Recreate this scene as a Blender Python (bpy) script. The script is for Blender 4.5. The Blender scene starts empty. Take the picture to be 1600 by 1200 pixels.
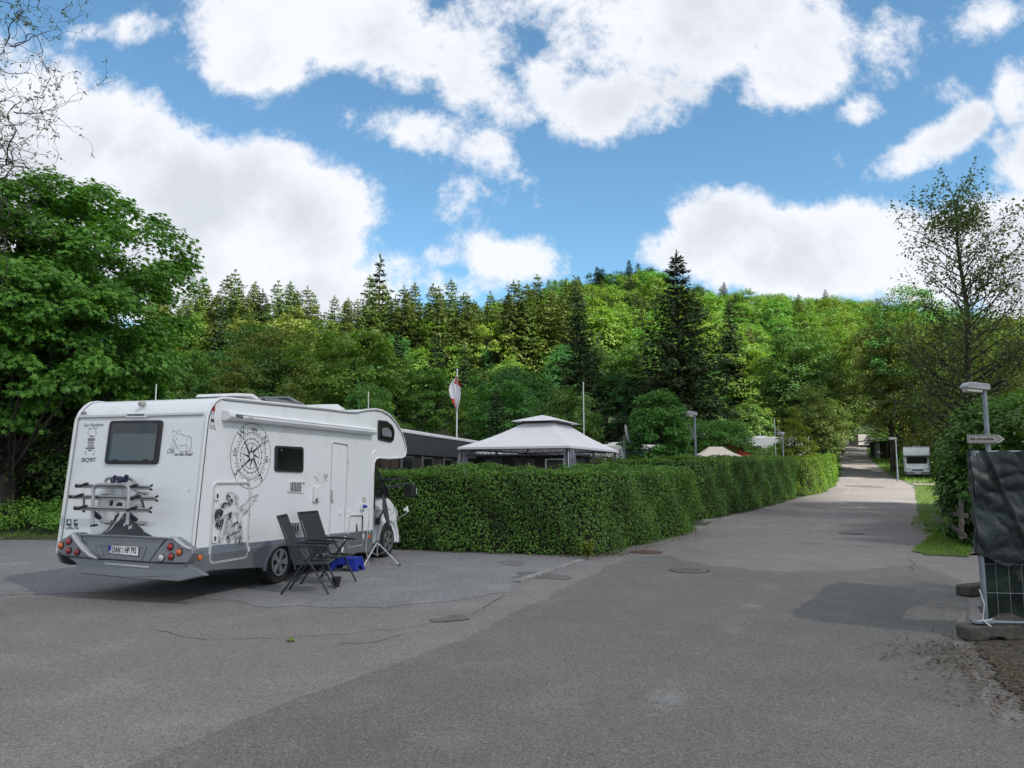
import bpy, bmesh, math, random
import numpy as np
from mathutils import Vector, Matrix
R_ = math.radians
random.seed(7)
RNG = np.random.default_rng(11)
sc = bpy.context.scene
COL = sc.collection

# ------------------------------------------------------------------ camera
F = 1202.0; CH = 1.72; PITCH = math.atan(140 / F)
cam_d = bpy.data.cameras.new('camera'); cam = bpy.data.objects.new('camera', cam_d); COL.objects.link(cam)
cam_d.sensor_fit = 'HORIZONTAL'; cam_d.sensor_width = 36.0; cam_d.lens = 36.0 * F / 1600
cam_d.clip_start = 0.05; cam_d.clip_end = 5000
cam.location = (0, 0, CH); cam.rotation_euler = (R_(90) + PITCH, 0, 0)
sc.camera = cam

# ------------------------------------------------------------------ sun, sky, exposure
SUNV = Vector((0.72, -0.62, 0.92)).normalized()          # towards the sun: behind and to the right
sun_el = math.asin(SUNV.z); sun_az = math.atan2(SUNV.x, SUNV.y)
sl = bpy.data.lights.new('sun', 'SUN'); sl.energy = 5.0; sl.angle = R_(0.53); sl.color = (1.0, 0.95, 0.86)
so = bpy.data.objects.new('sun', sl); COL.objects.link(so)
so.rotation_euler = (-SUNV).to_track_quat('-Z', 'Y').to_euler()
sc.view_settings.view_transform = 'Standard'; sc.view_settings.look = 'None'
sc.view_settings.gamma = 1; sc.view_settings.use_curve_mapping = False
sc.view_settings.exposure = 1.05
try:
    sc.cycles.max_bounces = 8; sc.cycles.diffuse_bounces = 3; sc.cycles.transparent_max_bounces = 8
except Exception: pass

# image pixel (1600x1200 photograph) helpers: a ray through the photograph meets real surfaces
def ray(u, v):
    x = (u - 800) / F; y = (600 - v) / F
    return Vector((x, math.cos(PITCH) - math.sin(PITCH) * y, math.sin(PITCH) + math.cos(PITCH) * y))
def G(u, v, z=0.0):
    r = ray(u, v); k = (z - CH) / r.z
    return Vector((r.x * k, r.y * k, z))
def D(u, v, Y):
    r = ray(u, v); k = Y / r.y
    return Vector((r.x * k, Y, CH + r.z * k))

w = bpy.data.worlds.new('World'); sc.world = w; w.use_nodes = True
nt = w.node_tree; nt.nodes.clear()
def N(nt, t, **k):
    n = nt.nodes.new(t)
    for a, b in k.items():
        if a.startswith('i_'):
            key = a[2:]; key = int(key) if key.isdigit() else key
            n.inputs[key].default_value = b
        else: setattr(n, a, b)
    return n
def L(nt, a, b): nt.links.new(a, b)
def M(nt, op, a, b=None, c=None, clamp=False):
    n = nt.nodes.new('ShaderNodeMath'); n.operation = op; n.use_clamp = clamp
    for i, x in enumerate((a, b, c)):
        if x is None: continue
        if isinstance(x, (int, float)): n.inputs[i].default_value = x
        else: nt.links.new(x, n.inputs[i])
    return n.outputs[0]
def MIX(nt, fac, a, b, mode='MIX'):
    n = nt.nodes.new('ShaderNodeMix'); n.data_type = 'RGBA'; n.blend_type = mode
    for s, x in ((0, fac), (6, a), (7, b)):
        if hasattr(x, 'is_linked') or hasattr(x, 'links'): nt.links.new(x, n.inputs[s])
        elif isinstance(x, (int, float)): n.inputs[s].default_value = x
        else: n.inputs[s].default_value = (*x[:3], 1)
    return n.outputs[2]
def RAMP(nt, x, lo, hi, a=0.0, b=1.0, smooth=True):
    n = nt.nodes.new('ShaderNodeMapRange'); n.interpolation_type = 'SMOOTHSTEP' if smooth else 'LINEAR'
    nt.links.new(x, n.inputs[0])
    n.inputs[1].default_value = lo; n.inputs[2].default_value = hi; n.inputs[3].default_value = a; n.inputs[4].default_value = b
    return n.outputs[0]

sky = N(nt, 'ShaderNodeTexSky', sky_type='NISHITA'); sky.sun_disc = False
sky.sun_elevation = sun_el; sky.sun_rotation = sun_az; sky.altitude = 500; sky.air_density = 1.0; sky.dust_density = 0.35; sky.ozone_density = 2.2
tc = N(nt, 'ShaderNodeTexCoord'); sx = N(nt, 'ShaderNodeSeparateXYZ'); L(nt, tc.outputs['Generated'], sx.inputs[0])
az = M(nt, 'ARCTAN2', sx.outputs[0], sx.outputs[1]); el = M(nt, 'ARCSINE', sx.outputs[2])
cv = N(nt, 'ShaderNodeCombineXYZ'); L(nt, az, cv.inputs[0]); L(nt, el, cv.inputs[1])
def sky_noise(scale, detail, rough, off=(0, 0, 0), stretch=(1, 1.7, 1)):
    m = N(nt, 'ShaderNodeMapping'); m.inputs[1].default_value = off; m.inputs[3].default_value = stretch
    L(nt, tc.outputs['Generated'], m.inputs[0])
    n = N(nt, 'ShaderNodeTexNoise'); L(nt, m.outputs[0], n.inputs['Vector'])
    n.inputs['Scale'].default_value = scale; n.inputs['Detail'].default_value = detail; n.inputs['Roughness'].default_value = rough
    return n
nd = sky_noise(7.0, 8, 0.62, (3.1, 1.2, 0))                  # edge detail
nb = sky_noise(2.4, 5, 0.55, (5.7, 4.2, 1.0))                # large cover beyond the named clouds
nw = sky_noise(16, 8, 0.68, (0.3, 7, 0))
nf = sky_noise(42, 6, 0.7, (2.3, 1, 4))
# clouds: centre pixel, half sizes (pixels), tilt(deg), strength
CL = [(560, 40, 275, 86, 8, 1.05), (400, 70, 120, 90, 0, 1), (740, 130, 150, 55, 20, .75), (190, 45, 110, 26, -14, .45),
      (1090, 50, 245, 90, -8, 1.05), (960, 150, 130, 60, -15, 1), (860, 135, 80, 48, 25, .85), (1240, 80, 110, 85, 0, .95), (1010, 180, 80, 45, 0, .6),
      (40, 230, 190, 110, 20, 1.2), (250, 290, 300, 120, 22, 1.3), (430, 330, 165, 110, 15, 1.3), (250, 420, 330, 90, 0, 1.2), (520, 335, 80, 60, 30, .6),
      (620, 190, 130, 40, 5, .62), (770, 235, 60, 40, 15, .65), (500, 462, 150, 55, 0, 1.15), (660, 445, 120, 40, 0, .6),
      (800, 405, 110, 45, 5, .8), (700, 405, 90, 30, 0, .5), (620, 420, 80, 40, 0, .6), (900, 425, 60, 22, 0, .4),
      (1110, 365, 130, 70, -15, 1.1), (1290, 395, 240, 85, 3, 1.2), (1500, 400, 210, 90, 0, 1.15), (1600, 420, 120, 100, 0, 1.1), (1130, 330, 40, 40, 0, .5),
      (1450, 235, 110, 38, -14, .8), (1500, 205, 70, 34, -20, .7), (1345, 175, 45, 28, 0, .6), (1400, 60, 80, 60, 0, .55), (1540, 20, 100, 45, 0, .65),
      (1590, 150, 50, 60, 0, .6), (1590, 240, 60, 60, 0, .6), (1380, 105, 40, 50, 0, .45)]
tot = None
for (u, v, a, b, t, s) in CL:
    r = ray(u, v); A = math.atan2(r.x, r.y); E_ = math.atan2(r.z, math.hypot(r.x, r.y))
    ca = math.cos(A) ** 2 * 1.0
    m = N(nt, 'ShaderNodeMapping'); m.vector_type = 'TEXTURE'
    m.inputs[1].default_value = (A, E_, 0); m.inputs[2].default_value = (0, 0, R_(-t)); m.inputs[3].default_value = (a / F * ca * 1.15, b / F * 1.12 * math.cos(A), 1)
    L(nt, cv.outputs[0], m.inputs[0])
    d = N(nt, 'ShaderNodeVectorMath', operation='LENGTH'); L(nt, m.outputs[0], d.inputs[0])
    g = RAMP(nt, d.outputs['Value'], 1.35, 0.15, 0, s)
    tot = g if tot is None else M(nt, 'SMOOTH_MAX', tot, g, 0.12)
# in the direction of the photograph the named clouds rule, elsewhere free cumulus
inx = M(nt, 'MULTIPLY', RAMP(nt, M(nt, 'ABSOLUTE', az), 0.60, 0.72, 1, 0), RAMP(nt, el, 0.52, 0.66, 1, 0))
free = RAMP(nt, nb.outputs['Fac'], 0.32, 0.54, 0, 1.15)
cov = M(nt, 'ADD', M(nt, 'MULTIPLY', tot, inx), M(nt, 'MULTIPLY', free, M(nt, 'SUBTRACT', 1.0, inx)))
edge = M(nt, 'ADD', M(nt, 'MULTIPLY', M(nt, 'SUBTRACT', nd.outputs['Fac'], 0.5), 1.7), M(nt, 'MULTIPLY', M(nt, 'SUBTRACT', nw.outputs['Fac'], 0.5), 1.0))
dens = M(nt, 'ADD', cov, edge)
mask = RAMP(nt, M(nt, 'ADD', dens, M(nt, 'MULTIPLY', M(nt, 'SUBTRACT', nf.outputs['Fac'], 0.5), 0.5)), 0.26, 0.74, 0, 0.96)
sh1 = sky_noise(5.0, 5, 0.5, (1.3, 8.8, 2), (1, 2.4, 1))
core = RAMP(nt, M(nt, 'ADD', dens, M(nt, 'MULTIPLY', M(nt, 'SUBTRACT', sh1.outputs['Fac'], 0.5), 2.4)), 0.6, 1.6, 0, 1)
ccol = MIX(nt, core, (0.80, 0.815, 0.86), (0.60, 0.625, 0.675))
hor = RAMP(nt, el, -0.02, 0.35, 1, 0)
CLOUD_GAIN = 0.59
skym = MIX(nt, 1.0, sky.outputs[0], (0.82, 1.09, 1.07), 'MULTIPLY')
b1 = N(nt, 'ShaderNodeBackground'); L(nt, skym, b1.inputs[0]); b1.inputs[1].default_value = 0.088
b2 = N(nt, 'ShaderNodeBackground'); L(nt, ccol, b2.inputs[0]); b2.inputs[1].default_value = CLOUD_GAIN
mx = N(nt, 'ShaderNodeMixShader'); L(nt, mask, mx.inputs[0]); L(nt, b1.outputs[0], mx.inputs[1]); L(nt, b2.outputs[0], mx.inputs[2])
wo = N(nt, 'ShaderNodeOutputWorld'); L(nt, mx.outputs[0], wo.inputs[0])

# ------------------------------------------------------------------ materials
MATS = {}
def mat(name, col, rough=.6, metal=0., var=.12, scale=4., bump=0., bscale=60., spec=.5, coat=0., dirt=None, dscale=2., alpha=1, emis=None, trans=0):
    if name in MATS: return MATS[name]
    m = bpy.data.materials.new(name); m.use_nodes = True; MATS[name] = m
    t = m.node_tree; p = t.nodes['Principled BSDF']
    p.inputs['Roughness'].default_value = rough; p.inputs['Metallic'].default_value = metal
    p.inputs['Specular IOR Level'].default_value = spec; p.inputs['Coat Weight'].default_value = coat
    c = N(t, 'ShaderNodeTexCoord'); n = N(t, 'ShaderNodeTexNoise'); L(t, c.outputs['Object'], n.inputs['Vector'])
    n.inputs['Scale'].default_value = scale; n.inputs['Detail'].default_value = 6
    f = RAMP(t, n.outputs['Fac'], .3, .7)
    a = [x * (1 - var) for x in col]; b = [min(1, x * (1 + var)) for x in col]
    o = MIX(t, f, a, b)
    if dirt:
        n2 = N(t, 'ShaderNodeTexNoise'); L(t, c.outputs['Object'], n2.inputs['Vector'])
        n2.inputs['Scale'].default_value = dscale; n2.inputs['Detail'].default_value = 8; n2.inputs['Roughness'].default_value = .7
        o = MIX(t, RAMP(t, n2.outputs['Fac'], .5, .72, 0, .8), o, dirt)
    L(t, o, p.inputs['Base Color'])
    r = M(t, 'ADD', M(t, 'MULTIPLY', n.outputs['Fac'], .15), rough - .075); L(t, r, p.inputs['Roughness'])
    if bump:
        nb_ = N(t, 'ShaderNodeTexNoise'); L(t, c.outputs['Object'], nb_.inputs['Vector']); nb_.inputs['Scale'].default_value = bscale; nb_.inputs['Detail'].default_value = 5
        bp = N(t, 'ShaderNodeBump'); bp.inputs['Strength'].default_value = bump; bp.inputs['Distance'].default_value = .02
        L(t, nb_.outputs['Fac'], bp.inputs['Height']); L(t, bp.outputs[0], p.inputs['Normal'])
    if trans:
        out = t.nodes['Material Output']; tr = N(t, 'ShaderNodeBsdfTranslucent'); L(t, o, tr.inputs[0])
        mm = N(t, 'ShaderNodeMixShader'); mm.inputs[0].default_value = trans
        L(t, p.outputs[0], mm.inputs[1]); L(t, tr.outputs[0], mm.inputs[2]); L(t, mm.outputs[0], out.inputs[0])
    return m
def leafmat(name, c1, c2, tr=.32, rough=.55, ov=.28, hue=.02):
    if name in MATS: return MATS[name]
    m = bpy.data.materials.new(name); m.use_nodes = True; MATS[name] = m
    t = m.node_tree; p = t.nodes['Principled BSDF']; out = t.nodes['Material Output']
    g = N(t, 'ShaderNodeNewGeometry'); oi = N(t, 'ShaderNodeObjectInfo')
    c = N(t, 'ShaderNodeTexCoord'); n = N(t, 'ShaderNodeTexNoise'); L(t, c.outputs['Object'], n.inputs['Vector']); n.inputs['Scale'].default_value = .9; n.inputs['Detail'].default_value = 3
    f = M(t, 'ADD', M(t, 'MULTIPLY', g.outputs['Random Per Island'], .6), M(t, 'MULTIPLY', RAMP(t, n.outputs['Fac'], .3, .7), .4))
    o = MIX(t, f, c1, c2)
    h = N(t, 'ShaderNodeHueSaturation'); L(t, o, h.inputs['Color'])
    L(t, M(t, 'ADD', M(t, 'MULTIPLY', oi.outputs['Random'], ov), 1 - ov / 2), h.inputs['Value'])
    r2 = M(t, 'FRACT', M(t, 'MULTIPLY', oi.outputs['Random'], 7.31))
    L(t, M(t, 'ADD', M(t, 'MULTIPLY', r2, -2 * hue), .5 + hue), h.inputs['Hue'])
    h.inputs['Saturation'].default_value = 1.0
    L(t, h.outputs[0], p.inputs['Base Color']); p.inputs['Roughness'].default_value = rough; p.inputs['Specular IOR Level'].default_value = .35
    tl = N(t, 'ShaderNodeBsdfTranslucent')
    tcx = MIX(t, 1.0, h.outputs[0], (1.25, 1.3, .55), 'MULTIPLY'); L(t, tcx, tl.inputs[0])
    mm = N(t, 'ShaderNodeMixShader'); mm.inputs[0].default_value = tr
    L(t, p.outputs[0], mm.inputs[1]); L(t, tl.outputs[0], mm.inputs[2]); L(t, mm.outputs[0], out.inputs[0])
    return m

# ------------------------------------------------------------------ mesh helpers
class MB:
    def __init__(s): s.v = []; s.f = []
    def add(s, vs, fs):
        o = len(s.v); s.v += [tuple(x) for x in vs]; s.f += [tuple(i + o for i in f) for f in fs]; return s
    def box(s, x0, x1, y0, y1, z0, z1):
        return s.add([(x, y, z) for z in (z0, z1) for y in (y0, y1) for x in (x0, x1)],
                     [(0, 2, 3, 1), (4, 5, 7, 6), (0, 1, 5, 4), (2, 6, 7, 3), (0, 4, 6, 2), (1, 3, 7, 5)])
    def bar(s, a, b, w_, h_, up=(0, 0, 1)):
        a = Vector(a); b = Vector(b); d = (b - a).normalized(); u = Vector(up)
        if abs(d.dot(u)) > .98: u = Vector((1, 0, 0))
        x = d.cross(u).normalized() * w_ / 2; y = x.cross(d).normalized() * h_ / 2
        vs = [p + i * x + j * y for p in (a, b) for i, j in ((-1, -1), (1, -1), (1, 1), (-1, 1))]
        return s.add(vs, [(3, 2, 1, 0), (4, 5, 6, 7), (0, 1, 5, 4), (1, 2, 6, 5), (2, 3, 7, 6), (3, 0, 4, 7)])
    def tube(s, pts, r, n=8, cap=True):
        pts = [Vector(p) for p in pts]; rs = r if hasattr(r, '__len__') else [r] * len(pts)
        vs = []; prev = None
        for i, p in enumerate(pts):
            d = (pts[min(i + 1, len(pts) - 1)] - pts[max(i - 1, 0)])
            d = d.normalized() if d.length > 1e-9 else Vector((0, 0, 1))
            if prev is None:
                u = Vector((0, 0, 1)) if abs(d.z) < .9 else Vector((1, 0, 0))
                x = d.cross(u).normalized()
            else:
                x = (prev - d * prev.dot(d)); x = x.normalized() if x.length > 1e-6 else d.orthogonal().normalized()
            prev = x; y = d.cross(x)
            for k in range(n):
                a = 2 * math.pi * k / n; vs.append(p + (x * math.cos(a) + y * math.sin(a)) * rs[i])
        fs = []
        for i in range(len(pts) - 1):
            for k in range(n):
                a = i * n + k; b = i * n + (k + 1) % n; fs.append((a, b, b + n, a + n))
        if cap: fs.append(tuple(range(n))[::-1]); fs.append(tuple((len(pts) - 1) * n + k for k in range(n)))
        return s.add(vs, fs)
    def lathe(s, prof, c, axis=(0, 0, 1), n=24):
        c = Vector(c); d = Vector(axis).normalized(); x = d.orthogonal().normalized(); y = d.cross(x)
        vs = [c + d * h + (x * math.cos(2 * math.pi * k / n) + y * math.sin(2 * math.pi * k / n)) * max(r, 1e-4) for r, h in prof for k in range(n)]
        fs = [(i * n + k, i * n + (k + 1) % n, (i + 1) * n + (k + 1) % n, (i + 1) * n + k) for i in range(len(prof) - 1) for k in range(n)]
        fs.append(tuple(range(n))[::-1]); fs.append(tuple((len(prof) - 1) * n + k for k in range(n)))
        return s.add(vs, fs)
    def prism(s, pts, vec):
        pts = [Vector(p) for p in pts]; vec = Vector(vec); n = len(pts)
        return s.add(pts + [p + vec for p in pts], [tuple(range(n))[::-1], tuple(range(n, 2 * n))] + [(i, (i + 1) % n, (i + 1) % n + n, i + n) for i in range(n)])
    def ring(s, outer, inner, vec, closed=True):
        n = len(outer); vec = Vector(vec); O = [Vector(p) for p in outer]; I = [Vector(p) for p in inner]
        vs = O + I + [p + vec for p in O] + [p + vec for p in I]
        fs = []
        for i in range(n if closed else n - 1):
            j = (i + 1) % n
            fs += [(i, j, j + n, i + n), (i + 2 * n, i + 3 * n, j + 3 * n, j + 2 * n), (i, i + 2 * n, j + 2 * n, j), (i + n, j + n, j + 3 * n, i + 3 * n)]
        return s.add(vs, fs)
    def build(s, name, m, parent=None, smooth=False, bevel=0, seg=2, fix=True, **props):
        me = bpy.data.meshes.new(name); me.from_pydata(s.v, [], s.f); me.update()
        if fix:
            b = bmesh.new(); b.from_mesh(me); bmesh.ops.recalc_face_normals(b, faces=b.faces); b.to_mesh(me); b.free()
        if m: me.materials.append(m)
        if smooth:
            me.polygons.foreach_set('use_smooth', [True] * len(me.polygons))
            try: me.set_sharp_from_angle(angle=R_(38))
            except Exception: pass
        o = bpy.data.objects.new(name, me); COL.objects.link(o)
        if parent: o.parent = parent
        if bevel:
            b = o.modifiers.new('bevel', 'BEVEL'); b.width = bevel; b.segments = seg; b.limit_method = 'ANGLE'; b.angle_limit = R_(40)
        for k, v in props.items(): o[k] = v
        return o
def npmesh(name, V, Fc, m, parent=None, k=None, link=True):
    """V (n,3) float array, Fc (m,k) int array"""
    me = bpy.data.meshes.new(name); nf, kk = Fc.shape
    me.vertices.add(len(V)); me.vertices.foreach_set('co', V.astype(np.float32).ravel())
    me.loops.add(nf * kk); me.loops.foreach_set('vertex_index', Fc.astype(np.int32).ravel())
    me.polygons.add(nf); me.polygons.foreach_set('loop_start', np.arange(0, nf * kk, kk, dtype=np.int32))
    me.update(); me.validate() if False else None
    if m: me.materials.append(m)
    if not link: return me
    o = bpy.data.objects.new(name, me); COL.objects.link(o)
    if parent: o.parent = parent
    return o
def thing(name, label, cat, loc=(0, 0, 0), rz=0, group=None, kind=None, scale=None):
    o = bpy.data.objects.new(name, None); COL.objects.link(o); o.empty_display_size = .2
    o.location = loc; o.rotation_euler = (0, 0, rz)
    if scale is not None: o.scale = scale if hasattr(scale, '__len__') else (scale,) * 3
    return tag(o, label, cat, group, kind)
def tag(o, label=None, cat=None, group=None, kind=None):
    if label: o['label'] = label
    if cat: o['category'] = cat
    if group: o['group'] = group
    if kind: o['kind'] = kind
    return o
def copy_tree(o, parent=None):
    c = o.copy(); COL.objects.link(c); c.parent = parent
    for ch in list(o.children): copy_tree(ch, c)
    return c
def text_mesh(name, s, size, m, parent, org, xd, yd, shear=0, bold=0, align='CENTER', sx_=1.0, **props):
    cu = bpy.data.curves.new(name, 'FONT'); cu.body = s; cu.size = size; cu.align_x = align; cu.align_y = 'CENTER'
    cu.shear = shear; cu.offset = bold; cu.extrude = .0008; cu.resolution_u = 3
    o = bpy.data.objects.new(name, cu); COL.objects.link(o)
    dg = bpy.context.evaluated_depsgraph_get(); me = bpy.data.meshes.new_from_object(o.evaluated_get(dg))
    bpy.data.objects.remove(o); bpy.data.curves.remove(cu)
    x = Vector(xd).normalized(); y = Vector(yd).normalized(); z = x.cross(y)
    mt = Matrix.Translation(org) @ Matrix(((x.x, y.x, z.x, 0), (x.y, y.y, z.y, 0), (x.z, y.z, z.z, 0), (0, 0, 0, 1))) @ Matrix.Diagonal((sx_, 1, 1, 1))
    me.transform(mt); me.materials.clear(); me.materials.append(m); me.name = name
    ob = bpy.data.objects.new(name, me); COL.objects.link(ob); ob.parent = parent
    for k, v in props.items(): ob[k] = v
    return ob
def rounded(pts, r, n=5):
    pts = [Vector(p) for p in pts]; out = []; k = len(pts)
    for i in range(k):
        p = pts[i]; a = pts[i - 1] - p; b = pts[(i + 1) % k] - p
        ra = min(r, a.length * .49); rb = min(r, b.length * .49); A = p + a.normalized() * ra; B = p + b.normalized() * rb
        for j in range(n + 1):
            t = j / n; out.append((1 - t) ** 2 * A + 2 * t * (1 - t) * p + t * t * B)
    return out
def sstep(a, b, x):
    t = np.clip((x - a) / (b - a), 0, 1); return t * t * (3 - 2 * t)

# ------------------------------------------------------------------ leaves
def tmpl(kind):
    if kind == 'leaf':  v = [(0, 0, 0), (.32, .45, .10), (0, 1, -.05), (-.32, .45, .10)]; f = [(0, 1, 2), (0, 2, 3)]
    elif kind == 'oval': v = [(0, 0, 0), (.30, .22, .07), (.34, .6, .09), (0, 1, -.05), (-.34, .6, .09), (-.30, .22, .07)]; f = [(0, 1, 2), (0, 2, 3), (0, 3, 4), (0, 4, 5)]
    elif kind == 'maple':
        v = [(0, 0, 0), (.42, .02, -.08), (.26, .30, .05), (.62, .52, -.10), (.22, .56, .05), (0, 1.0, -.12), (-.22, .56, .05), (-.62, .52, -.10), (-.26, .30, .05), (-.42, .02, -.08)]
        f = [(0, 1, 2), (0, 2, 4), (2, 3, 4), (0, 4, 6), (4, 5, 6), (0, 6, 8), (6, 7, 8), (0, 8, 9)]
    elif kind == 'needle': v = [(-.07, 0, 0), (.07, 0, 0), (.16, .5, -.04), (0, 1, -.12), (-.16, .5, -.04)]; f = [(0, 1, 2), (0, 2, 4), (4, 2, 3)]
    elif kind == 'blade': v = [(-.05, 0, 0), (.05, 0, 0), (.03, .6, .06), (0, 1, .22)]; f = [(0, 1, 2), (0, 2, 3)]
    return np.array(v, float), np.array(f, int)
def unit(a): return a / np.maximum(np.linalg.norm(a, axis=1, keepdims=True), 1e-9)
def leaves(P, Nn, size, kind, rng, Y=None):
    """place one leaf template at every point; Nn: leaf normal, Y: optional growing direction"""
    T, Fc = tmpl(kind); n = len(P); Nn = unit(Nn)
    if Y is None: Y = rng.normal(size=(n, 3))
    Yd = Y - (Y * Nn).sum(1, keepdims=True) * Nn; Yd = unit(Yd); X = np.cross(Yd, Nn)
    s = size * rng.uniform(.65, 1.25, (n, 1, 1)) if np.isscalar(size) else size.reshape(-1, 1, 1)
    V = T[None, :, 0:1] * X[:, None] + T[None, :, 1:2] * Yd[:, None] + T[None, :, 2:3] * Nn[:, None]
    V = P[:, None] + V * s
    Fa = Fc[None] + (np.arange(n) * len(T))[:, None, None]
    return V.reshape(-1, 3), Fa.reshape(-1, 3)
def ball(n, rng): return unit(rng.normal(size=(n, 3)))

def broad_mesh(seed, h, cb, rx, leafkind='leaf', nc=60, lpc=120, ls=.3, cr=.22, trunk_r=.25, top=1.0, taper=0.0, wood_sides=5, lean=0.0, sparse=0., droop=.15, shell=.22, flat=.62, sp=.62):
    """a broadleaf tree: returns (wood MB, leaf V, F). h height, cb crown base height, rx crown radius"""
    rng = np.random.default_rng(seed); wood = MB()
    cz = (h + cb) / 2; rz = (h - cb) / 2
    # uneven envelope
    lobes = ball(7, rng); lw = rng.uniform(.10, .30, 7)
    dirs = ball(nc * 3, rng); env = 1 + ((np.clip(dirs @ lobes.T, 0, 1) ** 3) * lw).sum(1) - .18
    rr = rng.uniform(0, 1, nc * 3) ** shell
    C = dirs * (env * rr)[:, None]
    C[:, 2] = np.where(C[:, 2] < 0, C[:, 2] * .95, C[:, 2])
    if taper: sc_ = 1 - taper * (C[:, 2:3] + 1) / 2; C[:, :2] *= sc_ * (1 + taper * .6)
    # poisson-ish thinning
    keep = []
    for i in range(len(C)):
        if all(np.linalg.norm(C[i] - C[j]) > cr * sp for j in keep): keep.append(i)
        if len(keep) >= nc: break
    C = C[keep]; nc = len(C)
    Cw = C * np.array([rx, rx, rz]) + np.array([lean, 0, cz])
    R0 = cr * rx * rng.uniform(.7, 1.3, nc)
    # trunk
    k = 9; ts = np.linspace(0, 1, k); th = cb + (h - cb) * .8
    tp = [Vector((lean * t * t + (rng.normal() * .05 * rx * t * .5), rng.normal() * .05 * rx * t * .5, th * t)) for t in ts]
    wood.tube(tp, [trunk_r * (1.25 if t == 0 else 1 - .85 * t) + .01 for t in ts], max(6, wood_sides + 2))
    for i in range(nc):
        c = Vector(Cw[i]); z0 = min(max(cb * .75, c.z - rx * rng.uniform(.35, .8)), th * .95); t = z0 / th
        j = min(int(t * (k - 1)), k - 2); f = t * (k - 1) - j; a = tp[j].lerp(tp[j + 1], f)
        mid = a.lerp(c, .5) + Vector((rng.normal() * .06, rng.normal() * .06, -droop * .3 + rng.normal() * .04)) * rx
        r0 = trunk_r * (1 - .85 * t) * .27
        wood.tube([a, a.lerp(mid, .55), mid, c.lerp(mid, .4), c], [r0, r0 * .75, r0 * .5, r0 * .32, r0 * .12], wood_sides, cap=False)
    n = nc * lpc; ci = np.repeat(np.arange(nc), lpc)
    d = ball(n, rng); rad = rng.uniform(0, 1, n) ** .5
    off = d * rad[:, None] * np.array([1.15, 1.15, flat])
    P = Cw[ci] + off * R0[ci][:, None]
    P[:, 2] -= droop * R0[ci] * (off[:, 0] ** 2 + off[:, 1] ** 2)
    outw = unit(Cw[ci] - np.array([0, 0, cz - rz * .3]))
    Nn = d * .35 + outw * .55 + np.array([0, 0, .75]) + rng.normal(size=(n, 3)) * .42
    Yv = d * .8 + outw * .4 + np.array([0, 0, -.5]) + rng.normal(size=(n, 3)) * .4
    if sparse:
        m_ = rng.uniform(size=n) > sparse; P, Nn, Yv = P[m_], Nn[m_], Yv[m_]
    V, Fc = leaves(P, Nn, ls, leafkind, rng, Yv)
    return wood, V, Fc
def conifer_mesh(seed, h, r, nwh=26, nb=7, ls=.5, base=.12, trunk_r=.22, droop=.25, per=16, thin=0., up=.1, pw=.85):
    rng = np.random.default_rng(seed); wood = MB()
    wood.tube([(0, 0, 0), (0, 0, h * .5), (0, 0, h * .99)], [trunk_r, trunk_r * .6, .015], 7)
    P = []; Nn = []; Y = []; S = []
    for i in range(nwh):
        t = (i + rng.uniform(-.3, .3)) / nwh; z = h * (base + (1 - base) * t * .985); Lb = r * (1 - t) ** pw * rng.uniform(.78, 1.15) + .02 * h * (1 - t) + .12
        k = max(4, int(nb * (1 - .45 * t)))
        for b in range(k):
            if thin and rng.uniform() < thin: continue
            a = 2 * math.pi * (b + rng.uniform(-.35, .35)) / k + i * 1.3; l = Lb * rng.uniform(.72, 1.15)
            dx, dy = math.cos(a), math.sin(a); dr = droop * (1 - .7 * t); uu = up + .35 * t
            def pt(q): return np.array([dx * l * q, dy * l * q, z + uu * l * q - dr * l * (q ** 1.3) * 1.4 + dr * l * .6 * q ** 3])
            if h > 12 and Lb > .5: wood.tube([pt(0), pt(.5), pt(1)], [trunk_r * .16, trunk_r * .1, .01], 3, cap=False)
            m = max(4, int(per * (l / r + .25)))
            q = rng.uniform(.08, 1, m) ** .8; side = rng.choice([-1, 1], m)
            w_ = ls * .5 * (1.15 - q * .6)
            base_p = np.stack([dx * l * q, dy * l * q, z + uu * l * q - dr * l * (q ** 1.3) * 1.4 + dr * l * .6 * q ** 3], 1)
            perp = np.array([-dy, dx, 0.])
            P.append(base_p + perp * (side * w_ * rng.uniform(0, .35, m))[:, None])
            Y.append(perp * side[:, None] * rng.uniform(.4, 1.1, m)[:, None] + np.array([dx, dy, 0]) * rng.uniform(.5, 1.2, m)[:, None] + np.array([0, 0, -.28]) + rng.normal(size=(m, 3)) * .18)
            Nn.append(np.tile(np.array([dx * .25, dy * .25, 1.]), (m, 1)) + rng.normal(size=(m, 3)) * .3)
            S.append(ls * rng.uniform(.7, 1.25, m) * (1 - .45 * t))
    m = 10; P.append(np.tile([0, 0, h * .97], (m, 1)) + np.stack([np.zeros(m), np.zeros(m), rng.uniform(-.02, .02, m) * h], 1)); Y.append(rng.normal(size=(m, 3)) * .3 + [0, 0, .9]); Nn.append(rng.normal(size=(m, 3))); S.append(np.full(m, ls * .6))
    P = np.concatenate(P); Nn = np.concatenate(Nn); Y = np.concatenate(Y); S = np.concatenate(S)
    V, Fc = leaves(P, Nn, S, 'needle', rng, Y)
    return wood, V, Fc
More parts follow.
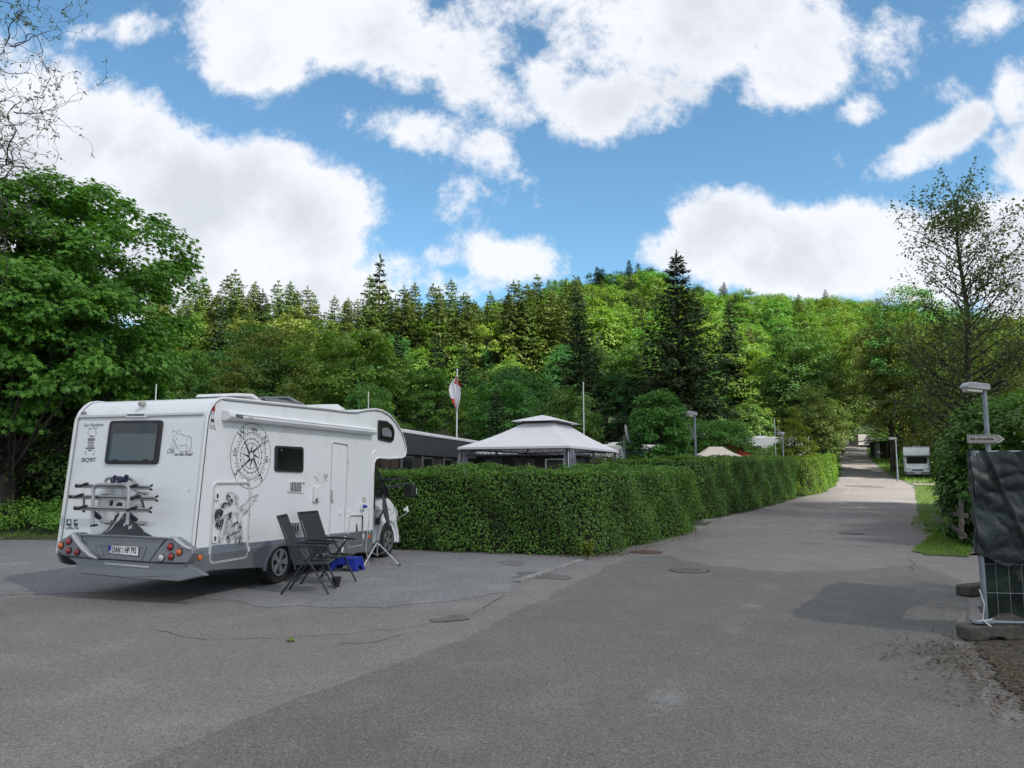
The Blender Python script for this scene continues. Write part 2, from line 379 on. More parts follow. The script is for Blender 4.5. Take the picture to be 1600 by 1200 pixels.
# ================================================================== terrain
RY = [-60, 5, 16, 22, 28, 44, 50, 55, 65, 85, 103, 120, 135, 170]
RL = [-60, -30, 2, 5.3, 7.1, 16.4, 20.3, 22.4, 27.2, 36.2, 43.7, 51.0, 57, 72]
RR = [12, 12, 10.2, 12.2, 14.7, 23, 26, 28.6, 33.0, 40.6, 47.5, 55.2, 61, 76]
BY = [-200, 25, 34, 44, 50, 60, 68, 76, 85, 103, 120, 135, 170, 400]
BZ = [0, 0, .12, .39, .56, .88, 1.1, 1.5, 2.2, 4.0, 5.75, 6.0, 8, 8]
def base(Y): return np.interp(Y, BY, BZ)
def height(X, Y):
    X = np.asarray(X, float); Y = np.asarray(Y, float)
    b = base(Y); lx = np.interp(Y, RY, RL)
    left = sstep(2, 24, lx - X)
    ramp = 9.3 * sstep(50, 132, Y + .12 * np.clip(-X, 0, 80)) * left
    sx = np.where(X > 62, 250., 112.)
    hill = 61.5 * np.exp(-((X - 62) / sx) ** 2) * np.exp(-((Y - 345) / 135) ** 2) * sstep(120, 250, Y)
    far = 22 * sstep(380, 900, np.hypot(X, Y))
    bank = .75 * sstep(21.3, 24.5, Y + .25 * (X + 12)) * sstep(-7.5, -10.5, X) * (1 - sstep(40, 60, Y))
    r = np.maximum(hill, 0) + b + ramp + far + bank
    flat = 1 - sstep(-1, 0, 0)
    return r + .0
def hz(x, y): return float(height(x, y))
M_soil = mat('earth_and_grass', (.035, .05, .018), .95, var=.35, scale=.6, bump=.6, bscale=3, dirt=(.05, .04, .025), dscale=.25)
xs = np.concatenate([-np.geomspace(1500, 80, 14), np.arange(-76, 92, 2.0), np.geomspace(95, 1500, 14)])
ys = np.concatenate([-np.geomspace(900, 30, 8), np.arange(-20, 150, 2.0), np.geomspace(155, 1800, 32)])
XX, YY = np.meshgrid(xs, ys); ZZ = height(XX, YY)
lx = np.interp(YY, RY, RL); rx = np.interp(YY, RY, RR)
ZZ -= .02
nx = len(xs); ny = len(ys)
ii = (np.arange(ny - 1)[:, None] * nx + np.arange(nx - 1)[None]).ravel()
FF = np.stack([ii, ii + 1, ii + nx + 1, ii + nx], 1)
ground = npmesh('ground', np.stack([XX.ravel(), YY.ravel(), ZZ.ravel()], 1), FF, M_soil)
ground.data.polygons.foreach_set('use_smooth', [True] * len(ground.data.polygons)); tag(ground, kind='structure')

# ------------------------------------------------------------------ asphalt, gravel
def asphalt(name, c1, c2, agg, patch=(.6, .35), warm=None, bstr=.35, wear=False):
    m = bpy.data.materials.new(name); m.use_nodes = True; t = m.node_tree; p = t.nodes['Principled BSDF']
    c = N(t, 'ShaderNodeTexCoord'); P = c.outputs['Object']
    def nz(s, d=5, r=.55, st=None):
        n = N(t, 'ShaderNodeTexNoise'); n.inputs['Scale'].default_value = s; n.inputs['Detail'].default_value = d; n.inputs['Roughness'].default_value = r
        if st:
            mp = N(t, 'ShaderNodeMapping'); mp.inputs[2].default_value = (0, 0, st[0]); mp.inputs[3].default_value = (st[1], st[2], 1); L(t, P, mp.inputs[0]); L(t, mp.outputs[0], n.inputs['Vector'])
        else: L(t, P, n.inputs['Vector'])
        return n.outputs['Fac']
    big = nz(.22, 7, .62); mid = nz(1.3, 6, .6); st = nz(.5, 6, .6, (R_(-22), 1.6, .35)); fine = nz(38, 4, .7); grain = nz(95, 3, .75)
    o = MIX(t, RAMP(t, big, .3, .68), c1, c2)
    o = MIX(t, RAMP(t, mid, .46, .72, 0, .45), o, [x * 1.32 for x in c2])
    o = MIX(t, RAMP(t, st, .52, .76, 0, .5), o, [x * .62 for x in c1])
    if warm: o = MIX(t, RAMP(t, nz(.35, 5, .6, (.7, 1, 1)), .45, .7, 0, .7), o, warm)
    vo = N(t, 'ShaderNodeTexVoronoi'); vo.inputs['Scale'].default_value = agg; L(t, P, vo.inputs['Vector'])
    sv = N(t, 'ShaderNodeSeparateColor'); L(t, vo.outputs['Color'], sv.inputs[0])
    st_ = M(t, 'MULTIPLY', RAMP(t, sv.outputs[0], .74, .9), RAMP(t, vo.outputs['Distance'], .5, .25))
    o = MIX(t, M(t, 'MULTIPLY', st_, .55), o, [min(.62, x * 2.3 + .05) for x in c2])
    o = MIX(t, RAMP(t, sv.outputs[1], .6, .9, 0, .5), o, [x * .45 for x in c1])
    o = MIX(t, RAMP(t, fine, .35, .65, 0, .5), MIX(t, 1.0, o, (.72, .72, .72), 'MULTIPLY'), o)
    o = MIX(t, RAMP(t, grain, .42, .6), MIX(t, 1.0, o, (.80, .80, .80), 'MULTIPLY'), MIX(t, 1.0, o, (1.18, 1.18, 1.18), 'MULTIPLY'))
    if wear:                                                # remains of an old painted line running up the lane
        q = N(t, 'ShaderNodeSeparateXYZ'); L(t, P, q.inputs[0])
        dd = M(t, 'ABSOLUTE', M(t, 'SUBTRACT', q.outputs[0], M(t, 'ADD', M(t, 'MULTIPLY', q.outputs[1], .465), -1.66)))
        wm = M(t, 'MULTIPLY', RAMP(t, dd, .26, .02), RAMP(t, M(t, 'ADD', M(t, 'MULTIPLY', nz(14, 8, .8), .6), M(t, 'MULTIPLY', nz(.9, 3, .5), .5)), .55, .68))
        o = MIX(t, M(t, 'MULTIPLY', wm, .45), o, (.36, .36, .355))
    L(t, o, p.inputs['Base Color']); p.inputs['Roughness'].default_value = .88; p.inputs['Specular IOR Level'].default_value = .3
    bp = N(t, 'ShaderNodeBump'); bp.inputs['Strength'].default_value = bstr; bp.inputs['Distance'].default_value = .012
    L(t, M(t, 'ADD', M(t, 'MULTIPLY', vo.outputs['Distance'], -.5), M(t, 'ADD', fine, M(t, 'MULTIPLY', grain, .6))), bp.inputs['Height'])
    b2 = N(t, 'ShaderNodeBump'); b2.inputs['Strength'].default_value = .25; b2.inputs['Distance'].default_value = .12; L(t, mid, b2.inputs['Height']); L(t, b2.outputs[0], bp.inputs['Normal'])
    L(t, bp.outputs[0], p.inputs['Normal']); return m
M_lot = asphalt('weathered_asphalt', (.232, .214, .206), (.288, .268, .256), 62, warm=(.255, .225, .208), wear=True)
M_road = asphalt('grey_asphalt', (.166, .161, .150), (.215, .210, .196), 75, warm=(.215, .203, .182), bstr=.45, wear=True)
M_gravel = asphalt('blue_grey_gravel', (.245, .247, .256), (.32, .322, .33), 48, bstr=.8)
def wobble_poly(pts, amp, step=.35, seed=1, closed=True):
    rng = random.Random(seed); out = []
    pts = [Vector((p[0], p[1], 0)) for p in pts]
    for i in range(len(pts) if closed else len(pts) - 1):
        a = pts[i]; b = pts[(i + 1) % len(pts)]; n = max(1, int((b - a).length / step))
        for k in range(n):
            p = a.lerp(b, k / n); d = (b - a).normalized()
            out.append(p + Vector((-d.y, d.x, 0)) * (rng.gauss(0, amp) if k else 0))
    if not closed: out.append(pts[-1])
    return out
def sheet(name, pts, z, m, kind='structure', parent=None):
    b = bmesh.new(); vs = [b.verts.new((p[0], p[1], z)) for p in pts]; f = b.faces.new(vs); bmesh.ops.triangulate(b, faces=[f])
    bmesh.ops.recalc_face_normals(b, faces=b.faces)
    if b.faces and sum(f.normal.z for f in b.faces) < 0: bmesh.ops.reverse_faces(b, faces=b.faces)
    me = bpy.data.meshes.new(name); b.to_mesh(me); b.free(); me.materials.append(m)
    o = bpy.data.objects.new(name, me); COL.objects.link(o)
    if parent: o.parent = parent
    if kind: o['kind'] = kind
    return o
# parking lot and lane in one big weathered sheet (flat up to 26 m)
lot_pts = [(-45, -25), (12.5, -25), (12.5, 3), (9.6, 4.5), (4.4, 5.2), (4.0, 6.0), (4.4, 7.6), (6.0, 9.0), (7.4, 11), (30, 9.5), (30, 15.8), (9.55, 16.5), (9.1, 17.6), (10.5, 19.5), (11.3, 21), (12.2, 23.5), (13.4, 26), (-30, 26), (-30, 20.6), (-14, 21.1), (-11.7, 20.3), (-45, 19)]
lot_pts = [(-45, -25), (30, -25), (30, 16.1), (9.6, 16.6), (10.5, 17.5), (11.4, 19.5), (12.0, 21), (12.4, 23.5), (13.7, 26), (-9, 26), (-10, 20.2), (-11.7, 20.4), (-14, 21.2), (-45, 22.5)]
sheet('parking_lot', wobble_poly(lot_pts, .05, .4, 3), 0.0, M_lot)
# road strip climbing the valley
def strip(name, ylo, yhi, fl, fr, m, lift, step=1.0, ncross=8):
    yy = np.arange(ylo, yhi + .01, step); V = []; rr = random.Random(5)
    for y in yy:
        a = fl(y) + rr.gauss(0, .07); b = fr(y) + rr.gauss(0, .07)
        for k in range(ncross + 1):
            x = a + (b - a) * k / ncross; V.append((x, y, hz(x, y) + lift))
    V = np.array(V); n = ncross + 1; ii = (np.arange(len(yy) - 1)[:, None] * n + np.arange(ncross)[None]).ravel()
    o = npmesh(name, V, np.stack([ii, ii + 1, ii + n + 1, ii + n], 1), m); tag(o, kind='structure')
    o.data.polygons.foreach_set('use_smooth', [True] * len(o.data.polygons)); return o
strip('road', 24.0, 150, lambda y: np.interp(y, RY, RL), lambda y: np.interp(y, RY, RR) + (8 * (1 if 60 < y < 67 else 0) if False else 0), M_lot, .004)
M_turf = mat('turf', (.055, .095, .02), 1, var=.4, scale=3, bump=.8, bscale=20)
strip('grass_verge', 17.6, 57, lambda y: np.interp(y, RY, RR) - .1, lambda y: np.interp(y, RY, RR) + 7, M_turf, .012)
strip('grass_bank', 71, 118, lambda y: np.interp(y, RY, RR) - .05, lambda y: np.interp(y, RY, RR) + 9, M_turf, .02)
strip('grass_bank', 52, 118, lambda y: np.interp(y, RY, RL) - 8, lambda y: np.interp(y, RY, RL) + .05, M_turf, .02)
# paved bay for the far camper
sheet_pts = [(30.2, 58), (41, 63), (44, 70), (36.5, 70), (35.2, 68.5), (33.4, 66)]
MBb = MB(); MBb.add([(x, y, hz(x, y) + .03) for x, y in sheet_pts], [tuple(range(6))]); MBb.build('paved_bay', M_lot, kind='structure')
# newer dark lane overlay in the foreground
rd = [G(u, v) for u, v in [(200, 1199), (420, 1110), (600, 1045), (740, 990), (860, 930), (940, 890), (985, 872), (1040, 868), (1110, 884), (1220, 893), (1330, 893), (1430, 882), (1500, 905), (1512, 925), (1490, 1000), (1560, 1130), (1600, 1140)]]
rd = [(-6.5, -6.0)] + [(p.x, p.y) for p in rd][0:] + [(3.4, 3.5), (3.6, -6)]
sheet('dark_lane', wobble_poly(rd, .035, .3, 9), .004, M_road)
gv = [G(u, v) for u, v in [(905, 872), (930, 878), (890, 888), (812, 908), (800, 925), (700, 940), (560, 948), (420, 950), (280, 925), (0, 930)]]
gv = [(p.x, p.y) for p in gv] + [(-14, 12.5), (-14, 20.3), (-9.5, 19.8), (-4, 18.2)]
sheet('gravel_pad', wobble_poly(gv, .10, .3, 4), .004, M_gravel)
# pale worn patches (road wear) as thin irregular sheets
M_pale = asphalt('pale_worn_asphalt', (.20, .195, .19), (.25, .245, .238), 60)
M_dark = asphalt('dark_patched_asphalt', (.145, .14, .135), (.185, .18, .175), 70)
def blotch(name, u, v, ru, rv, m, z, seed, n=26, kind='structure'):
    rg = random.Random(seed); pts = []
    for k in range(n):
        a = 2 * math.pi * k / n; s = 1 + .28 * math.sin(2 * a + seed) + .2 * math.sin(3 * a + seed * 2.1) + rg.gauss(0, .12)
        p = G(u + ru * s * math.cos(a), v + rv * s * math.sin(a)); pts.append((p.x, p.y))
    o = sheet(name, pts, z, m, kind); return o
def strokes(name, lst, wd, m, z, seed=1, parent=None, jit=.03, **pr):
    rg = random.Random(seed); b = MB()
    for ln in lst:
        pts = wobble_poly([(G(u, v).x, G(u, v).y) for u, v in ln], jit, .12, seed, closed=False); seed += 1
        n = len(pts); Lp = []; Rp = []
        for i, p in enumerate(pts):
            d = (pts[min(i + 1, n - 1)] - pts[max(0, i - 1)]).normalized(); nn = Vector((-d.y, d.x, 0)); ww = wd * rg.uniform(.25, 1.2) * (.3 if i in (0, n - 1) else 1)
            Lp.append(p + nn * ww / 2); Rp.append(p - nn * ww / 2)
        b.add([(q.x, q.y, z) for q in Lp + Rp], [(i, i + 1, n + i + 1, n + i) for i in range(n - 1)])
    return b.build(name, m, parent, **pr)
M_crack = mat('crack_filling', (.05, .045, .04), .95, var=.4, scale=20)
strokes('pavement_crack', [[(235, 985), (320, 1000), (420, 998), (520, 992), (610, 985), (660, 978), (740, 960), (790, 930)], [(520, 1010), (590, 1003), (640, 990)], [(1105, 890), (1220, 893), (1330, 892), (1424, 884)],
        [(1425, 893), (1428, 880), (1418, 870)], [(1424, 905), (1450, 912), (1500, 918)], [(885, 887), (960, 864), (1030, 866)], [(1000, 820), (1035, 838), (1070, 842)]], .013, M_crack, .0075, kind='structure')
M_wear = asphalt('scuffed_asphalt', (.19, .187, .182), (.235, .23, .225), 70)
# kerb stones at the hedge corner
M_conc = mat('weathered_concrete', (.24, .235, .225), .9, var=.2, scale=8, bump=.4, bscale=40, dirt=(.10, .10, .08), dscale=3)
kerb = thing('kerb', 'low concrete kerb edging the gravel pad by the hedge corner', 'kerb', (0, 0, 0))
a0 = G(806, 911); a1 = G(908, 877)
for k in range(4):
    p = a0.lerp(a1, k / 4 + .006); q = a0.lerp(a1, (k + 1) / 4 - .006); dz = random.uniform(-.006, .006)
    MB().bar((p.x, p.y, .0 + dz), (q.x, q.y, .0 + dz + .004), .13, .09).build('kerb_stone', M_conc, kerb, bevel=.012)
kerb2 = thing('kerb', 'short dark kerb under the near end of the second hedge', 'kerb', (0, 0, 0))
a0 = G(1096, 817); a1 = G(1150, 812)
for k in range(2):
    p = a0.lerp(a1, k / 2 + .01); q = a0.lerp(a1, (k + 1) / 2 - .01)
    MB().bar((p.x, p.y, .03), (q.x, q.y, .03), .14, .14).build('kerb_stone', M_conc, kerb2, bevel=.012)
# manhole covers
M_iron = mat('cast_iron', (.075, .07, .066), .6, .5, var=.3, scale=20, bump=.3, bscale=90)
def manhole(u, v, r, label, colr, z0=.009):
    g = G(u, v); t = thing('manhole_cover', label, 'manhole cover', (g.x, g.y, z0), random.uniform(0, 3))
    MB().lathe([(r, 0), (r, .004), (r * .84, .004), (r * .84, 0)], (0, 0, 0), n=40).build('frame', colr[0], t)
    MB().lathe([(r * .8, 0), (r * .8, .007), (0, .007)], (0, 0, 0), n=40).build('cover', colr[1], t)
    b = MB()
    for i in range(-4, 5):
        for j in range(-4, 5):
            if math.hypot(i, j) < 4.4: b.box(i * r * .165 - .02, i * r * .165 + .02, j * r * .165 - .02, j * r * .165 + .02, .006, .010)
    b.build('stud_pattern', colr[0], t, kind='stuff')
M_rust = mat('rusty_iron', (.14, .085, .06), .8, .2, var=.3, scale=15)
manhole(1077, 892, .36, 'round manhole cover with dark iron rim nearest the camera on the road', (M_iron, M_conc))
manhole(1331, 834, .36, 'small pale manhole cover further up in the middle of the road', (M_iron, M_conc))
manhole(1010, 863, .36, 'reddish brown manhole cover beside the hedge corner', (M_rust, M_rust))
pc = Vector((D(1350, 749, 57).x, 57, 0))
b = MB(); b.add([(pc.x + 1.25 * math.cos(a / 20 * 6.283) * (1 + .1 * math.sin(a * 1.3)), pc.y + 2.1 * math.sin(a / 20 * 6.283) + 0, hz(pc.x, pc.y + 2.1 * math.sin(a / 20 * 6.283)) + .012) for a in range(20)], [tuple(range(20))])
b.build('asphalt_patch', M_dark, kind='structure')
# pothole with dirt near the lot edge
blotch('asphalt_patch', 705, 967, 26, 5, M_dark, .0085, 3)
blotch('asphalt_patch', 800, 880, 24, 3, M_pale, .0092, 5)
# wear patches near the kerb
blotch('asphalt_patch', 845, 900, 45, 5, M_dark, .0065, 6)
# soil area lower right and at the fence, litter
M_dirt = mat('leaf_litter_soil', (.060, .050, .036), .95, var=.5, scale=14, bump=.8, bscale=30, dirt=(.05, .06, .022), dscale=5)
so_pts = [(3.75, 4.2), (3.7, 5.6), (3.95, 6.4), (4.5, 7.6), (4.7, 8.1), (5.4, 8.5), (6.0, 10.2), (7.0, 11), (14, 9.4), (14, 3), (7, 3)]
sheet('soil_patch', wobble_poly(so_pts, .035, .12, 6), .013, M_dirt)

# ------------------------------------------------------------------ green stuff materials
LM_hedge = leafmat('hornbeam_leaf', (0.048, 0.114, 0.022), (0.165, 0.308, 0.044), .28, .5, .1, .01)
LM_hedge2 = leafmat('bright_hornbeam_leaf', (0.077, 0.163, 0.019), (0.230, 0.384, 0.042), .3, .5, .1, .01)  # brighter, yellower copy of the hornbeam leaf for the two far hedges
LM_maple = leafmat('maple_leaf', (0.054, 0.160, 0.027), (0.160, 0.362, 0.049), .33, .5, .1, .01)
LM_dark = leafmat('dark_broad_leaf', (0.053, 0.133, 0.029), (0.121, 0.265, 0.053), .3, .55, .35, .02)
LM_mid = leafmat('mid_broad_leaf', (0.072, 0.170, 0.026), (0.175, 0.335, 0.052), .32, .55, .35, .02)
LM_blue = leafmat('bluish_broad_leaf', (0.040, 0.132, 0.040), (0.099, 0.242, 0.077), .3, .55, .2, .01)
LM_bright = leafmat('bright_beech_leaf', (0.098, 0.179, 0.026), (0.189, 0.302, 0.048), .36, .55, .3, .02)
LM_olive = leafmat('olive_budding_leaf', (0.109, 0.144, 0.030), (0.217, 0.273, 0.057), .3, .55, .25, .02)
LM_yel = leafmat('yellow_green_leaf', (0.140, 0.182, 0.022), (0.238, 0.294, 0.042), .36, .55, .1, .01)
LM_spruce = leafmat('spruce_needles', (0.022, 0.048, 0.018), (0.057, 0.101, 0.035), .12, .6, .3, .015)
LM_conif = leafmat('forest_conifer_needles', (.068, .115, .024), (.15, .21, .042), .18, .6, .35, .02)
LM_grass = leafmat('grass_blades', (0.088, 0.175, 0.021), (0.210, 0.333, 0.044), .3, .6, .1, .01)
LM_ivy = leafmat('ivy_leaf', (0.026, 0.076, 0.014), (0.090, 0.189, 0.028), .22, .45, .1, .01)
LM_tall = leafmat('alder_leaf', (0.062, 0.104, 0.029), (0.135, 0.198, 0.055), .3, .5, .1, .01)
M_bark = mat('dark_bark', (.045, .038, .030), .95, var=.35, scale=9, bump=.8, bscale=20)
M_bark2 = mat('pale_bark', (.17, .15, .12), .9, var=.35, scale=7, bump=.6, bscale=18)
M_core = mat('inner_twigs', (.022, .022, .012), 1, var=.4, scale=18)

# ------------------------------------------------------------------ hedges
def offset_path(path, w):
    P = [Vector((p[0], p[1], 0)) for p in path]; out = []
    for i, p in enumerate(P):
        d1 = (P[i] - P[i - 1]).normalized() if i else (P[1] - P[0]).normalized(); d2 = (P[i + 1] - P[i]).normalized() if i < len(P) - 1 else d1
        n1 = Vector((-d1.y, d1.x, 0)); n2 = Vector((-d2.y, d2.x, 0)); nn = (n1 + n2).normalized(); out.append(p + nn * (w / max(.5, nn.dot(n1))))
    return out
def hedge(name, label, path, wd, h, dens, ls, m, seed, cat='hedge', wave=.075):
    """path runs along the visible foot, the body lies to the left of it"""
    rng = np.random.default_rng(seed); t = thing(name, label, cat, (path[0][0], path[0][1], hz(*path[0])))
    o = Vector(t.location); A = [Vector((p[0], p[1], 0)) for p in path]; B = offset_path(path, wd); zs = [hz(p.x, p.y) for p in A]
    P = []; Nn = []
    def face(a, b, za, zb, z0, z1, nrm, topf=False, c=None):
        pass
    def scat(f, area, nrm):
        n = int(area * dens); q = rng.uniform(0, 1, (n, 2)); X = f(q[:, 0:1], q[:, 1:2]); dpt = rng.exponential(.05, n) - .05
        bul = wave * np.sin(X[:, 0] * 2.1 + X[:, 1] * 1.3 + X[:, 2] * 3) + wave * .7 * np.sin(X[:, 0] * 5.1 - X[:, 1] * 4.3 + X[:, 2] * 4.6 + 1)
        X = X - nrm * (dpt - bul)[:, None]; P.append(X); Nn.append(np.tile(nrm, (n, 1)) * .9 + np.array([0, 0, .35]) + rng.normal(size=(n, 3)) * .45)
    n = len(A)
    for i in range(n - 1):
        for (p, q) in ((A[i], A[i + 1]), (B[i + 1], B[i])):
            pz = zs[i] if p is A[i] or p is B[i] else zs[i + 1]; qz = zs[i + 1] if p is A[i] else zs[i]
            d = (q - p); nr = Vector((d.y, -d.x, 0)).normalized(); nr = np.array(nr)
            pa = np.array([p.x, p.y, pz]); qa = np.array([q.x, q.y, qz])
            scat(lambda u, v, pa=pa, qa=qa: pa + (qa - pa) * u + np.array([0, 0, h]) * (v ** .9) + np.array([0, 0, -.0]), d.length * h, nr)
        a, b_, c, d_ = [np.array([p.x, p.y, z + h]) for p, z in ((A[i], zs[i]), (A[i + 1], zs[i + 1]), (B[i + 1], zs[i + 1]), (B[i], zs[i]))]
        scat(lambda u, v, a=a, b_=b_, c=c, d_=d_: (a + (b_ - a) * u) * (1 - v) + (d_ + (c - d_) * u) * v, (A[i + 1] - A[i]).length * wd, np.array([0, 0, 1.]))
    for (p, q, z) in ((B[0], A[0], zs[0]), (A[-1], B[-1], zs[-1])):
        d = q - p; nr = np.array(Vector((d.y, -d.x, 0)).normalized()); pa = np.array([p.x, p.y, z]); qa = np.array([q.x, q.y, z])
        scat(lambda u, v, pa=pa, qa=qa: pa + (qa - pa) * u + np.array([0, 0, h]) * v, d.length * h, nr)
    ks = int(sum((A[i + 1] - A[i]).length for i in range(n - 1)) * 2.4)            # stray shoots on the top and face
    for _ in range(ks):
        i = rng.integers(0, n - 1); p = A[i].lerp(A[i + 1], rng.uniform()).lerp(B[i].lerp(B[i + 1], .5), rng.uniform(0, 1.0)); q = rng.integers(5, 12); hh_ = rng.uniform(.06, .22)
        X = np.array([p.x, p.y, hz(p.x, p.y) + h - .03])[None] + np.array([rng.normal() * .3, rng.normal() * .3, 1.])[None] * hh_ * rng.uniform(0, 1, (q, 1)) + rng.normal(size=(q, 3)) * .018; P.append(X); Nn.append(rng.normal(size=(q, 3)) + [0, 0, .4])
    P = np.concatenate(P) - np.array(o); Nn = np.concatenate(Nn)
    Y = rng.normal(size=P.shape) * .7 + np.array([0, 0, -.35]) + Nn * .3
    V, Fc = leaves(P, Nn, ls, 'leaf', rng, Y)
    f = npmesh('foliage', V, Fc, m, t); f['kind'] = 'stuff'
    # twiggy core
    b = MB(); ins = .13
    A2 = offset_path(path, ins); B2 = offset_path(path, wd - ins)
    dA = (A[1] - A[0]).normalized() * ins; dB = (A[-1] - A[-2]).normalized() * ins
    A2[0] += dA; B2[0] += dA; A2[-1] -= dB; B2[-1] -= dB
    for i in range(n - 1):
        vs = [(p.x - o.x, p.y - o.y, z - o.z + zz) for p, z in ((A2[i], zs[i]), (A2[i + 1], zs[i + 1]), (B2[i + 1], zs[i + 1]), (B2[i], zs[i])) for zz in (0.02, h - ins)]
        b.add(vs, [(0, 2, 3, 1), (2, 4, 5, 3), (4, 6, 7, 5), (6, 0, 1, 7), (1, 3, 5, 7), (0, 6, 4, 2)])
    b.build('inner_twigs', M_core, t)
    s = MB(); rg = random.Random(seed)
    for i in range(n - 1):
        k = int((A[i + 1] - A[i]).length / .45)
        for j in range(k):
            p = A[i].lerp(A[i + 1], (j + rg.random()) / max(1, k)); q = B[i].lerp(B[i + 1], (j + .5) / max(1, k)); p = p.lerp(q, .14 + .1 * rg.random()); z = zs[i] - o.z
            s.tube([(p.x - o.x, p.y - o.y, z), (p.x - o.x + rg.gauss(0, .05), p.y - o.y + rg.gauss(0, .05), z + .5)], [.022, .012], 5)
    s.build('stems', M_bark, t, kind='stuff')
    return t
hedge('hedge', 'long clipped hedge beside the white motorhome, nearest the camera, turning along the road', [(-9.5, 20.6), (-2.53, 17.8), (.9, 16.55), (1.55, 16.5), (2.05, 16.9), (5.55, 23.5)], 1.15, 1.79, 1000, .062, LM_hedge, 3)
hedge('hedge', 'second clipped hedge along the road with the lamp post rising behind it', [(1.5, 30.4), (6.0, 28.5), (6.6, 28.4), (7.1, 28.9), (15.9, 43.4)], 1.2, 2.2, 560, .08, LM_hedge, 4)
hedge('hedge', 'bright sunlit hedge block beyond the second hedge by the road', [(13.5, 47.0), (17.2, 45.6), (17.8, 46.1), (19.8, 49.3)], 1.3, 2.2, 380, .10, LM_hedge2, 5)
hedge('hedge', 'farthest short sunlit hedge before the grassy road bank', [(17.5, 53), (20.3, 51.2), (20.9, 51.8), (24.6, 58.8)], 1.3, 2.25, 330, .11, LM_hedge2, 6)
# yellow-green seedling at the hedge corner
def tuft(name, label, cat, x, y, n, h, m, seed, ls=.09, kind='leaf', r=.15, group=None):
    rng = np.random.default_rng(seed); t = thing(name, label, cat, (x, y, hz(x, y)), group=group); b = MB(); P = []; Y = []
    for i in range(max(3, n // 14)):
        a = rng.uniform(0, 6.28); e = np.array([math.cos(a) * r * rng.uniform(.2, 1), math.sin(a) * r * rng.uniform(.2, 1), h * rng.uniform(.6, 1)])
        b.tube([(0, 0, 0), tuple(e * .55 + [0, 0, h * .1]), tuple(e)], [.008, .006, .002], 4)
        k = rng.uniform(.25, 1, 14)[:, None]; P.append(e * k + rng.normal(size=(14, 3)) * .03); Y.append(rng.normal(size=(14, 3)) + np.array([0, 0, .1]))
    P = np.concatenate(P); V, Fc = leaves(P, rng.normal(size=P.shape) * .4 + [0, 0, 1], ls, kind, rng, np.concatenate(Y))
    b.build('stem', M_bark, t); npmesh('leaves', V, Fc, m, t); return t
g = G(918, 874); tuft('seedling', 'pale green seedling sprouting at the foot of the hedge corner', 'seedling', g.x, g.y, 220, .42, LM_yel, 5, .07)
# ================================================================== single trees and shrubs
def broad_tree(name, label, x, y, h, cb, rx, m, seed, cat='tree', group=None, bark=None, z=None, rz=0., kind='leaf', **kw):
    kw.setdefault('sp', .8)
    t = thing(name, label, cat, (x, y, hz(x, y) - .05 if z is None else z), rz, group)
    wd, V, Fc = broad_mesh(seed, h, cb, rx, kind, **kw)
    wd.build('trunk', bark or M_bark, t, smooth=True, fix=False); npmesh('crown', V, Fc, m, t); return t
def conifer(name, label, x, y, h, r, m, seed, cat='tree', group=None, **kw):
    t = thing(name, label, cat, (x, y, hz(x, y) - .1), 0, group)
    wd, V, Fc = conifer_mesh(seed, h, r, **kw); wd.build('trunk', M_bark, t, smooth=True, fix=False); npmesh('crown', V, Fc, m, t); return t
# big maple on the left
broad_tree('maple_tree', 'large dark green maple with layered leaves behind the motorhome at far left', -15.4, 23.6, 11.5, 1.9, 4.8, LM_maple, 21, kind='maple',
           nc=330, lpc=240, ls=.16, cr=.135, trunk_r=.33, droop=.5, shell=.34, flat=.5, sp=.95)
broad_tree('maple_tree', 'second leafy maple behind the large one at the left edge', -21.0, 27.5, 9.4, 2.2, 5.0, LM_maple, 22, kind='maple', nc=150, lpc=110, ls=.24, cr=.19, trunk_r=.3, droop=.3, shell=.3)
# undergrowth under the maple
def shrub(name, label, x, y, h, r, m, seed, n=5000, ls=.09, group=None, kind='leaf', cb=.0, nc=70, z=None, cat='shrub', **kw):
    return broad_tree(name, label, x, y, h, h * cb - .1, r, m, seed, cat=cat, group=group, nc=nc, lpc=int(n / nc), ls=ls, cr=.3, trunk_r=.05, kind=kind, z=z, shell=.4, **kw)
gU = 'dark shrubs under the maple'
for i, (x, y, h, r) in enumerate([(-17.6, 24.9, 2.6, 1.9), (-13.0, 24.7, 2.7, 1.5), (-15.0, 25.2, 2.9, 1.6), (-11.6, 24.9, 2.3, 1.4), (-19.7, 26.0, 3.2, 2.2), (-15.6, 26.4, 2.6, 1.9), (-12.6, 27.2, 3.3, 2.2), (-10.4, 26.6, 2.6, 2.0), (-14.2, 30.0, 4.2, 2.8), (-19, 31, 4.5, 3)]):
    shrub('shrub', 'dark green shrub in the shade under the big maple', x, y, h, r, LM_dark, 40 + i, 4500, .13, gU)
for i, (x, y, h, r) in enumerate([(-14.7, 22.9, .7, 1.0), (-12.9, 22.7, .8, 1.0), (-11.4, 22.9, 1.0, 1.0), (-10.2, 22.2, 1.2, .9), (-16.2, 23.6, .9, 1.1), (-17.9, 24.0, 1.0, 1.2)]):
    shrub('low_shrub', 'low leafy undergrowth at the foot of the big maple', x, y, h, r, LM_mid, 60 + i, 2600, .09, 'undergrowth along the grass bank', nc=40)
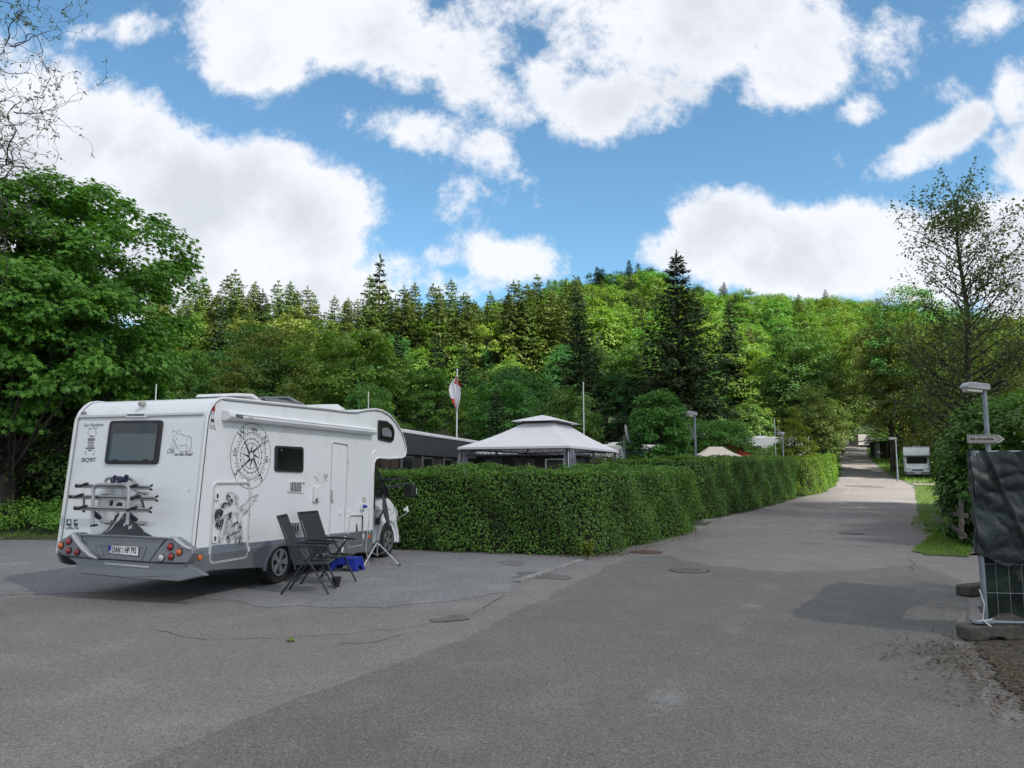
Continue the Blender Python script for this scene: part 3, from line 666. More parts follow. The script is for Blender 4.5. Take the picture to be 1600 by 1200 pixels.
# corkscrew willow, crown hanging into the frame at top left
def willow():
    t = thing('corkscrew_willow', 'bare twisted willow branches hanging into the sky at top left', 'tree', (-9.75, 9.6, 0)); rng = random.Random(4); b = MB(); P = []; Y = []
    trunk = [Vector((0, 0, 0)), Vector((.1, 0, 1.6)), Vector((-.1, .1, 3.4)), Vector((.2, 0, 5.0)), Vector((.3, .1, 6.8)), Vector((.2, 0, 8.4))]
    b.tube(trunk, [.24, .2, .17, .13, .09, .03], 10)
    def twig(p, d, r, ln, lvl):
        dm = d.copy(); pts = [p.copy()]; n = int(ln / .07); ph = rng.uniform(0, 6); rr = [r]
        for i in range(n):
            d = (d + Vector((rng.gauss(0, .24), rng.gauss(0, .24), rng.gauss(0, .24) - .015 * lvl)) + (.12 if lvl == 0 else 0) * dm + .26 * Vector((math.sin(i * .9 + ph), math.cos(i * .8 + ph), math.sin(i * .7)))).normalized()
            p = p + d * .07 * rng.uniform(.7, 1.3); pts.append(p.copy()); rr.append(max(.0022, r * (1 - i / n)))
            if lvl < 3 and rng.random() < (.22, .20, .13)[lvl]: twig(p, (d + Vector((rng.gauss(0, .7), rng.gauss(0, .7), rng.gauss(0, .7)))).normalized(), max(.003, r * .5), ln * rng.uniform(.3, .55), lvl + 1)
            if lvl >= 1 and rng.random() < .26:
                for _ in range(3): P.append(p + Vector([rng.gauss(0, .02) for _ in range(3)])); Y.append((rng.gauss(0, 1), rng.gauss(0, 1), -.6))
        b.tube(pts, rr, 4 if lvl < 2 else 3, cap=False)
    for (z, tx, ty, tz, ln, r) in [(5.0, 1, -.05, .30, 3.8, .022), (4.6, 1, -.1, .36, 4.0, .020), (5.9, 1, -.1, .22, 4.0, .020), (6.4, 1, .1, .35, 3.8, .018), (6.8, 1, -.3, .1, 3.6, .018), (5.4, 1, .3, .1, 3.4, .02), (7.4, .9, 0, .2, 3.4, .016), (8.0, 1, 0, .1, 3.2, .016), (5.6, 1, .12, .45, 3.9, .018), (6.2, 1, -.15, .1, 3.6, .017), (7.1, 1, .1, .35, 3.6, .016), (4.8, 1, .2, .55, 4.0, .018)]:
        twig(Vector((.15, 0, z)), Vector((tx, ty, tz)).normalized(), r, ln, 0)
    b.build('trunk', M_bark_blue, t, fix=False); P = np.array([tuple(p) for p in P]); rn = np.random.default_rng(3)
    V, Fc = leaves(P, rn.normal(size=P.shape), .055, 'needle', rn, np.array(Y)); npmesh('leaves', V, Fc, LM_tall, t)
M_bark_blue = mat('dark_willow_bark', (.05, .042, .045), .9, var=.3, scale=10)
willow()
# tall sparse alder on the right
def alder():
    x, y = D(1522, 700, 28).x, 28
    t = thing('alder_tree', 'tall sparse tree with thin dark trunk rising behind the lamp at right', 'tree', (x, y, 0)); rng = random.Random(12); b = MB(); P = []; H_ = 12.0
    tr = [Vector((.1 * math.sin(i * .9) + .0 * i, 0, H_ * i / 14)) for i in range(15)]; b.tube(tr, [.17 * (1 - i / 15) + .015 for i in range(15)], 8)
    def br(p, d, r, ln, lvl):
        n = max(3, int(ln / .28)); pts = [p.copy()]; rr = [r]
        for i in range(n):
            d = (d + Vector((rng.gauss(0, .12), rng.gauss(0, .12), rng.gauss(0, .10) + .03))).normalized(); p = p + d * ln / n; pts.append(p.copy()); rr.append(max(.004, r * (1 - i / n)))
            if lvl < 2 and i > 0 and rng.random() < .75: br(p, (d + Vector((rng.gauss(0, .7), rng.gauss(0, .7), rng.gauss(.1, .4)))).normalized(), max(.005, r * .5), ln * rng.uniform(.3, .55), lvl + 1)
            if lvl >= 1 or i > n * .55:
                for _ in range(rng.choice([0, 1, 2, 4, 6])): P.append(p + Vector([rng.gauss(0, .13) for _ in range(3)]))
        b.tube(pts, rr, 4, cap=False)
    for i in range(92):
        z = H_ * (.22 + .76 * (i / 92)); tt = z / H_; a = i * 2.4 + rng.uniform(-.3, .3)
        ln = (2.8 * (1 - tt) ** .5 + .8) * rng.uniform(.6, 1.1); e = .45 + .5 * tt
        f = tt * 14; k = min(int(f), 13); br(tr[k].lerp(tr[k + 1], f - k), Vector((math.cos(a), math.sin(a), e)).normalized(), .045 * (1 - tt) + .012, ln, 0)
    for _ in range(1300):                                   # denser tuft of foliage at the top
        a = rng.uniform(0, 6.28); r_ = .95 * rng.random() ** .6; P.append(Vector((r_ * math.cos(a), r_ * math.sin(a), 11.3 + rng.gauss(0, .32) - r_ * .1)))
    b.build('trunk', M_bark, t, fix=False); P = np.array([tuple(p) for p in P]); rn = np.random.default_rng(3)
    V, Fc = leaves(P, rn.normal(size=P.shape) * .7 + [0, 0, .7], .125, 'leaf', rn); npmesh('crown', V, Fc, LM_tall, t)
alder()
# bush mass on the right edge of the road
gR = 'leafy bushes on the right verge'
for i, (u, Y, h, r, m) in enumerate([(1530, 18.8, 3.0, .95, LM_ivy), (1542, 21, 3.4, 1.1, LM_ivy), (1582, 20.6, 4.0, 1.4, LM_ivy), (1580, 23, 4.2, 1.6, LM_ivy), (1635, 18.5, 3.8, 1.4, LM_ivy), (1650, 21, 4.6, 1.9, LM_mid), (1532, 25, 3.3, 1.1, LM_mid), (1640, 26, 5.6, 2.4, LM_olive), (1595, 28.5, 5.0, 2.0, LM_olive), (1560, 31, 4.6, 1.5, LM_mid)]):
    x = D(u, 740, Y).x
    broad_tree('bush', ['dark ivy-leaved bush growing beside the wooden rail fence', 'leafy bush on the right verge behind the tarp fence'][i > 0], x, Y, h, -.2, r, m, 80 + i, cat='bush', group=None if i == 0 else gR, nc=110, lpc=120, ls=.12, cr=.26, trunk_r=.05, shell=.35, kind='leaf')
broad_tree('leaning_tree', 'leafy branches overhanging the tarp fence at the right edge', 7.9, 9.6, 3.0, .1, 1.35, LM_mid, 99, cat='bush', nc=70, lpc=70, ls=.10, cr=.28, trunk_r=.05, shell=.35)
broad_tree('verge_tree', 'yellowish green tree filling the right edge behind the sign post', D(1590, 600, 33).x, 33, 8.6, 1.2, 3.3, LM_olive, 101, nc=150, lpc=130, ls=.18, cr=.2, trunk_r=.16)
# campsite shrubs and small trees
broad_tree('laurel_tree', 'dark green round tree just left of the nearest lamp post behind the hedge', D(1032, 700, 31).x, 31, 4.9, .2, 1.3, LM_dark, 111, nc=120, lpc=160, ls=.13, cr=.24, trunk_r=.1)
broad_tree('garden_tree', 'light green leafy tree right of the nearest lamp post', D(1128, 690, 50).x, 50, 4.9, .6, 2.1, LM_mid, 112, nc=120, lpc=130, ls=.15, cr=.22, trunk_r=.1)
broad_tree('garden_tree', 'mid green bush tree directly behind the nearest lamp head', D(1080, 690, 51).x, 51, 5.3, .5, 2.0, LM_dark, 113, nc=110, lpc=120, ls=.15, cr=.22, trunk_r=.1)
for i_, (u_, Y_, h_) in enumerate(((1160, 55, 3.2), (1190, 54, 2.9), (1216, 56, 3.1))): broad_tree('garden_shrub', 'rounded green shrub below the white caravan roof', D(u_, 705, Y_).x, Y_, h_, .1, 1.5, LM_mid, 114 + 40 * i_, cat='shrub', group='shrubs below the caravan roof', nc=70, lpc=110, ls=.15, cr=.24, trunk_r=.08)
broad_tree('young_tree', 'small bright yellow-green pointed tree beside the small lamp post', D(1241, 680, 51).x, 51, 6.1, .4, 1.15, LM_yel, 115, nc=110, lpc=90, ls=.13, cr=.26, trunk_r=.08, taper=.65, shell=.4)
broad_tree('olive_tree', 'sparse olive tree with visible branches left of the climbing road', D(1283, 680, 62).x, 62, 8.0, 2.2, 2.1, LM_olive, 116, nc=130, lpc=80, ls=.17, cr=.2, trunk_r=.16, shell=.45)
broad_tree('lime_tree', 'broad dark tree with a trunk showing through, left of the road top', D(1246, 600, 86).x, 86, 17.3, 2.5, 4.7, LM_dark, 117, nc=230, lpc=100, ls=.27, cr=.15, trunk_r=.3, taper=.25, shell=.4)
broad_tree('road_tree', 'slender pale birch-like tree standing behind the broad dark tree', D(1312, 600, 105).x, 105, 18.5, 3, 3.9, LM_bright, 118, nc=170, lpc=110, ls=.3, cr=.2, trunk_r=.2, bark=M_bark2)
gO = 'tall olive green trees above the far camper'
for i, (u, Y, h, r) in enumerate([(1394, 80, 18.0, 4.6), (1428, 80, 18.6, 5.0), (1470, 74, 16.5, 5.0), (1318, 120, 19, 4.6), (1530, 70, 15.2, 5.4), (1590, 76, 15.5, 5.6), (1410, 92, 19, 5.5), (1500, 92, 18, 6), (1580, 98, 18, 6), (1440, 108, 20, 6), (1640, 66, 13, 5.5)]):
    x = D(u, 700, Y).x
    broad_tree('road_tree', 'tall olive green tree in the row above the far camper', x, Y, h, h * (.12 if i > 1 else .26), r, (LM_olive, LM_dark, LM_olive)[i % 3], 120 + i, group=gO, nc=170, lpc=110, ls=.26, cr=.17, trunk_r=.24, bark=M_bark2 if i in (1,) else None, shell=.38)
# low bushes on the far verges
gB = 'low bushes on the banks of the climbing road'
for i, (u, Y, h, r) in enumerate([(1278, 76, 2.2, 1.8), (1284, 95, 2.4, 2.2), (1272, 68, 1.9, 1.6), (1432, 96, 2.8, 2.2), (1440, 86, 2.6, 2.2), (1475, 82, 4.4, 3.0), (1420, 108, 3.0, 2.4), (1405, 114, 2.6, 2.2), (1395, 124, 3, 2.6), (1282, 112, 3.5, 3.0), (1298, 128, 5, 3.2), (1345, 140, 7, 4.6), (1372, 145, 7, 4.6), (1500, 68, 4.2, 2.4)]):
    shrub('bank_bush', 'low green bush on the bank of the climbing road', D(u, 740, Y).x, Y, h, r, (LM_mid, LM_dark)[i % 2], 150 + i, 3500, .2, gB, nc=60)
# signature conifers
conifer('spruce_tree', 'big dark spruce with long drooping branches rising above the campsite', D(1062, 600, 76).x, 76, 21.3, 6.2, LM_spruce, 201, nwh=44, nb=11, ls=.75, trunk_r=.3, per=56, base=.05, up=.22, droop=.42, pw=.85)
conifer('fir_tree', 'dark narrow conifer standing above the party gazebo', D(906, 600, 84).x, 84, 16.3, 3.1, LM_spruce, 202, nwh=34, nb=9, ls=.62, trunk_r=.2, per=40)
conifer('pine_tree', 'tall dark tiered conifer breaking the skyline left of centre', D(592, 500, 124).x, 124, 23.2, 3.5, LM_spruce, 203, nwh=21, nb=8, ls=1.05, trunk_r=.28, per=44, droop=.1, thin=.18)

# ================================================================== forest: one mesh per kind, every tree an object of its own
def proto_set(kind, n):
    out = []
    for s in range(n):
        if kind == 'con': wd, V, Fc = conifer_mesh(300 + s, 20, 2.9 + .35 * s, nwh=30, nb=9, ls=.92, trunk_r=.2, per=26, base=.14, thin=.03 * s, droop=.26, pw=.66)
        elif kind == 'bro': wd, V, Fc = broad_mesh(330 + s, 12, 1.3, 4.1, 'leaf', nc=110, lpc=75, ls=.36, cr=.19, trunk_r=.2, wood_sides=3, taper=(0, .2, .35, .1)[s % 4])
        elif kind == 'far': wd, V, Fc = broad_mesh(360 + s, 15, 1.5, 5.2, 'leaf', nc=60, lpc=55, ls=.62, cr=.24, trunk_r=.25, wood_sides=3)
        elif kind == 'thin': wd, V, Fc = broad_mesh(380 + s, 15, 3, 2.6, 'leaf', nc=80, lpc=45, ls=.3, cr=.22, trunk_r=.12, wood_sides=3, shell=.5)
        wm = wd.build('trunk', M_bark, None, fix=False); me = wm.data; bpy.data.objects.remove(wm)
        out.append((me, V, Fc))
    return out
def crown_meshes(pro, m): return [(t_, npmesh('crown', V, Fc, m, link=False)) for t_, V, Fc in pro]
PC = proto_set('con', 4); PB = proto_set('bro', 4); PF = proto_set('far', 3); PT = proto_set('thin', 2)
C_con = crown_meshes(PC, LM_conif); C_spr = crown_meshes(PC, LM_spruce)
B_dark = crown_meshes(PB, LM_dark); B_mid = crown_meshes(PB, LM_mid); B_bri = crown_meshes(PB, LM_bright); B_blue = crown_meshes(PB, LM_blue); B_olive = crown_meshes(PB, LM_olive)
F_bri = crown_meshes(PF, LM_bright); F_mid = crown_meshes(PF, LM_mid); F_dark = crown_meshes(PF, LM_dark); T_ol = crown_meshes(PT, LM_olive)
LABEL = {'con': ('forest_conifer', 'tall yellowish conifer in the sunlit band of the hillside forest', 'conifer', 'conifers in the hillside forest'),
         'spr': ('forest_spruce', 'dark green conifer among the hillside forest', 'conifer', 'dark spruces in the hillside forest'),
         'bro': ('forest_tree', 'broadleaf tree in the lower forest behind the campsite', 'broadleaf tree', 'broadleaf trees at the foot of the hill'),
         'bri': ('forest_tree', 'bright green broadleaf tree on the sunlit hillside', 'broadleaf tree', 'sunlit broadleaf trees on the slope'),
         'far': ('hilltop_tree', 'rounded tree on the far wooded hilltop', 'hill tree', 'trees on the far wooded hill')}
def put(lib, x, y, s, key, rg, sq=1.0):
    t_, c_ = rg.choice(lib); nm, lb, ct, gp = LABEL[key]
    o = thing(nm, lb, ct, (x, y, hz(x, y) - .2), rg.uniform(0, 6.28), gp, scale=(s * sq, s * sq, s))
    for me in (t_, c_):
        ob = bpy.data.objects.new(me.name.split('.')[0], me); COL.objects.link(ob); ob.parent = o
rg = random.Random(77)
taken = []
def free_at(x, y, d):
    for (a, b_) in taken[-900:]:
        if (a - x) ** 2 + (b_ - y) ** 2 < d * d: return False
    taken.append((x, y)); return True
def rows(y0, y1, dy, dx, a0, a1):
    y = y0
    while y < y1:
        x = a0 * y
        while x < a1 * y:
            yield x + rg.uniform(-.4, .4) * dx, y + rg.uniform(-.4, .4) * dy
            x += dx
        y += dy
def roadfree(x, y, mg): return not (np.interp(y, RY, RL) - mg < x < np.interp(y, RY, RR) + mg)
nb_, nc_, nf_ = 0, 0, 0
# lower broadleaf belt behind the campsite, in the cloud shade
for x, y in rows(58, 104, 7.6, 6.6, -.62, .30):
    if x / y > .17 and y < 74: continue
    if x / y > .10 and y < 66: continue
    if not roadfree(x, y, 7): continue
    if abs(x - 16.3) < 5 and y < 78: continue
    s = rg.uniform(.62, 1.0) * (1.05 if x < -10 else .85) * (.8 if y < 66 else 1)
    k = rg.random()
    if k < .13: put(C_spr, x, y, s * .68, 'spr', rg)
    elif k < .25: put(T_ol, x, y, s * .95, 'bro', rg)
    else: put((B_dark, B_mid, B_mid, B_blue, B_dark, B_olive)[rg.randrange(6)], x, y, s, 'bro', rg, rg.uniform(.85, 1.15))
    nb_ += 1
# conifer band
for x, y in rows(106, 148, 5.0, 3.0, -.46, .10):
    s = rg.uniform(.74, .90) * (1.0 if x / y > -.19 else .86)
    if x / y < -.26: s *= 1.14
    if -.31 < x / y < -.18 and rg.random() < .03: continue
    k = rg.random()
    if k < .14: put(B_bri, x, y, s * 1.15, 'bri', rg)
    elif k < .24: put(C_spr, x, y, s, 'spr', rg)
    else: put(C_con, x, y, s * rg.uniform(.93, 1.06), 'con', rg)
    nc_ += 1
# sunlit slope to the right of the conifers
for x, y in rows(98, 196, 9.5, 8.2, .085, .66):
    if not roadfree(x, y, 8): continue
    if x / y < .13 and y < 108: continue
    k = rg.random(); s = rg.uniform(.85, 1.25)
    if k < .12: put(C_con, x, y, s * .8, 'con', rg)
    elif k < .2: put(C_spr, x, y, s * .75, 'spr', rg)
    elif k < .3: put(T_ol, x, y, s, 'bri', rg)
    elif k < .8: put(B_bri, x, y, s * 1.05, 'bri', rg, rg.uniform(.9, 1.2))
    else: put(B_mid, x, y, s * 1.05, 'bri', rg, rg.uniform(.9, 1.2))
    nb_ += 1
# far hill, nearest 300 as things
far = []
for x, y in rows(200, 372, 11.3, 8.8, -.20, .70):
    if x / y < -.05 and y < 250: continue
    far.append((x, y))
print('trees', nb_, nc_, len(far))
rest = []
for i, (x, y) in enumerate(far):
    dark = y > 285 and x / y < .17  # cloud shade on the hilltop put into darker leaf and needle colours
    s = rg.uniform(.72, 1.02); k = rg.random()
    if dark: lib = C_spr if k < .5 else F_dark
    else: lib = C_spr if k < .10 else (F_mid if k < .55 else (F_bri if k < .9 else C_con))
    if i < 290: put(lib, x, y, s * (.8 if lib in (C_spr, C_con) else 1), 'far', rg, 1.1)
    else: rest.append((x, y, s, dark))
if rest:
    Vs = []; Fs = []; o_ = 0
    for (x, y, s, dark) in rest:
        _, V, Fc = PF[rg.randrange(3)]; a = rg.uniform(0, 6.28); ca, sa = math.cos(a), math.sin(a); n_ = len(Fc)
        VV = np.stack([V[:, 0] * ca - V[:, 1] * sa, V[:, 0] * sa + V[:, 1] * ca, V[:, 2]], 1) * s + np.array([x, y, hz(x, y) - .2]); Vs.append(VV); Fs.append(Fc + o_); o_ += len(V)
    o = npmesh('far_forest', np.concatenate(Vs), np.concatenate(Fs), LM_dark); tag(o, 'dark mass of woodland along the far hilltop ridge', 'woodland', kind='stuff')

# ================================================================== grass
def grass(name, label, polys, dens, h, seed, m=None, size=None):
    """blades inside a list of ground polygons"""
    rng = np.random.default_rng(seed); Ps = []
    for poly, d in polys:
        P = np.array([(p[0], p[1]) for p in poly]); lo = P.min(0); hi = P.max(0); n = int(np.prod(hi - lo) * d)
        q = rng.uniform(lo, hi, (n, 2)); ins = np.zeros(n, bool); j = len(P) - 1
        for i in range(len(P)):
            xi, yi = P[i]; xj, yj = P[j]
            c = ((yi > q[:, 1]) != (yj > q[:, 1])) & (q[:, 0] < (xj - xi) * (q[:, 1] - yi) / (yj - yi + 1e-12) + xi); ins ^= c; j = i
        q = q[ins]; cl = .5 + .5 * np.sin(q[:, 0] * 3.1 + 2 * np.sin(q[:, 1] * 2.3)); q = q[rng.uniform(size=len(q)) < .45 + .55 * cl]; Ps.append(q)
    q = np.concatenate(Ps); P = np.concatenate([q, (height(q[:, 0], q[:, 1]) - .05)[:, None]], 1); n = len(P)
    Y = rng.normal(size=(n, 3)) * .35 + [0, 0, 1]; Nn = rng.normal(size=(n, 3)); Nn[:, 2] *= .2
    V, Fc = leaves(P, Nn, (h * rng.uniform(.45, 1.3, n)), 'blade', rng, Y)
    o = npmesh(name, V, Fc, m or LM_grass); tag(o, label, 'grass', kind='stuff'); return o
M_turf_ = mat('turf', (.030, .052, .012), 1, var=.4, scale=3, bump=.8, bscale=20)
def patch(pts, lift, seed):
    pts = [(p[0], p[1]) for p in pts]; w_ = wobble_poly(pts, .06, .3, seed); b = MB(); b.add([(p.x, p.y, hz(p.x, p.y) + lift) for p in w_], [tuple(range(len(w_)))]); return b.build('grass_verge', M_turf, kind='structure')
island = [G(u, v) for u, v in [(1424, 862), (1445, 868), (1512, 871), (1520, 845), (1500, 830), (1462, 826), (1455, 840), (1432, 856)]]
isl2 = [(12.35, 23.5), (13.0, 25.5), (14.9, 29), (19, 36), (22.0, 42.5), (25.5, 49), (31, 59), (40, 60), (34, 44), (26, 34), (18, 24.6), (12, 18.8), (10.6, 18.2), (9.7, 17.9), (10.9, 20.5)]
bank = [(-40, 23), (-14, 21.25), (-11.6, 20.45), (-9.7, 20.3), (-8.8, 22), (-9, 27), (-26, 33), (-40, 33)]
patch(island, .016, 1)
grass('verge_grass', 'tufted green grass on the right-hand verge of the road', [([(p.x, p.y) for p in island], 900), (isl2, 300)], 1, .13, 5)
grass('bank_grass', 'green grass bank in front of the big maple', [(bank, 150)], 1, .15, 6)
rb = [(np.interp(y, RY, RR) + .1, y) for y in range(60, 118, 6)]; rb2 = [(np.interp(y, RY, RR) + 7, y) for y in range(114, 56, -6)]
lb = [(np.interp(y, RY, RL) - .1, y) for y in range(52, 118, 6)]; lb2 = [(np.interp(y, RY, RL) - 6, y) for y in range(114, 50, -6)]
grass('roadside_grass', 'sunlit grass banks either side of the climbing road', [(rb + rb2, 40), (lb + lb2, 40)], 1, .34, 7)
# weeds on the lower right soil
grass('weeds', 'moss and small weeds on the soil below the tarp fence', [([(3.7, 5.1), (4.1, 6.0), (4.6, 6.1), (5.2, 5.2), (4.6, 4.6)], 1500), ([(4.2, 6.6), (4.8, 8), (6, 8), (6.5, 6.5)], 500), ([(3.7, 4.6), (3.8, 6.2), (4.4, 7.6), (5.2, 7.6), (5, 4.6)], 160)], 1, .07, 8)
def litter(label, pts_f, n, seed, ls, m):
    rng = np.random.default_rng(seed); q = pts_f(rng, n); P = np.concatenate([q, np.full((len(q), 1), .022)], 1)
    V, Fc = leaves(P, np.array([0, 0, 1.]) + rng.normal(size=P.shape) * .25, ls, 'leaf', rng); o = npmesh('leaf_litter', V, Fc, m); tag(o, label, 'leaf litter', kind='stuff')
M_lit = mat('dead_leaves', (.10, .075, .045), .9, var=.5, scale=30)
def along(path, sd):
    A = np.array(path, float)
    def f(rng, n):
        i = rng.integers(0, len(A) - 1, n); t = rng.uniform(size=(n, 1)); return A[i] + (A[i + 1] - A[i]) * t + rng.normal(size=(n, 2)) * sd
    return f
litter('brown leaf litter lying along the foot of the hedges', along([(-2.6, 17.6), (.9, 16.35), (1.7, 16.3), (2.4, 16.9), (5.8, 23.4)], .13), 900, 1, .04, M_lit)
litter('dead leaves and twigs strewn by the tarp fence', along([(4.4, 8.0), (4.1, 7.0), (3.9, 5.6), (4.6, 6.2), (6.5, 6.6)], .30), 3200, 2, .035, M_lit)
# fallen leaf on the lot
g = G(450, 1003); rn = np.random.default_rng(1)
V, Fc = leaves(np.array([[g.x, g.y, .02], [g.x + .05, g.y, .02]]), np.array([[0, .2, 1.], [.1, -.2, 1]]), .09, 'maple', rn); o = npmesh('fallen_leaf', V, Fc, LM_mid); tag(o, 'single green leaf lying on the open asphalt', 'leaf')
# ================================================================== motorhome
VA = R_(17); vd = Vector((math.sin(VA), math.cos(VA), 0)); vn = Vector((-math.cos(VA), math.sin(VA), 0))
VO = D(314, 750, 10.5); VO.z = 0; VW = 2.26
def loc(p): q = Vector(p) - VO; return Vector((q.dot(vd), q.dot(vn), q.z))
def SP(u, v, off=0.0):
    """photo pixel -> point on the motorhome's right-hand side wall (off = proud of it)"""
    r = ray(u, v); o = loc((0, 0, CH)); d = Vector((r.dot(vd), r.dot(vn), r.z)); k = (-off - o.y) / d.y; return o + d * k
RS0, RS1 = -.179, .0947
def RP(u, v, off=0.0):
    """photo pixel -> point on its (slightly raked) rear wall"""
    r = ray(u, v); o = loc((0, 0, CH)); d = Vector((r.dot(vd), r.dot(vn), r.z))
    k = (RS0 + RS1 * o.z - off - o.x) / (d.x - RS1 * d.z); return o + d * k
SN = Vector((0, -1, 0)); RN = Vector((-1, 0, RS1)).normalized()
SX, SY = Vector((1, 0, 0)), Vector((0, 0, 1)); RX, RYv = Vector((0, -1, 0)), Vector((RS1, 0, 1)).normalized()
V_white = mat('white_coachwork', (.75, .77, .79), .34, var=.015, scale=1.2, coat=.25, spec=.45, dirt=(.63, .64, .64), dscale=1.1)
V_trim = mat('cream_white_trim', (.70, .71, .72), .45, var=.03, scale=4)
V_grey = mat('grey_side_stripe', (.17, .195, .235), .4, var=.04, scale=3, coat=.2)
V_silver = mat('silver_bumper_paint', (.22, .235, .26), .36, .45, var=.06, scale=3, dirt=(.2, .2, .2), dscale=3)
V_silver2 = mat('bright_silver_trim', (.50, .52, .54), .3, .7, var=.04)
V_black = mat('black_plastic', (.018, .018, .020), .5, var=.15)
V_seam = mat('dark_seam', (.05, .05, .052), .7)
V_glass = mat('tinted_window', (.010, .014, .014), .06, var=.3, scale=2, spec=.7)
V_blind = mat('grey_blind_behind_glass', (.050, .066, .072), .12, var=.06, spec=.8)
V_ink = mat('dark_decal_film', (.035, .037, .042), .5)
V_ink2 = mat('grey_decal_film', (.22, .235, .25), .5)
V_tyre = mat('tyre_rubber', (.016, .016, .016), .8, var=.2, scale=20)
V_rim = mat('silver_wheel_cover', (.36, .37, .38), .35, .7, var=.1, scale=6)
V_red = mat('red_lamp_lens', (.30, .008, .010), .15, spec=.7, coat=.5)
V_orange = mat('orange_lamp_lens', (.62, .13, .015), .15, spec=.7, coat=.5)
V_clear = mat('clear_lamp_lens', (.55, .57, .55), .12, spec=.8, coat=.5)
V_alu = mat('aluminium_tube', (.42, .42, .43), .33, .8, var=.08, scale=10)
V_blue = mat('blue_plastic', (.012, .028, .30), .42, var=.1)
V_navy = mat('navy_clamp_plastic', (.012, .014, .05), .45)
V_plate = mat('plate_white', (.74, .75, .74), .4)
V_eu = mat('plate_blue', (.01, .04, .38), .4)
V_sticker_red = mat('sticker_red', (.38, .012, .015), .4)
van = thing('motorhome', 'large white alcove motorhome with compass decal parked beside the hedge', 'motorhome', VO, math.atan2(vd.y, vd.x))
# --- living body
def earc(cx, cz, rx, rz, a0, a1, n=6): return [(cx + rx * math.cos(R_(a0 + (a1 - a0) * i / n)), cz + rz * math.sin(R_(a0 + (a1 - a0) * i / n))) for i in range(n + 1)]
def arc(cx, cz, r, a0, a1, n=6): return [(cx + r * math.cos(R_(a0 + (a1 - a0) * i / n)), cz + r * math.sin(R_(a0 + (a1 - a0) * i / n))) for i in range(n + 1)]
prof = [(-.119, .60), (.045, 2.40)] + [(.06, 2.5), (.11, 2.61), (.19, 2.70), (.29, 2.765), (.40, 2.79)] + [(2.0, 2.83), (3.3, 2.862), (3.9, 2.868), (4.25, 2.885), (4.65, 2.955), (5.05, 3.0), (5.35, 2.995), (5.7, 2.93), (6.0, 2.80), (6.25, 2.64), (6.43, 2.45), (6.52, 2.27), (6.52, 2.16), (6.45, 2.09), (6.3, 2.06), (5.7, 2.03), (5.25, 2.04), (5.11, 2.01), (5.04, 1.93), (5.02, 1.7), (5.02, .60)]
# wheel arch openings are cut in the skirt below; white shell stops at the skirt
MB().prism([(x, 0, z) for x, z in prof], (0, VW, 0)).build('coachwork', V_white, van, smooth=True, bevel=.03, seg=3)
# edge piping around side profile
pp = [(x, -.004, z) for x, z in prof]
MB().tube(pp[0:1] + pp[1:27], .020, 6).build('edge_piping', V_trim, van, smooth=True)
b = MB(); b.tube([(x + .045 if i < 8 else x, -.006, z - (.035 if i > 5 else 0)) for i, (x, z) in enumerate(prof[:20])], .005, 5); b.build('edge_seam', V_seam, van)
b = MB(); b.tube([(x, VW + .004, z) for x, z in prof[:27]], .020, 6); b.build('edge_piping', V_trim, van, smooth=True)
b = MB(); b.tube([(x - .008, VW - .05, z) for x, z in prof[:7]], .004, 5); b.build('edge_seam', V_seam, van)
# rear roof seam strip
def rq(u, v, off=.0): return RP(u, v, off)
s0 = RP(122, 651); s1 = RP(316, 648)
b = MB(); b.bar((RS0 + RS1 * 2.5 - .012, .04, s0.z), (RS0 + RS1 * 2.5 - .012, VW - .05, s0.z), .012, .03); b.build('roof_seam_strip', V_trim, van)
b = MB(); b.bar((RS0 + RS1 * 2.5 - .014, .04, s0.z - .022), (RS0 + RS1 * 2.5 - .014, VW - .05, s0.z - .022), .008, .008); b.build('roof_seam_gap', V_seam, van)
# --- underside and skirts
def z_skirt_bot(x): return np.interp(x, [-.1, .06, 1.3, 2.4, 4.9, 5.02], [.44, .40, .32, .29, .22, .24])
def skirt(y0, y1, name):
    pts = [(-.13, .63)]; pts += [(5.02, .63)]; pts += [(5.02, .30), (4.93, .23)]
    pts += [(2.5, .29)]
    ar = earc(1.93, .28, .425, .325, 0, 180, 14); pts += [(x, z) for x, z in ar]
    pts += [(1.35, .32), (.10, .42), (-.05, .47)]
    MB().prism([(x, y0, z) for x, z in pts], (0, y1 - y0, 0)).build(name, V_silver, van, bevel=.008)
skirt(-.022, .03, 'side_skirt'); skirt(VW - .03, VW + .02, 'side_skirt')
# arch lip, stripe
MB().ring([(x, -.045, z) for x, z in earc(1.93, .28, .47, .365, -4, 184, 16)], [(x, -.045, z) for x, z in earc(1.93, .28, .415, .312, -4, 184, 16)], (0, .035, 0), False).build('wheel_arch_lip', V_silver, van, bevel=.006)
st = [SP(318, 855), SP(400, 846.8), SP(583, 828)]
MB().prism([(-.105, -.006, .73), (5.015, -.006, .615 + .02)] [:0] + [(-.11, -.007, st[0].z), (5.02, -.007, st[2].z), (5.02, -.007, .625), (-.12, -.007, .625)], (0, .006, 0)).build('side_stripe', V_grey, van)
MB().box(.1, 4.95, .12, VW - .12, .42, .598).build('underfloor', V_black, van)
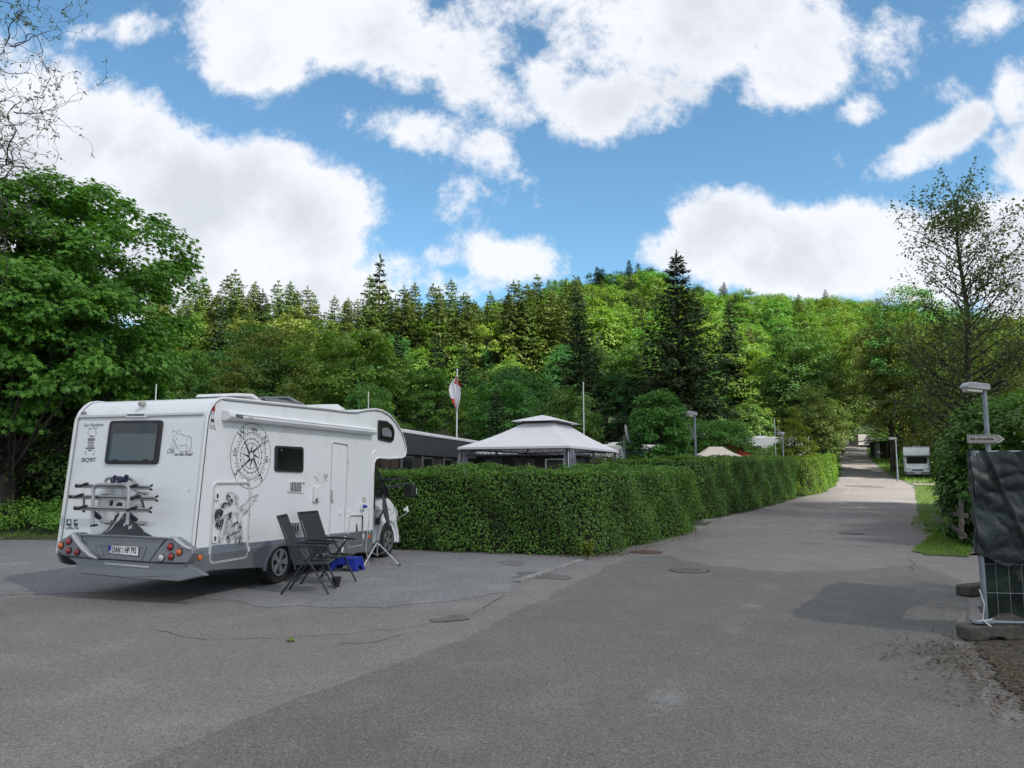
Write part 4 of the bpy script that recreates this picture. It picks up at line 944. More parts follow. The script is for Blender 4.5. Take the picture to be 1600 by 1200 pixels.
# --- wheels
def wheel(x, y, side):
    wroot = MB().lathe([(.20, -.10), (.305, -.11), (.335, -.085), (.342, 0), (.335, .085), (.305, .11), (.20, .10)], (x, y, .335), (0, 1, 0), 36).build('tyre', V_tyre, van, smooth=True)
    s = side
    y += s * .04
    b = MB().lathe([(.215, -.02), (.21, .075), (.195, .085), (.18, .05), (.06, .035), (.0, .035)], (x, y, .335), (0, s, 0), 30)
    b.build('rim', V_seam if False else mat('rim_shadow', (.06, .06, .062), .5, .5), wroot, smooth=True)
    q = MB()
    for k in range(5):
        for dd in (-.17, .17):
            a = k * 2 * math.pi / 5 + dd; ca, sa = math.cos(a), math.sin(a); a2 = a - dd * .55; yb = y + s * .075
            q.bar((x + .04 * math.cos(a2), yb, .335 + .04 * math.sin(a2)), (x + .195 * ca, yb + s * .008, .335 + .195 * sa), .04, .022, up=(0, 1, 0))
    q.lathe([(.055, .06), (.05, .092), (.02, .1)], (x, y, .335), (0, s, 0), 16)
    q.ring([(x + .212 * math.cos(a * .2618), y + s * .07, .335 + .212 * math.sin(a * .2618)) for a in range(24)], [(x + .185 * math.cos(a * .2618), y + s * .07, .335 + .185 * math.sin(a * .2618)) for a in range(24)], (0, s * .02, 0))
    q.build('wheel_cover', V_rim, wroot, bevel=.003)
wheel(1.93, .13, -1); wheel(1.93, VW - .13, 1); wheel(5.97, .23, -1); wheel(5.97, VW - .23, 1)
MB().tube([(1.93, .1, .33), (1.93, VW - .1, .33)], .05, 8).build('rear_axle', V_black, van)
# --- cab
CY = .13
def SC(u, v): return SP(u, v, -CY)
cabp = [(4.98, .26), (4.98, 2.0), (5.28, 2.03), (5.42, 2.0), (5.55, 1.84), (5.80, 1.47), (5.93, 1.28), (6.16, 1.19), (6.40, 1.05), (6.55, .84), (6.60, .62), (6.62, .42), (6.58, .30), (6.42, .26)]
ar = arc(5.97, .32, .42, 8, 172, 12)
cabp2 = cabp[:-1] + [(6.41, .26)] + [(x, z) for x, z in ar] + [(5.52, .26)]
def cabloft(m):
    bm = bmesh.new(); n = len(cabp2); ys = [0, .05, .5, 1, 1.5, 1.95, 2.0]
    W2 = VW - 2 * CY; rings = []
    for t in (0, .03, .12, .5, .88, .97, 1):
        e = abs(t - .5) * 2; ring = []
        for (x, z) in cabp2:
            fr = max(0, (x - 5.9)) ; xx = x - fr * .22 * e ** 3; zz = z
            yi = CY + W2 * t; tuck = (max(0, z - 1.25) * .16) * (1 if t < .5 else -1) * e ** 2
            rnd = .03 * (e > .97)
            ring.append(bm.verts.new((xx - (rnd if x > 6 else 0), yi + tuck, zz - (rnd if z > 1.1 else 0))))
        rings.append(ring)
    for a, b_ in zip(rings, rings[1:]):
        for i in range(n): bm.faces.new((a[i], a[(i + 1) % n], b_[(i + 1) % n], b_[i]))
    bm.faces.new(rings[0]); bm.faces.new(rings[-1][::-1]); bmesh.ops.recalc_face_normals(bm, faces=bm.faces)
    me = bpy.data.meshes.new('cab'); bm.to_mesh(me); bm.free(); me.materials.append(m)
    me.polygons.foreach_set('use_smooth', [True] * len(me.polygons))
    try: me.set_sharp_from_angle(angle=R_(35))
    except Exception: pass
    o = bpy.data.objects.new('cab', me); COL.objects.link(o); o.parent = van
    return o
cab = cabloft(V_white)
def tucked(p, o_=0.0): return Vector((p.x, CY + max(0, p.z - 1.25) * .16 - o_, p.z))
win = [tucked(SC(u, v), .006) for u, v in [(583.5, 724), (590, 725), (602.6, 749), (611, 778.5), (586.7, 777.4), (583, 770)]]
MB().prism(win, (0, .012, 0)).build('cab_window', V_glass, cab)
b = MB(); bp0 = tucked(SC(597, 738), .010); bp1 = tucked(SC(603, 778), .010); b.bar(bp0, bp1, .035, .01, up=(0, 1, 0)); b.build('window_bar', V_black, cab)
MB().ring([p + Vector((0, -.002, 0)) for p in rounded(win, .05)], [p + Vector((0, -.002, 0)) for p in rounded([q * .93 + sum(win, Vector()) / 6 * .07 for q in win], .05)], (0, .008, 0)).build('window_seal', V_black, cab)
# windscreen, grille, headlights
b = MB(); b.add([(5.47, .30, 1.95), (5.47, VW - .30, 1.95), (5.96, VW - .25, 1.29), (5.96, .25, 1.29)], [(0, 1, 2, 3)]); b.v = [(x + .02, y, z + .015) for x, y, z in b.v]; b.build('windscreen', V_glass, cab)
b = MB(); b.prism([(6.30, CY - .004, 1.03), (6.45, CY + .004, .93), (6.50, CY + .01, .78), (6.38, CY - .004, .84)], (0, .12, 0)); b.build('headlight', V_clear, cab)
b = MB(); b.prism([(6.30, VW - CY + .004, 1.03), (6.45, VW - CY, .93), (6.50, VW - CY, .78), (6.38, VW - CY, .84)], (0, -.12, 0)); b.build('headlight', V_clear, cab)
MB().box(6.56, 6.63, .6, VW - .6, .5, .75).build('grille', V_black, cab, bevel=.01)
# fender arch, door lines, door handle, sill
MB().ring([(x, CY - .035, z) for x, z in arc(5.97, .32, .50, -6, 186, 18)], [(x, CY - .035, z) for x, z in arc(5.97, .32, .425, -6, 186, 18)], (0, .05, 0), False).build('fender', V_white, cab, smooth=True, bevel=.012)
MB().prism([(x, CY + .02, z) for x, z in arc(5.97, .32, .43, 0, 180, 14)], (0, .25, 0)).build('wheel_well', V_black, cab)
b = MB(); dl = [SC(583, 722), SC(584, 790), SC(585.5, 845)]
b.tube([tucked(p, .004) for p in [SC(589, 722), SC(592, 727), SC(606, 752), SC(614.5, 779), SC(615.5, 800), SC(609, 806), SC(602, 830), SC(600, 853)]], .004, 4)
b.tube([(5.03, CY - .002, .98), (5.55, CY - .002, .97), (6.1, CY - .002, .98)], .006, 4); b.build('door_gap', V_seam, cab)
MB().prism([tucked(SC(u, v), .004) for u, v in [(582.5, 778), (584.5, 780), (584.8, 792), (583, 796)]], (0, -.02, 0)).build('door_handle', V_black, cab)
MB().box(5.02, 5.50, CY - .012, CY + .02, .26, .34).build('sill', V_silver, cab, bevel=.008)
MB().box(6.40, 6.635, CY + .0, VW - CY, .25, .40).build('front_bumper', V_silver, cab, bevel=.03)
# mirror
mr = MB(); mc = SP(640, 765, .10); mr.box(mc.x - .09, mc.x + .09, mc.y - .13, mc.y + .10, mc.z - .17, mc.z + .13)
mm = mr.build('mirror', V_black, van, bevel=.04, seg=3)
MB().bar((5.85, CY, 1.42), (mc.x, mc.y + .05, 1.50), .07, .05).bar((5.80, CY, 1.60), (mc.x, mc.y + .05, 1.62), .04, .04).build('mirror_arm', V_black, mm)
MB().box(mc.x + .06, mc.x + .094, mc.y - .134, mc.y - .06, mc.z - .10, mc.z + .03).build('signal_lens', V_clear, mm, bevel=.008)
# --- side features -----------------------------------------------------------------
def panel(name, px, m, off, th, r=.03, parent=van, bev=.004, plane='S', **kw):
    f = SP if plane == 'S' else RP; nn = SN if plane == 'S' else RN
    return MB().prism(rounded([f(u, v) + nn * off for u, v in px], r), nn * th).build(name, m, parent, bevel=bev, **kw)
def frame(name, px, m, wd, th, r=.05, off=.0, parent=van, plane='S', bev=.005):
    f = SP if plane == 'S' else RP; nn = SN if plane == 'S' else RN
    P = [f(u, v) + nn * off for u, v in px]; c = sum(P, Vector()) / len(P); n = len(P)
    I = []
    for i, p in enumerate(P):
        a = (P[i - 1] - p).normalized(); b_ = (P[(i + 1) % n] - p).normalized(); I.append(p + (a + b_) * wd)
    return MB().ring(rounded(P, r), rounded(I, max(.005, r - wd * .6)), nn * th).build(name, m, parent, bevel=bev)
def window(px, name='window', plane='S', parent=van, m=V_glass, blind=None):
    w_ = panel(name, px, V_black, .0, .028, .06, plane=plane, bev=.008, smooth=False)
    n = len(px); cx = sum(p[0] for p in px) / n; cy = sum(p[1] for p in px) / n
    panel('pane', [(cx + (u - cx) * .86, cy + (v - cy) * .86) for u, v in px], m, .029, .006, .05, parent=w_, plane=plane, bev=.002)
    if blind: panel('blind', blind, V_blind, .0355, .002, .02, parent=w_, plane=plane, bev=0)
    return w_
w_ = window([(428.6, 696), (472.8, 698.5), (472.4, 738.2), (428, 736.5)])
panel('window_stay', [(436, 702), (438, 702), (438, 704.5), (436, 704.5)], V_alu, .034, .004, .01, w_)
w_ = window([(590, 656), (603.5, 657.8), (611.8, 664.5), (615.3, 674), (614, 688), (610, 691.5), (589.6, 687)], 'alcove_window')
panel('blind', [(594, 669), (603, 668), (609, 674), (610, 683), (595, 681)], mat('lilac_blind', (.20, .19, .24), .2, spec=.7), .0355, .002, .05, w_, bev=0)
# garage door at rear side
GD = [(332.5, 752.5), (391, 752), (385.5, 872), (324, 882.5)]
gd = frame('garage_door', GD, V_trim, .035, .022, .09)
frame('seal', [(333.2, 754.5), (389.6, 754), (384.5, 870.3), (325.2, 880.5)], V_seam, .006, .024, .08, parent=gd, bev=0)
panel('grey_panel', [(328.6, 852.5), (384.3, 846.8), (383.0, 869), (327.6, 878)], V_grey, .008, .008, .04, gd)
for (u, v) in ((337.6, 775.5), (333.7, 842)):
    h_ = panel('handle', [(u - 4, v - 6), (u + 4, v - 6), (u + 3.6, v + 6.2), (u - 4.2, v + 6.5)], V_trim, .01, .016, .02, gd); panel('latch', [(u - 1.4, v - 4), (u + 1.2, v - 4), (u + .8, v + 3), (u - 1.4, v + 3)], V_black, .027, .004, .006, h_, bev=0)
for (u, v) in ((391.2, 768), (389.2, 800), (388, 835), (386.3, 858)): panel('hinge', [(u - 1, v - 4), (u + 1.2, v - 4), (u + 1, v + 4), (u - 1.2, v + 4)], V_trim, .02, .014, .008, gd)
# entrance door
ED = [(517.5, 689.5), (543.2, 693.5), (536.6, 853.5), (512.2, 860)]
ed = frame('entrance_door', ED, V_trim, .022, .018, .07)
frame('seal', [(517.9, 690.8), (542.7, 694.6), (536.2, 852), (512.7, 858)], V_seam, .005, .020, .065, parent=ed, bev=0)
panel('grey_panel', [(513.1, 834.2), (536.8, 832), (536.2, 851), (512.8, 856.5)], V_grey, .008, .006, .03, ed)
panel('handle', [(517.6, 764), (520.6, 765), (520.8, 778), (518.4, 784), (516.6, 782), (517, 770)], V_trim, .014, .04, .03, ed, bev=.006)
for (u, v) in ((543.3, 722), (541.9, 730), (537.9, 826), (537.4, 843)): panel('hinge', [(u - 1, v - 5), (u + 1, v - 5), (u + .9, v + 5), (u - 1.1, v + 5)], V_trim, .018, .02, .006, ed)
MB().tube([SP(523, 865, .02), SP(527, 869, .12), SP(533, 866.5, .12), SP(536, 856, .02)], .014, 6).build('step_rail', V_trim, van, smooth=True)
MB().box(3.35, 3.95, -.02, .3, .21, .25).build('entrance_step', V_silver, van, bevel=.01)
# small locker with fin decal
LK = [(543.5, 803.5), (567.2, 803), (565.4, 852), (542.3, 857)]
lk = frame('locker_door', LK, V_trim, .028, .022, .07)
frame('seal', [(544.4, 805.4), (566, 805), (564.6, 850), (543.3, 855)], V_seam, .005, .024, .06, parent=lk, bev=0)
panel('fin_decal', [(552, 848), (553.5, 842), (555.5, 834), (556.2, 818), (557.4, 819), (558.6, 828), (559, 836), (562, 842), (562.6, 847), (559, 842), (556, 841), (553.5, 846)], mat('slate_film', (.09, .10, .115), .5), .009, .001, .004, lk, bev=0)
for (u, v) in ((566.5, 820), (565.8, 838)): panel('hinge', [(u - 1, v - 4), (u + 1, v - 4), (u + .9, v + 4), (u - 1.1, v + 4)], V_trim, .022, .012, .006, lk)
# vents
def vent(px, n=6):
    v_ = panel('fridge_vent', px, V_trim, 0, .018, .03); P = [SP(u, v) for u, v in px]
    b = MB(); g_ = MB()
    for i in range(n):
        t = .16 + .68 * i / (n - 1)
        a = P[0].lerp(P[3], t); c = P[1].lerp(P[2], t); a, c = a.lerp(c, .10), a.lerp(c, .76)
        g_.bar(a + SN * .019, c + SN * .019, .006, .022, up=(0, 0, 1))
    sg = g_.build('louvre_slot', mat('vent_shadow', (.16, .15, .13), .7), v_)
    for k in range(4):
        a = P[0].lerp(P[1], .12 + .16 * k); c = P[3].lerp(P[2], .12 + .16 * k); b.bar(a.lerp(c, .1) + SN * .024, a.lerp(c, .9) + SN * .024, .010, .006)
    b.build('louvre_rib', V_trim, v_)
    panel('vent_lock', [(P_[0], P_[1]) for P_ in [(px[0][0] + (px[1][0] - px[0][0]) * .85, px[0][1] + 2.5), (px[0][0] + (px[1][0] - px[0][0]) * .95, px[0][1] + 2.7), (px[0][0] + (px[1][0] - px[0][0]) * .95, px[0][1] + 5.2), (px[0][0] + (px[1][0] - px[0][0]) * .85, px[0][1] + 5)]], V_black, .019, .003, .004, v_, bev=0)
vent([(449.8, 751.5), (475.6, 752), (474.6, 770.5), (448.5, 769)]); vent([(446, 815.3), (472, 815), (471, 833), (444.2, 834.5)])
# outside lamp, inlet box, locks, markers
ol = panel('outside_lamp', [(489, 759), (498, 758.4), (497.3, 783.5), (487.8, 784)], V_trim, 0, .05, .02, bev=.01); panel('lens', [(490, 760.5), (496.8, 760), (496.2, 777), (489.2, 777.4)], V_plate, .051, .004, .01, ol)
panel('lamp_foot', [(489, 779), (492.5, 779), (492.3, 783), (488.8, 783.2)], V_seam, .051, .004, .005, ol)
panel('inlet_cover', [(566.2, 776.8), (571, 776.6), (570.7, 787), (566, 787.2)], mat('beige_plastic', (.45, .44, .38), .5), 0, .012, .008)
ib = panel('power_inlet', [(562.8, 786.6), (568.6, 786), (568.2, 796.4), (562.3, 797)], V_trim, 0, .05, .012, bev=.008)
pl = SP(570.5, 791.2, .10); MB().tube([SP(567.5, 790.5, .03), pl, SP(573.6, 791.6, .13)], [.028, .032, .022], 10).build('blue_plug', V_blue, ib, smooth=True)
for (u, v) in ((530.5, 802), (545.7, 801)): 
    c = SP(u, v); MB().lathe([(.034, 0), (.032, .018), (.014, .026)], c, SN, 16).build('round_lock', V_trim, van, smooth=True)
for (u, v) in ((479, 849.8), (576, 838.3)):
    c = SP(u, v, .008); b = MB().lathe([(.036, 0), (.034, .02), (.018, .028)], (0, 0, 0), SN, 16); b.v = [(c.x + x * 1.35, c.y + y, c.z + z) for x, y, z in b.v]; b.build('side_marker_lamp', V_orange, van, smooth=True)
c = SP(311.5, 871, .03); b = MB().lathe([(.036, 0), (.034, .02), (.018, .028)], (0, 0, 0), SN, 16); b.v = [(c.x + x * 1.3, c.y + y, c.z + z) for x, y, z in b.v]; b.build('side_marker_lamp', V_orange, van, smooth=True)
# cable
cb = [SP(573.8, 791.8, .14), SP(577, 799, .22), SP(576.5, 812, .24), SP(573.5, 838, .22), SP(571.5, 858, .20)]
cb += [Vector((cb[-1].x + .02, -.26, .03)), Vector((cb[-1].x - .3, -.12, .02)), Vector((cb[-1].x - .8, .3, .02))]
MB().tube(cb, .009, 6).build('power_cable', mat('grey_cable', (.42, .42, .45), .5), van, smooth=True)
# awning cassette
aw0 = SP(351.5, 640.5, .13); a_pts = lambda x: [(x, 0, 2.605), (x, -.08, 2.605), (x, -.13, 2.58), (x, -.14, 2.525), (x, -.11, 2.485), (x, -.05, 2.47), (x, 0, 2.475)]
xa, xb = .42, 4.86
b = MB(); A_ = a_pts(xa); B_ = a_pts(xb); b.prism(A_, Vector((xb - xa, 0, 0))); aw = b.build('awning_cassette', V_white, van, bevel=.008)
MB().prism([(x - .05, y * 1.08, 2.54 + (z - 2.54) * 1.12) for x, y, z in A_], (.07, 0, 0)).build('end_cap', V_trim, aw, bevel=.012)
MB().prism([(xb - .02, y * 1.06, 2.54 + (z - 2.54) * 1.10) for x, y, z in A_], (.05, 0, 0)).build('end_cap', V_trim, aw, bevel=.010)
MB().bar((xa + .1, -.139, 2.56), (xb - .05, -.139, 2.56), .004, .008, up=(0, 0, 1)).build('cassette_groove', mat('groove', (.35, .36, .38), .6), aw)
c = SP(376.5, 653.2, .168); text_mesh('awning_lettering', 'THULE', .055, V_ink, aw, Vector((c.x, -.1425, 2.535)), SX, SY, bold=.003)
text_mesh('awning_lettering', 'Omnistor', .03, V_ink2, aw, Vector((c.x + .27, -.1425, 2.533)), SX, SY)
# roof things
def roofbox(name, px, y0, y1, m, lid=None):
    z0 = 2.81; P = [SP(u, v, -y0) for u, v in px]; b = MB().prism([(p.x, y0, p.z) for p in P], (0, y1 - y0, 0)); return b.build(name, m, van, bevel=.015)
def SR(u, v, y): return SP(u, v, -y)
def roofprism(nm, px, y0, y1, m, parent=van, bev=.01, nn_=None): return MB().prism([SR(u, v, y0) for u, v in px], (0, y1 - y0, 0)).build(nm, m, parent, bevel=bev)
_sk = MB().box(1.05, 1.75, .62, 1.32, 2.79, 2.86).build('skylight', V_trim, van, bevel=.01)
roofprism('skylight_lid', [(364, 618.5), (369, 614.3), (396, 615.5), (415, 628.5), (408, 628.5), (394, 619.5), (369, 618.6)], .6, 1.32, V_trim, _sk)
sp_ = roofprism('solar_panel', [(407, 620), (452, 619.2), (482, 634.5), (478, 635.5), (450, 621.5), (409, 621.8)], .55, 1.5, V_alu, van, 0)
MB().bar(SR(413, 622, .6), SR(475, 634, .6), .02, .06).build('panel_bracket', V_alu, sp_)
_c = [SR(u, v, y) + Vector((0, 0, .004)) for u, v, y in ((411, 619.9, .56), (451, 619.2, .56), (480, 634.0, .56))]
MB().add([_c[0] + Vector((0, .03, 0)), _c[0] + Vector((0, .9, 0)), _c[1] + Vector((0, .9, 0)), _c[1] + Vector((0, .03, 0)), _c[2] + Vector((0, .9, 0)), _c[2] + Vector((0, .03, 0))], [(0, 1, 2, 3), (3, 2, 4, 5)]).build('solar_cells', mat('solar_glass', (.16, .18, .21), .1, spec=.9), sp_)
MB().lathe([(.05, 0), (.05, .09), (.075, .10), (.075, .125)], (3.55, .7, 2.85), n=14).build('roof_vent_pipe', V_trim, van, smooth=True)
roofprism('skylight', [(499, 637), (500, 632), (528, 631.5), (541, 640), (530, 640)], .6, 1.2, V_trim, van, .012)
MB().tube([SP(575.5, 642, -.9), SP(575.8, 612, -.9)], .009, 5).build('roof_pole', V_trim, van)  # stands for a thin campsite pole behind, built onto the roof
MB().tube([(1.2, 1.9, 2.8), (1.2, 1.9, 3.14)], .008, 5).build('roof_pole', V_trim, van)  # second such pole from behind, likewise set on the roof
# body side details: vertical joint by the cab, arch over cab
MB().tube([SP(u, v, .012) for u, v in [(577.5, 832), (578.5, 760), (580, 722), (582.5, 709), (588, 703)]], .018, 6).build('cab_joint', V_trim, van, smooth=True)
MB().box(5.0, 5.06, -.004, .14, .6, 2.05).build('body_front_wall', V_white, van)
# --- compass decal
cc = SP(392.6, 712.2); 
def CP(r, a): return Vector((cc.x + r * math.cos(a), -.0035, cc.z + r * math.sin(a)))
Rr = (SP(392.6, 660.5).z - SP(392.6, 763.5).z) / 2
def annulus(b, r0, r1, n=64, a0=0, a1=2 * math.pi):
    pa = [CP(r1, a0 + (a1 - a0) * i / n) for i in range(n + 1)]; pb = [CP(r0, a0 + (a1 - a0) * i / n) for i in range(n + 1)]
    o = len(b.v); b.add(pa + pb, [(i, i + 1, n + 2 + i, n + 1 + i) for i in range(n)])
b = MB(); annulus(b, Rr * .985, Rr * 1.0); annulus(b, Rr * .715, Rr * .727); annulus(b, Rr * .385, Rr * .40); annulus(b, Rr * .505, Rr * .515)
T0 = R_(38)
for k in range(36):
    a = k * math.pi / 18; annulus(b, Rr * .52, Rr * .555, 3, a + .02, a + (.12 if k % 2 else .05))
    if k % 9: b.add([CP(Rr * .62, a - .012), CP(Rr * .62, a + .012), CP(Rr * .70, a + .010), CP(Rr * .70, a - .010)], [(0, 1, 2, 3)])
for k in range(72):
    a = k * math.pi / 36; b.add([CP(Rr * .66, a - .008), CP(Rr * .66, a + .008), CP(Rr * .70, a + .007), CP(Rr * .70, a - .007)], [(0, 1, 2, 3)])
for k in range(4):
    for (an, ro) in ((T0 + k * math.pi / 2, .72), (T0 + R_(45) + k * math.pi / 2, .40)):
        b.add([CP(0, 0), CP(Rr * .13, an + .75), CP(Rr * ro, an)], [(0, 1, 2)])
        b.add([CP(Rr * .12, an - .75), CP(Rr * .11, an - .80), CP(Rr * ro, an - .0), CP(Rr * ro, an - .012)], [(0, 1, 2, 3)])
    for dd in (.2, .36, -.2, -.36):
        a = T0 + k * math.pi / 2 + dd; q = CP(Rr * .79, a); b.add([q + Vector((.011 * math.cos(j), 0, .011 * math.sin(j))) for j in np.arange(6) * 1.047], [tuple(range(6))])
    a = T0 + R_(45) + k * math.pi / 2; b.add([CP(Rr * .88, a - .008), CP(Rr * .88, a + .008), CP(Rr * .97, a + .006), CP(Rr * .97, a - .006)], [(0, 1, 2, 3)])
dec = b.build('compass_decal', V_ink, van)
b = MB(); b.v = []; b.lathe([(Rr * .10, 0), (Rr * .10, .0005)], (cc.x, -.005, cc.z), SN, 20); b.build('compass_hub', V_plate, van)
for ch, an in (('N', T0), ('W', T0 + R_(90)), ('S', T0 + R_(180)), ('E', T0 + R_(270))):
    q = CP(Rr * .83, an); up = Vector((math.cos(an), 0, math.sin(an))); xd = Vector((up.z, 0, -up.x))
    text_mesh('compass_letter', ch, .16, V_ink, dec, q, xd, up, shear=.1)
for ch, an in (('NW', T0 + R_(45)), ('SW', T0 + R_(135)), ('SE', T0 + R_(225)), ('NE', T0 + R_(315))):
    q = CP(Rr * .795, an); up = Vector((math.cos(an), 0, math.sin(an))); xd = Vector((up.z, 0, -up.x))
    text_mesh('compass_letter', ch, .085, V_ink, dec, q, xd, up)
# --- generic drawing helpers: thin film shapes on a wall
def ink(b, f, nn, pts, w_, off=.003, closed=False):
    P = [f(u, v) + nn * off for u, v in pts]
    if closed: P.append(P[0])
    n = len(P); Lp = []; Rp = []
    for i, p in enumerate(P):
        d = (P[min(i + 1, n - 1)] - P[max(0, i - 1)]); s = d.cross(nn); s = s.normalized() * w_ / 2 if s.length > 1e-9 else Vector()
        k = .35 if (i in (0, n - 1) and not closed) else 1; Lp.append(p + s * k); Rp.append(p - s * k)
    b.add(Lp + Rp, [(i, i + 1, n + i + 1, n + i) for i in range(n - 1)])
def blob(b, f, nn, pts, off=.003): b.add([f(u, v) + nn * off for u, v in pts], [tuple(range(len(pts)))])
# robed figure drawing (generic): coordinates from a 1029x1200 crop at scale .1166
def zf(x, y): return (320 + x * .11662, 730 + y * .11667)
b = MB(); S_ = SP; rgd = random.Random(3)
dark = [[(145, 570), (190, 560), (235, 590), (210, 650), (170, 690), (150, 720), (125, 690), (120, 620)], [(160, 720), (235, 690), (225, 760), (200, 830), (150, 800), (125, 755)],
        [(225, 480), (265, 465), (300, 500), (250, 540), (205, 545)], [(280, 370), (300, 345), (330, 400), (300, 440), (280, 420)], [(300, 450), (345, 410), (360, 450), (350, 505), (310, 500)],
        [(300, 620), (350, 600), (335, 650), (345, 760), (325, 700)], [(345, 760), (430, 725), (430, 760), (370, 790)], [(300, 900), (330, 960), (320, 1010), (300, 1000), (285, 930)], [(395, 955), (415, 950), (410, 1010), (395, 1005)], [(445, 960), (475, 920), (480, 1005), (455, 1010)], [(440, 750), (470, 800), (472, 870), (445, 830)], [(165, 990), (190, 985), (180, 1035), (160, 1030)]]
for p_ in dark: blob(b, S_, SN, [zf(*q) for q in p_], .025)
outl = [[(285, 330), (330, 340), (370, 350), (385, 400), (405, 450), (420, 500), (420, 550)], [(285, 330), (280, 380), (300, 440)], [(420, 550), (480, 520), (530, 490), (565, 440), (600, 405), (640, 390), (690, 370), (715, 355)], [(715, 355), (690, 395), (640, 415)], [(640, 430), (680, 445), (620, 450), (620, 490), (570, 560), (520, 620), (470, 660)],
        [(420, 550), (430, 650), (440, 720)], [(470, 660), (465, 750), (485, 860), (495, 1005)], [(235, 590), (160, 690), (200, 700), (330, 600), (360, 560)], [(240, 700), (215, 800), (185, 880), (165, 1030)], [(330, 640), (300, 700), (250, 850), (220, 1030)], [(360, 620), (400, 600), (430, 720), (355, 760), (345, 650), (360, 620)],
        [(290, 880), (340, 900), (430, 860), (470, 900), (460, 930), (330, 975)], [(120, 600), (150, 560), (200, 560)], [(205, 545), (190, 500), (205, 470)], [(380, 800), (385, 850), (400, 880), (430, 870), (420, 800)]]
for p_ in outl: ink(b, S_, SN, [zf(*q) for q in p_], .008, .025)
def hatch(cx, cy, wx, wy, n, ang, ln):
    for _ in range(n):
        x = cx + rgd.uniform(-wx, wx); y = cy + rgd.uniform(-wy, wy); a = ang + rgd.gauss(0, .3); l = ln * rgd.uniform(.5, 1.3)
        ink(b, S_, SN, [zf(x, y), zf(x + l * .5 * math.cos(a) + rgd.gauss(0, 4), y + l * .5 * math.sin(a)), zf(x + l * math.cos(a), y + l * math.sin(a))], rgd.uniform(.003, .007), .025)
hatch(400, 420, 25, 70, 18, 1.2, 40); hatch(520, 560, 60, 45, 20, 1.9, 60); hatch(280, 640, 90, 45, 26, 2.5, 50); hatch(270, 800, 40, 130, 34, 1.8, 60); hatch(390, 660, 35, 60, 8, -.2, 35); hatch(340, 830, 40, 80, 34, 1.4, 45); hatch(400, 900, 70, 40, 22, .4, 45); hatch(440, 990, 45, 25, 20, 1.5, 40); hatch(140, 680, 30, 110, 26, .4, 25); hatch(330, 470, 45, 60, 16, 1.9, 35); hatch(450, 800, 25, 100, 18, 1.5, 45); hatch(195, 960, 25, 60, 14, 1.6, 45)
b.build('robed_figure_decal', V_ink, gd)
b = MB()
for p_ in dark:
    xs_ = [q[0] for q in p_]; ys_ = [q[1] for q in p_]; cx0 = sum(xs_) / len(xs_); cy0 = sum(ys_) / len(ys_)
    for _ in range(9):
        x = cx0 + rgd.uniform(-.3, .3) * (max(xs_) - min(xs_)); y = cy0 + rgd.uniform(-.35, .35) * (max(ys_) - min(ys_)); a = rgd.uniform(.8, 2.3); l = rgd.uniform(18, 45)
        ink(b, S_, SN, [zf(x, y), zf(x + l * math.cos(a) * .6 + rgd.gauss(0, 3), y + l * .5 * math.sin(a)), zf(x + l * math.cos(a), y + l * math.sin(a))], rgd.uniform(.004, .009), .0262)
b.build('robed_figure_highlight', V_white, gd, kind='stuff')
# lighthouse decal
b = MB(); Z3 = lambda x, y: (320 + x * .2125, 600 + y * .2125)
for p_ in [[(45, 255), (68, 258), (66, 280), (42, 278)]]: blob(b, S_, SN, [Z3(*q) for q in p_])
for p_ in [[(47, 205), (70, 207), (66, 222), (50, 220), (47, 205)], [(50, 222), (42, 300), (35, 325)], [(66, 222), (66, 300), (80, 335)], [(35, 300), (45, 318), (60, 305), (70, 325)], [(28, 330), (50, 322), (85, 338)], [(45, 150), (60, 135), (72, 152)], [(86, 270), (96, 274)], [(86, 290), (100, 292)], [(30, 168), (24, 172)]]: ink(b, S_, SN, [Z3(*q) for q in p_], .009)
b.build('lighthouse_decal', V_ink, van)
b = MB(); blob(b, S_, SN, [Z3(*q) for q in [(48, 152), (75, 155), (74, 202), (47, 198)]]); b.build('lighthouse_lantern', V_sticker_red, van)
# small bird-like sketch above lamp & stickers by the door
b = MB(); Z4 = lambda x, y: (400 + x * .175, 740 + y * .175)
ink(b, S_, SN, [Z4(*q) for q in [(512, 50), (520, 28), (535, 30), (545, 55), (556, 70), (545, 72)]], .008); ink(b, S_, SN, [Z4(*q) for q in [(540, 60), (525, 85), (532, 100)]], .008); ink(b, S_, SN, [Z4(*q) for q in [(605, 60), (635, 61)]], .010)
b.build('line_sketch_decal', V_ink, van)
c = SP(508.5, 743.5); text_mesh('door_sticker', 'Cd', .10, V_ink, van, Vector((c.x, -.003, c.z)), SX, SY, shear=.2); c = SP(508.3, 748.3); text_mesh('door_sticker', '11', .07, V_ink, van, Vector((c.x, -.003, c.z)), SX, SY)
# --- rear wall ---------------------------------------------------------------------
Q1 = lambda x, y: (80 + x * .1875, 600 + y * .1875)
Q2 = lambda x, y: (80 + x * .1875, 760 + y * .1875)
Q3 = lambda x, y: (100 + x * .1083, 730 + y * .1083)
rw = window([Q1(500, 308), Q1(942, 302), Q1(897, 670), Q1(452, 668)], 'rear_window', 'R', blind=[Q1(535, 417), Q1(895, 415), Q1(868, 640), Q1(500, 640)])
for (x, y) in ((545, 636), (803, 634)): panel('window_latch', [Q1(x - 22, y - 5), Q1(x + 22, y - 5), Q1(x + 16, y + 5), Q1(x - 18, y + 6)], V_black, .037, .012, .005, rw, plane='R', bev=0)
bl = panel('brake_light', [Q1(634, 248), Q1(816, 246), Q1(808, 281), Q1(630, 281)], V_trim, .0, .03, .01, plane='R'); panel('lens', [Q1(648, 256), Q1(790, 254), Q1(786, 266), Q1(646, 266)], V_black, .031, .003, .004, bl, plane='R', bev=0)
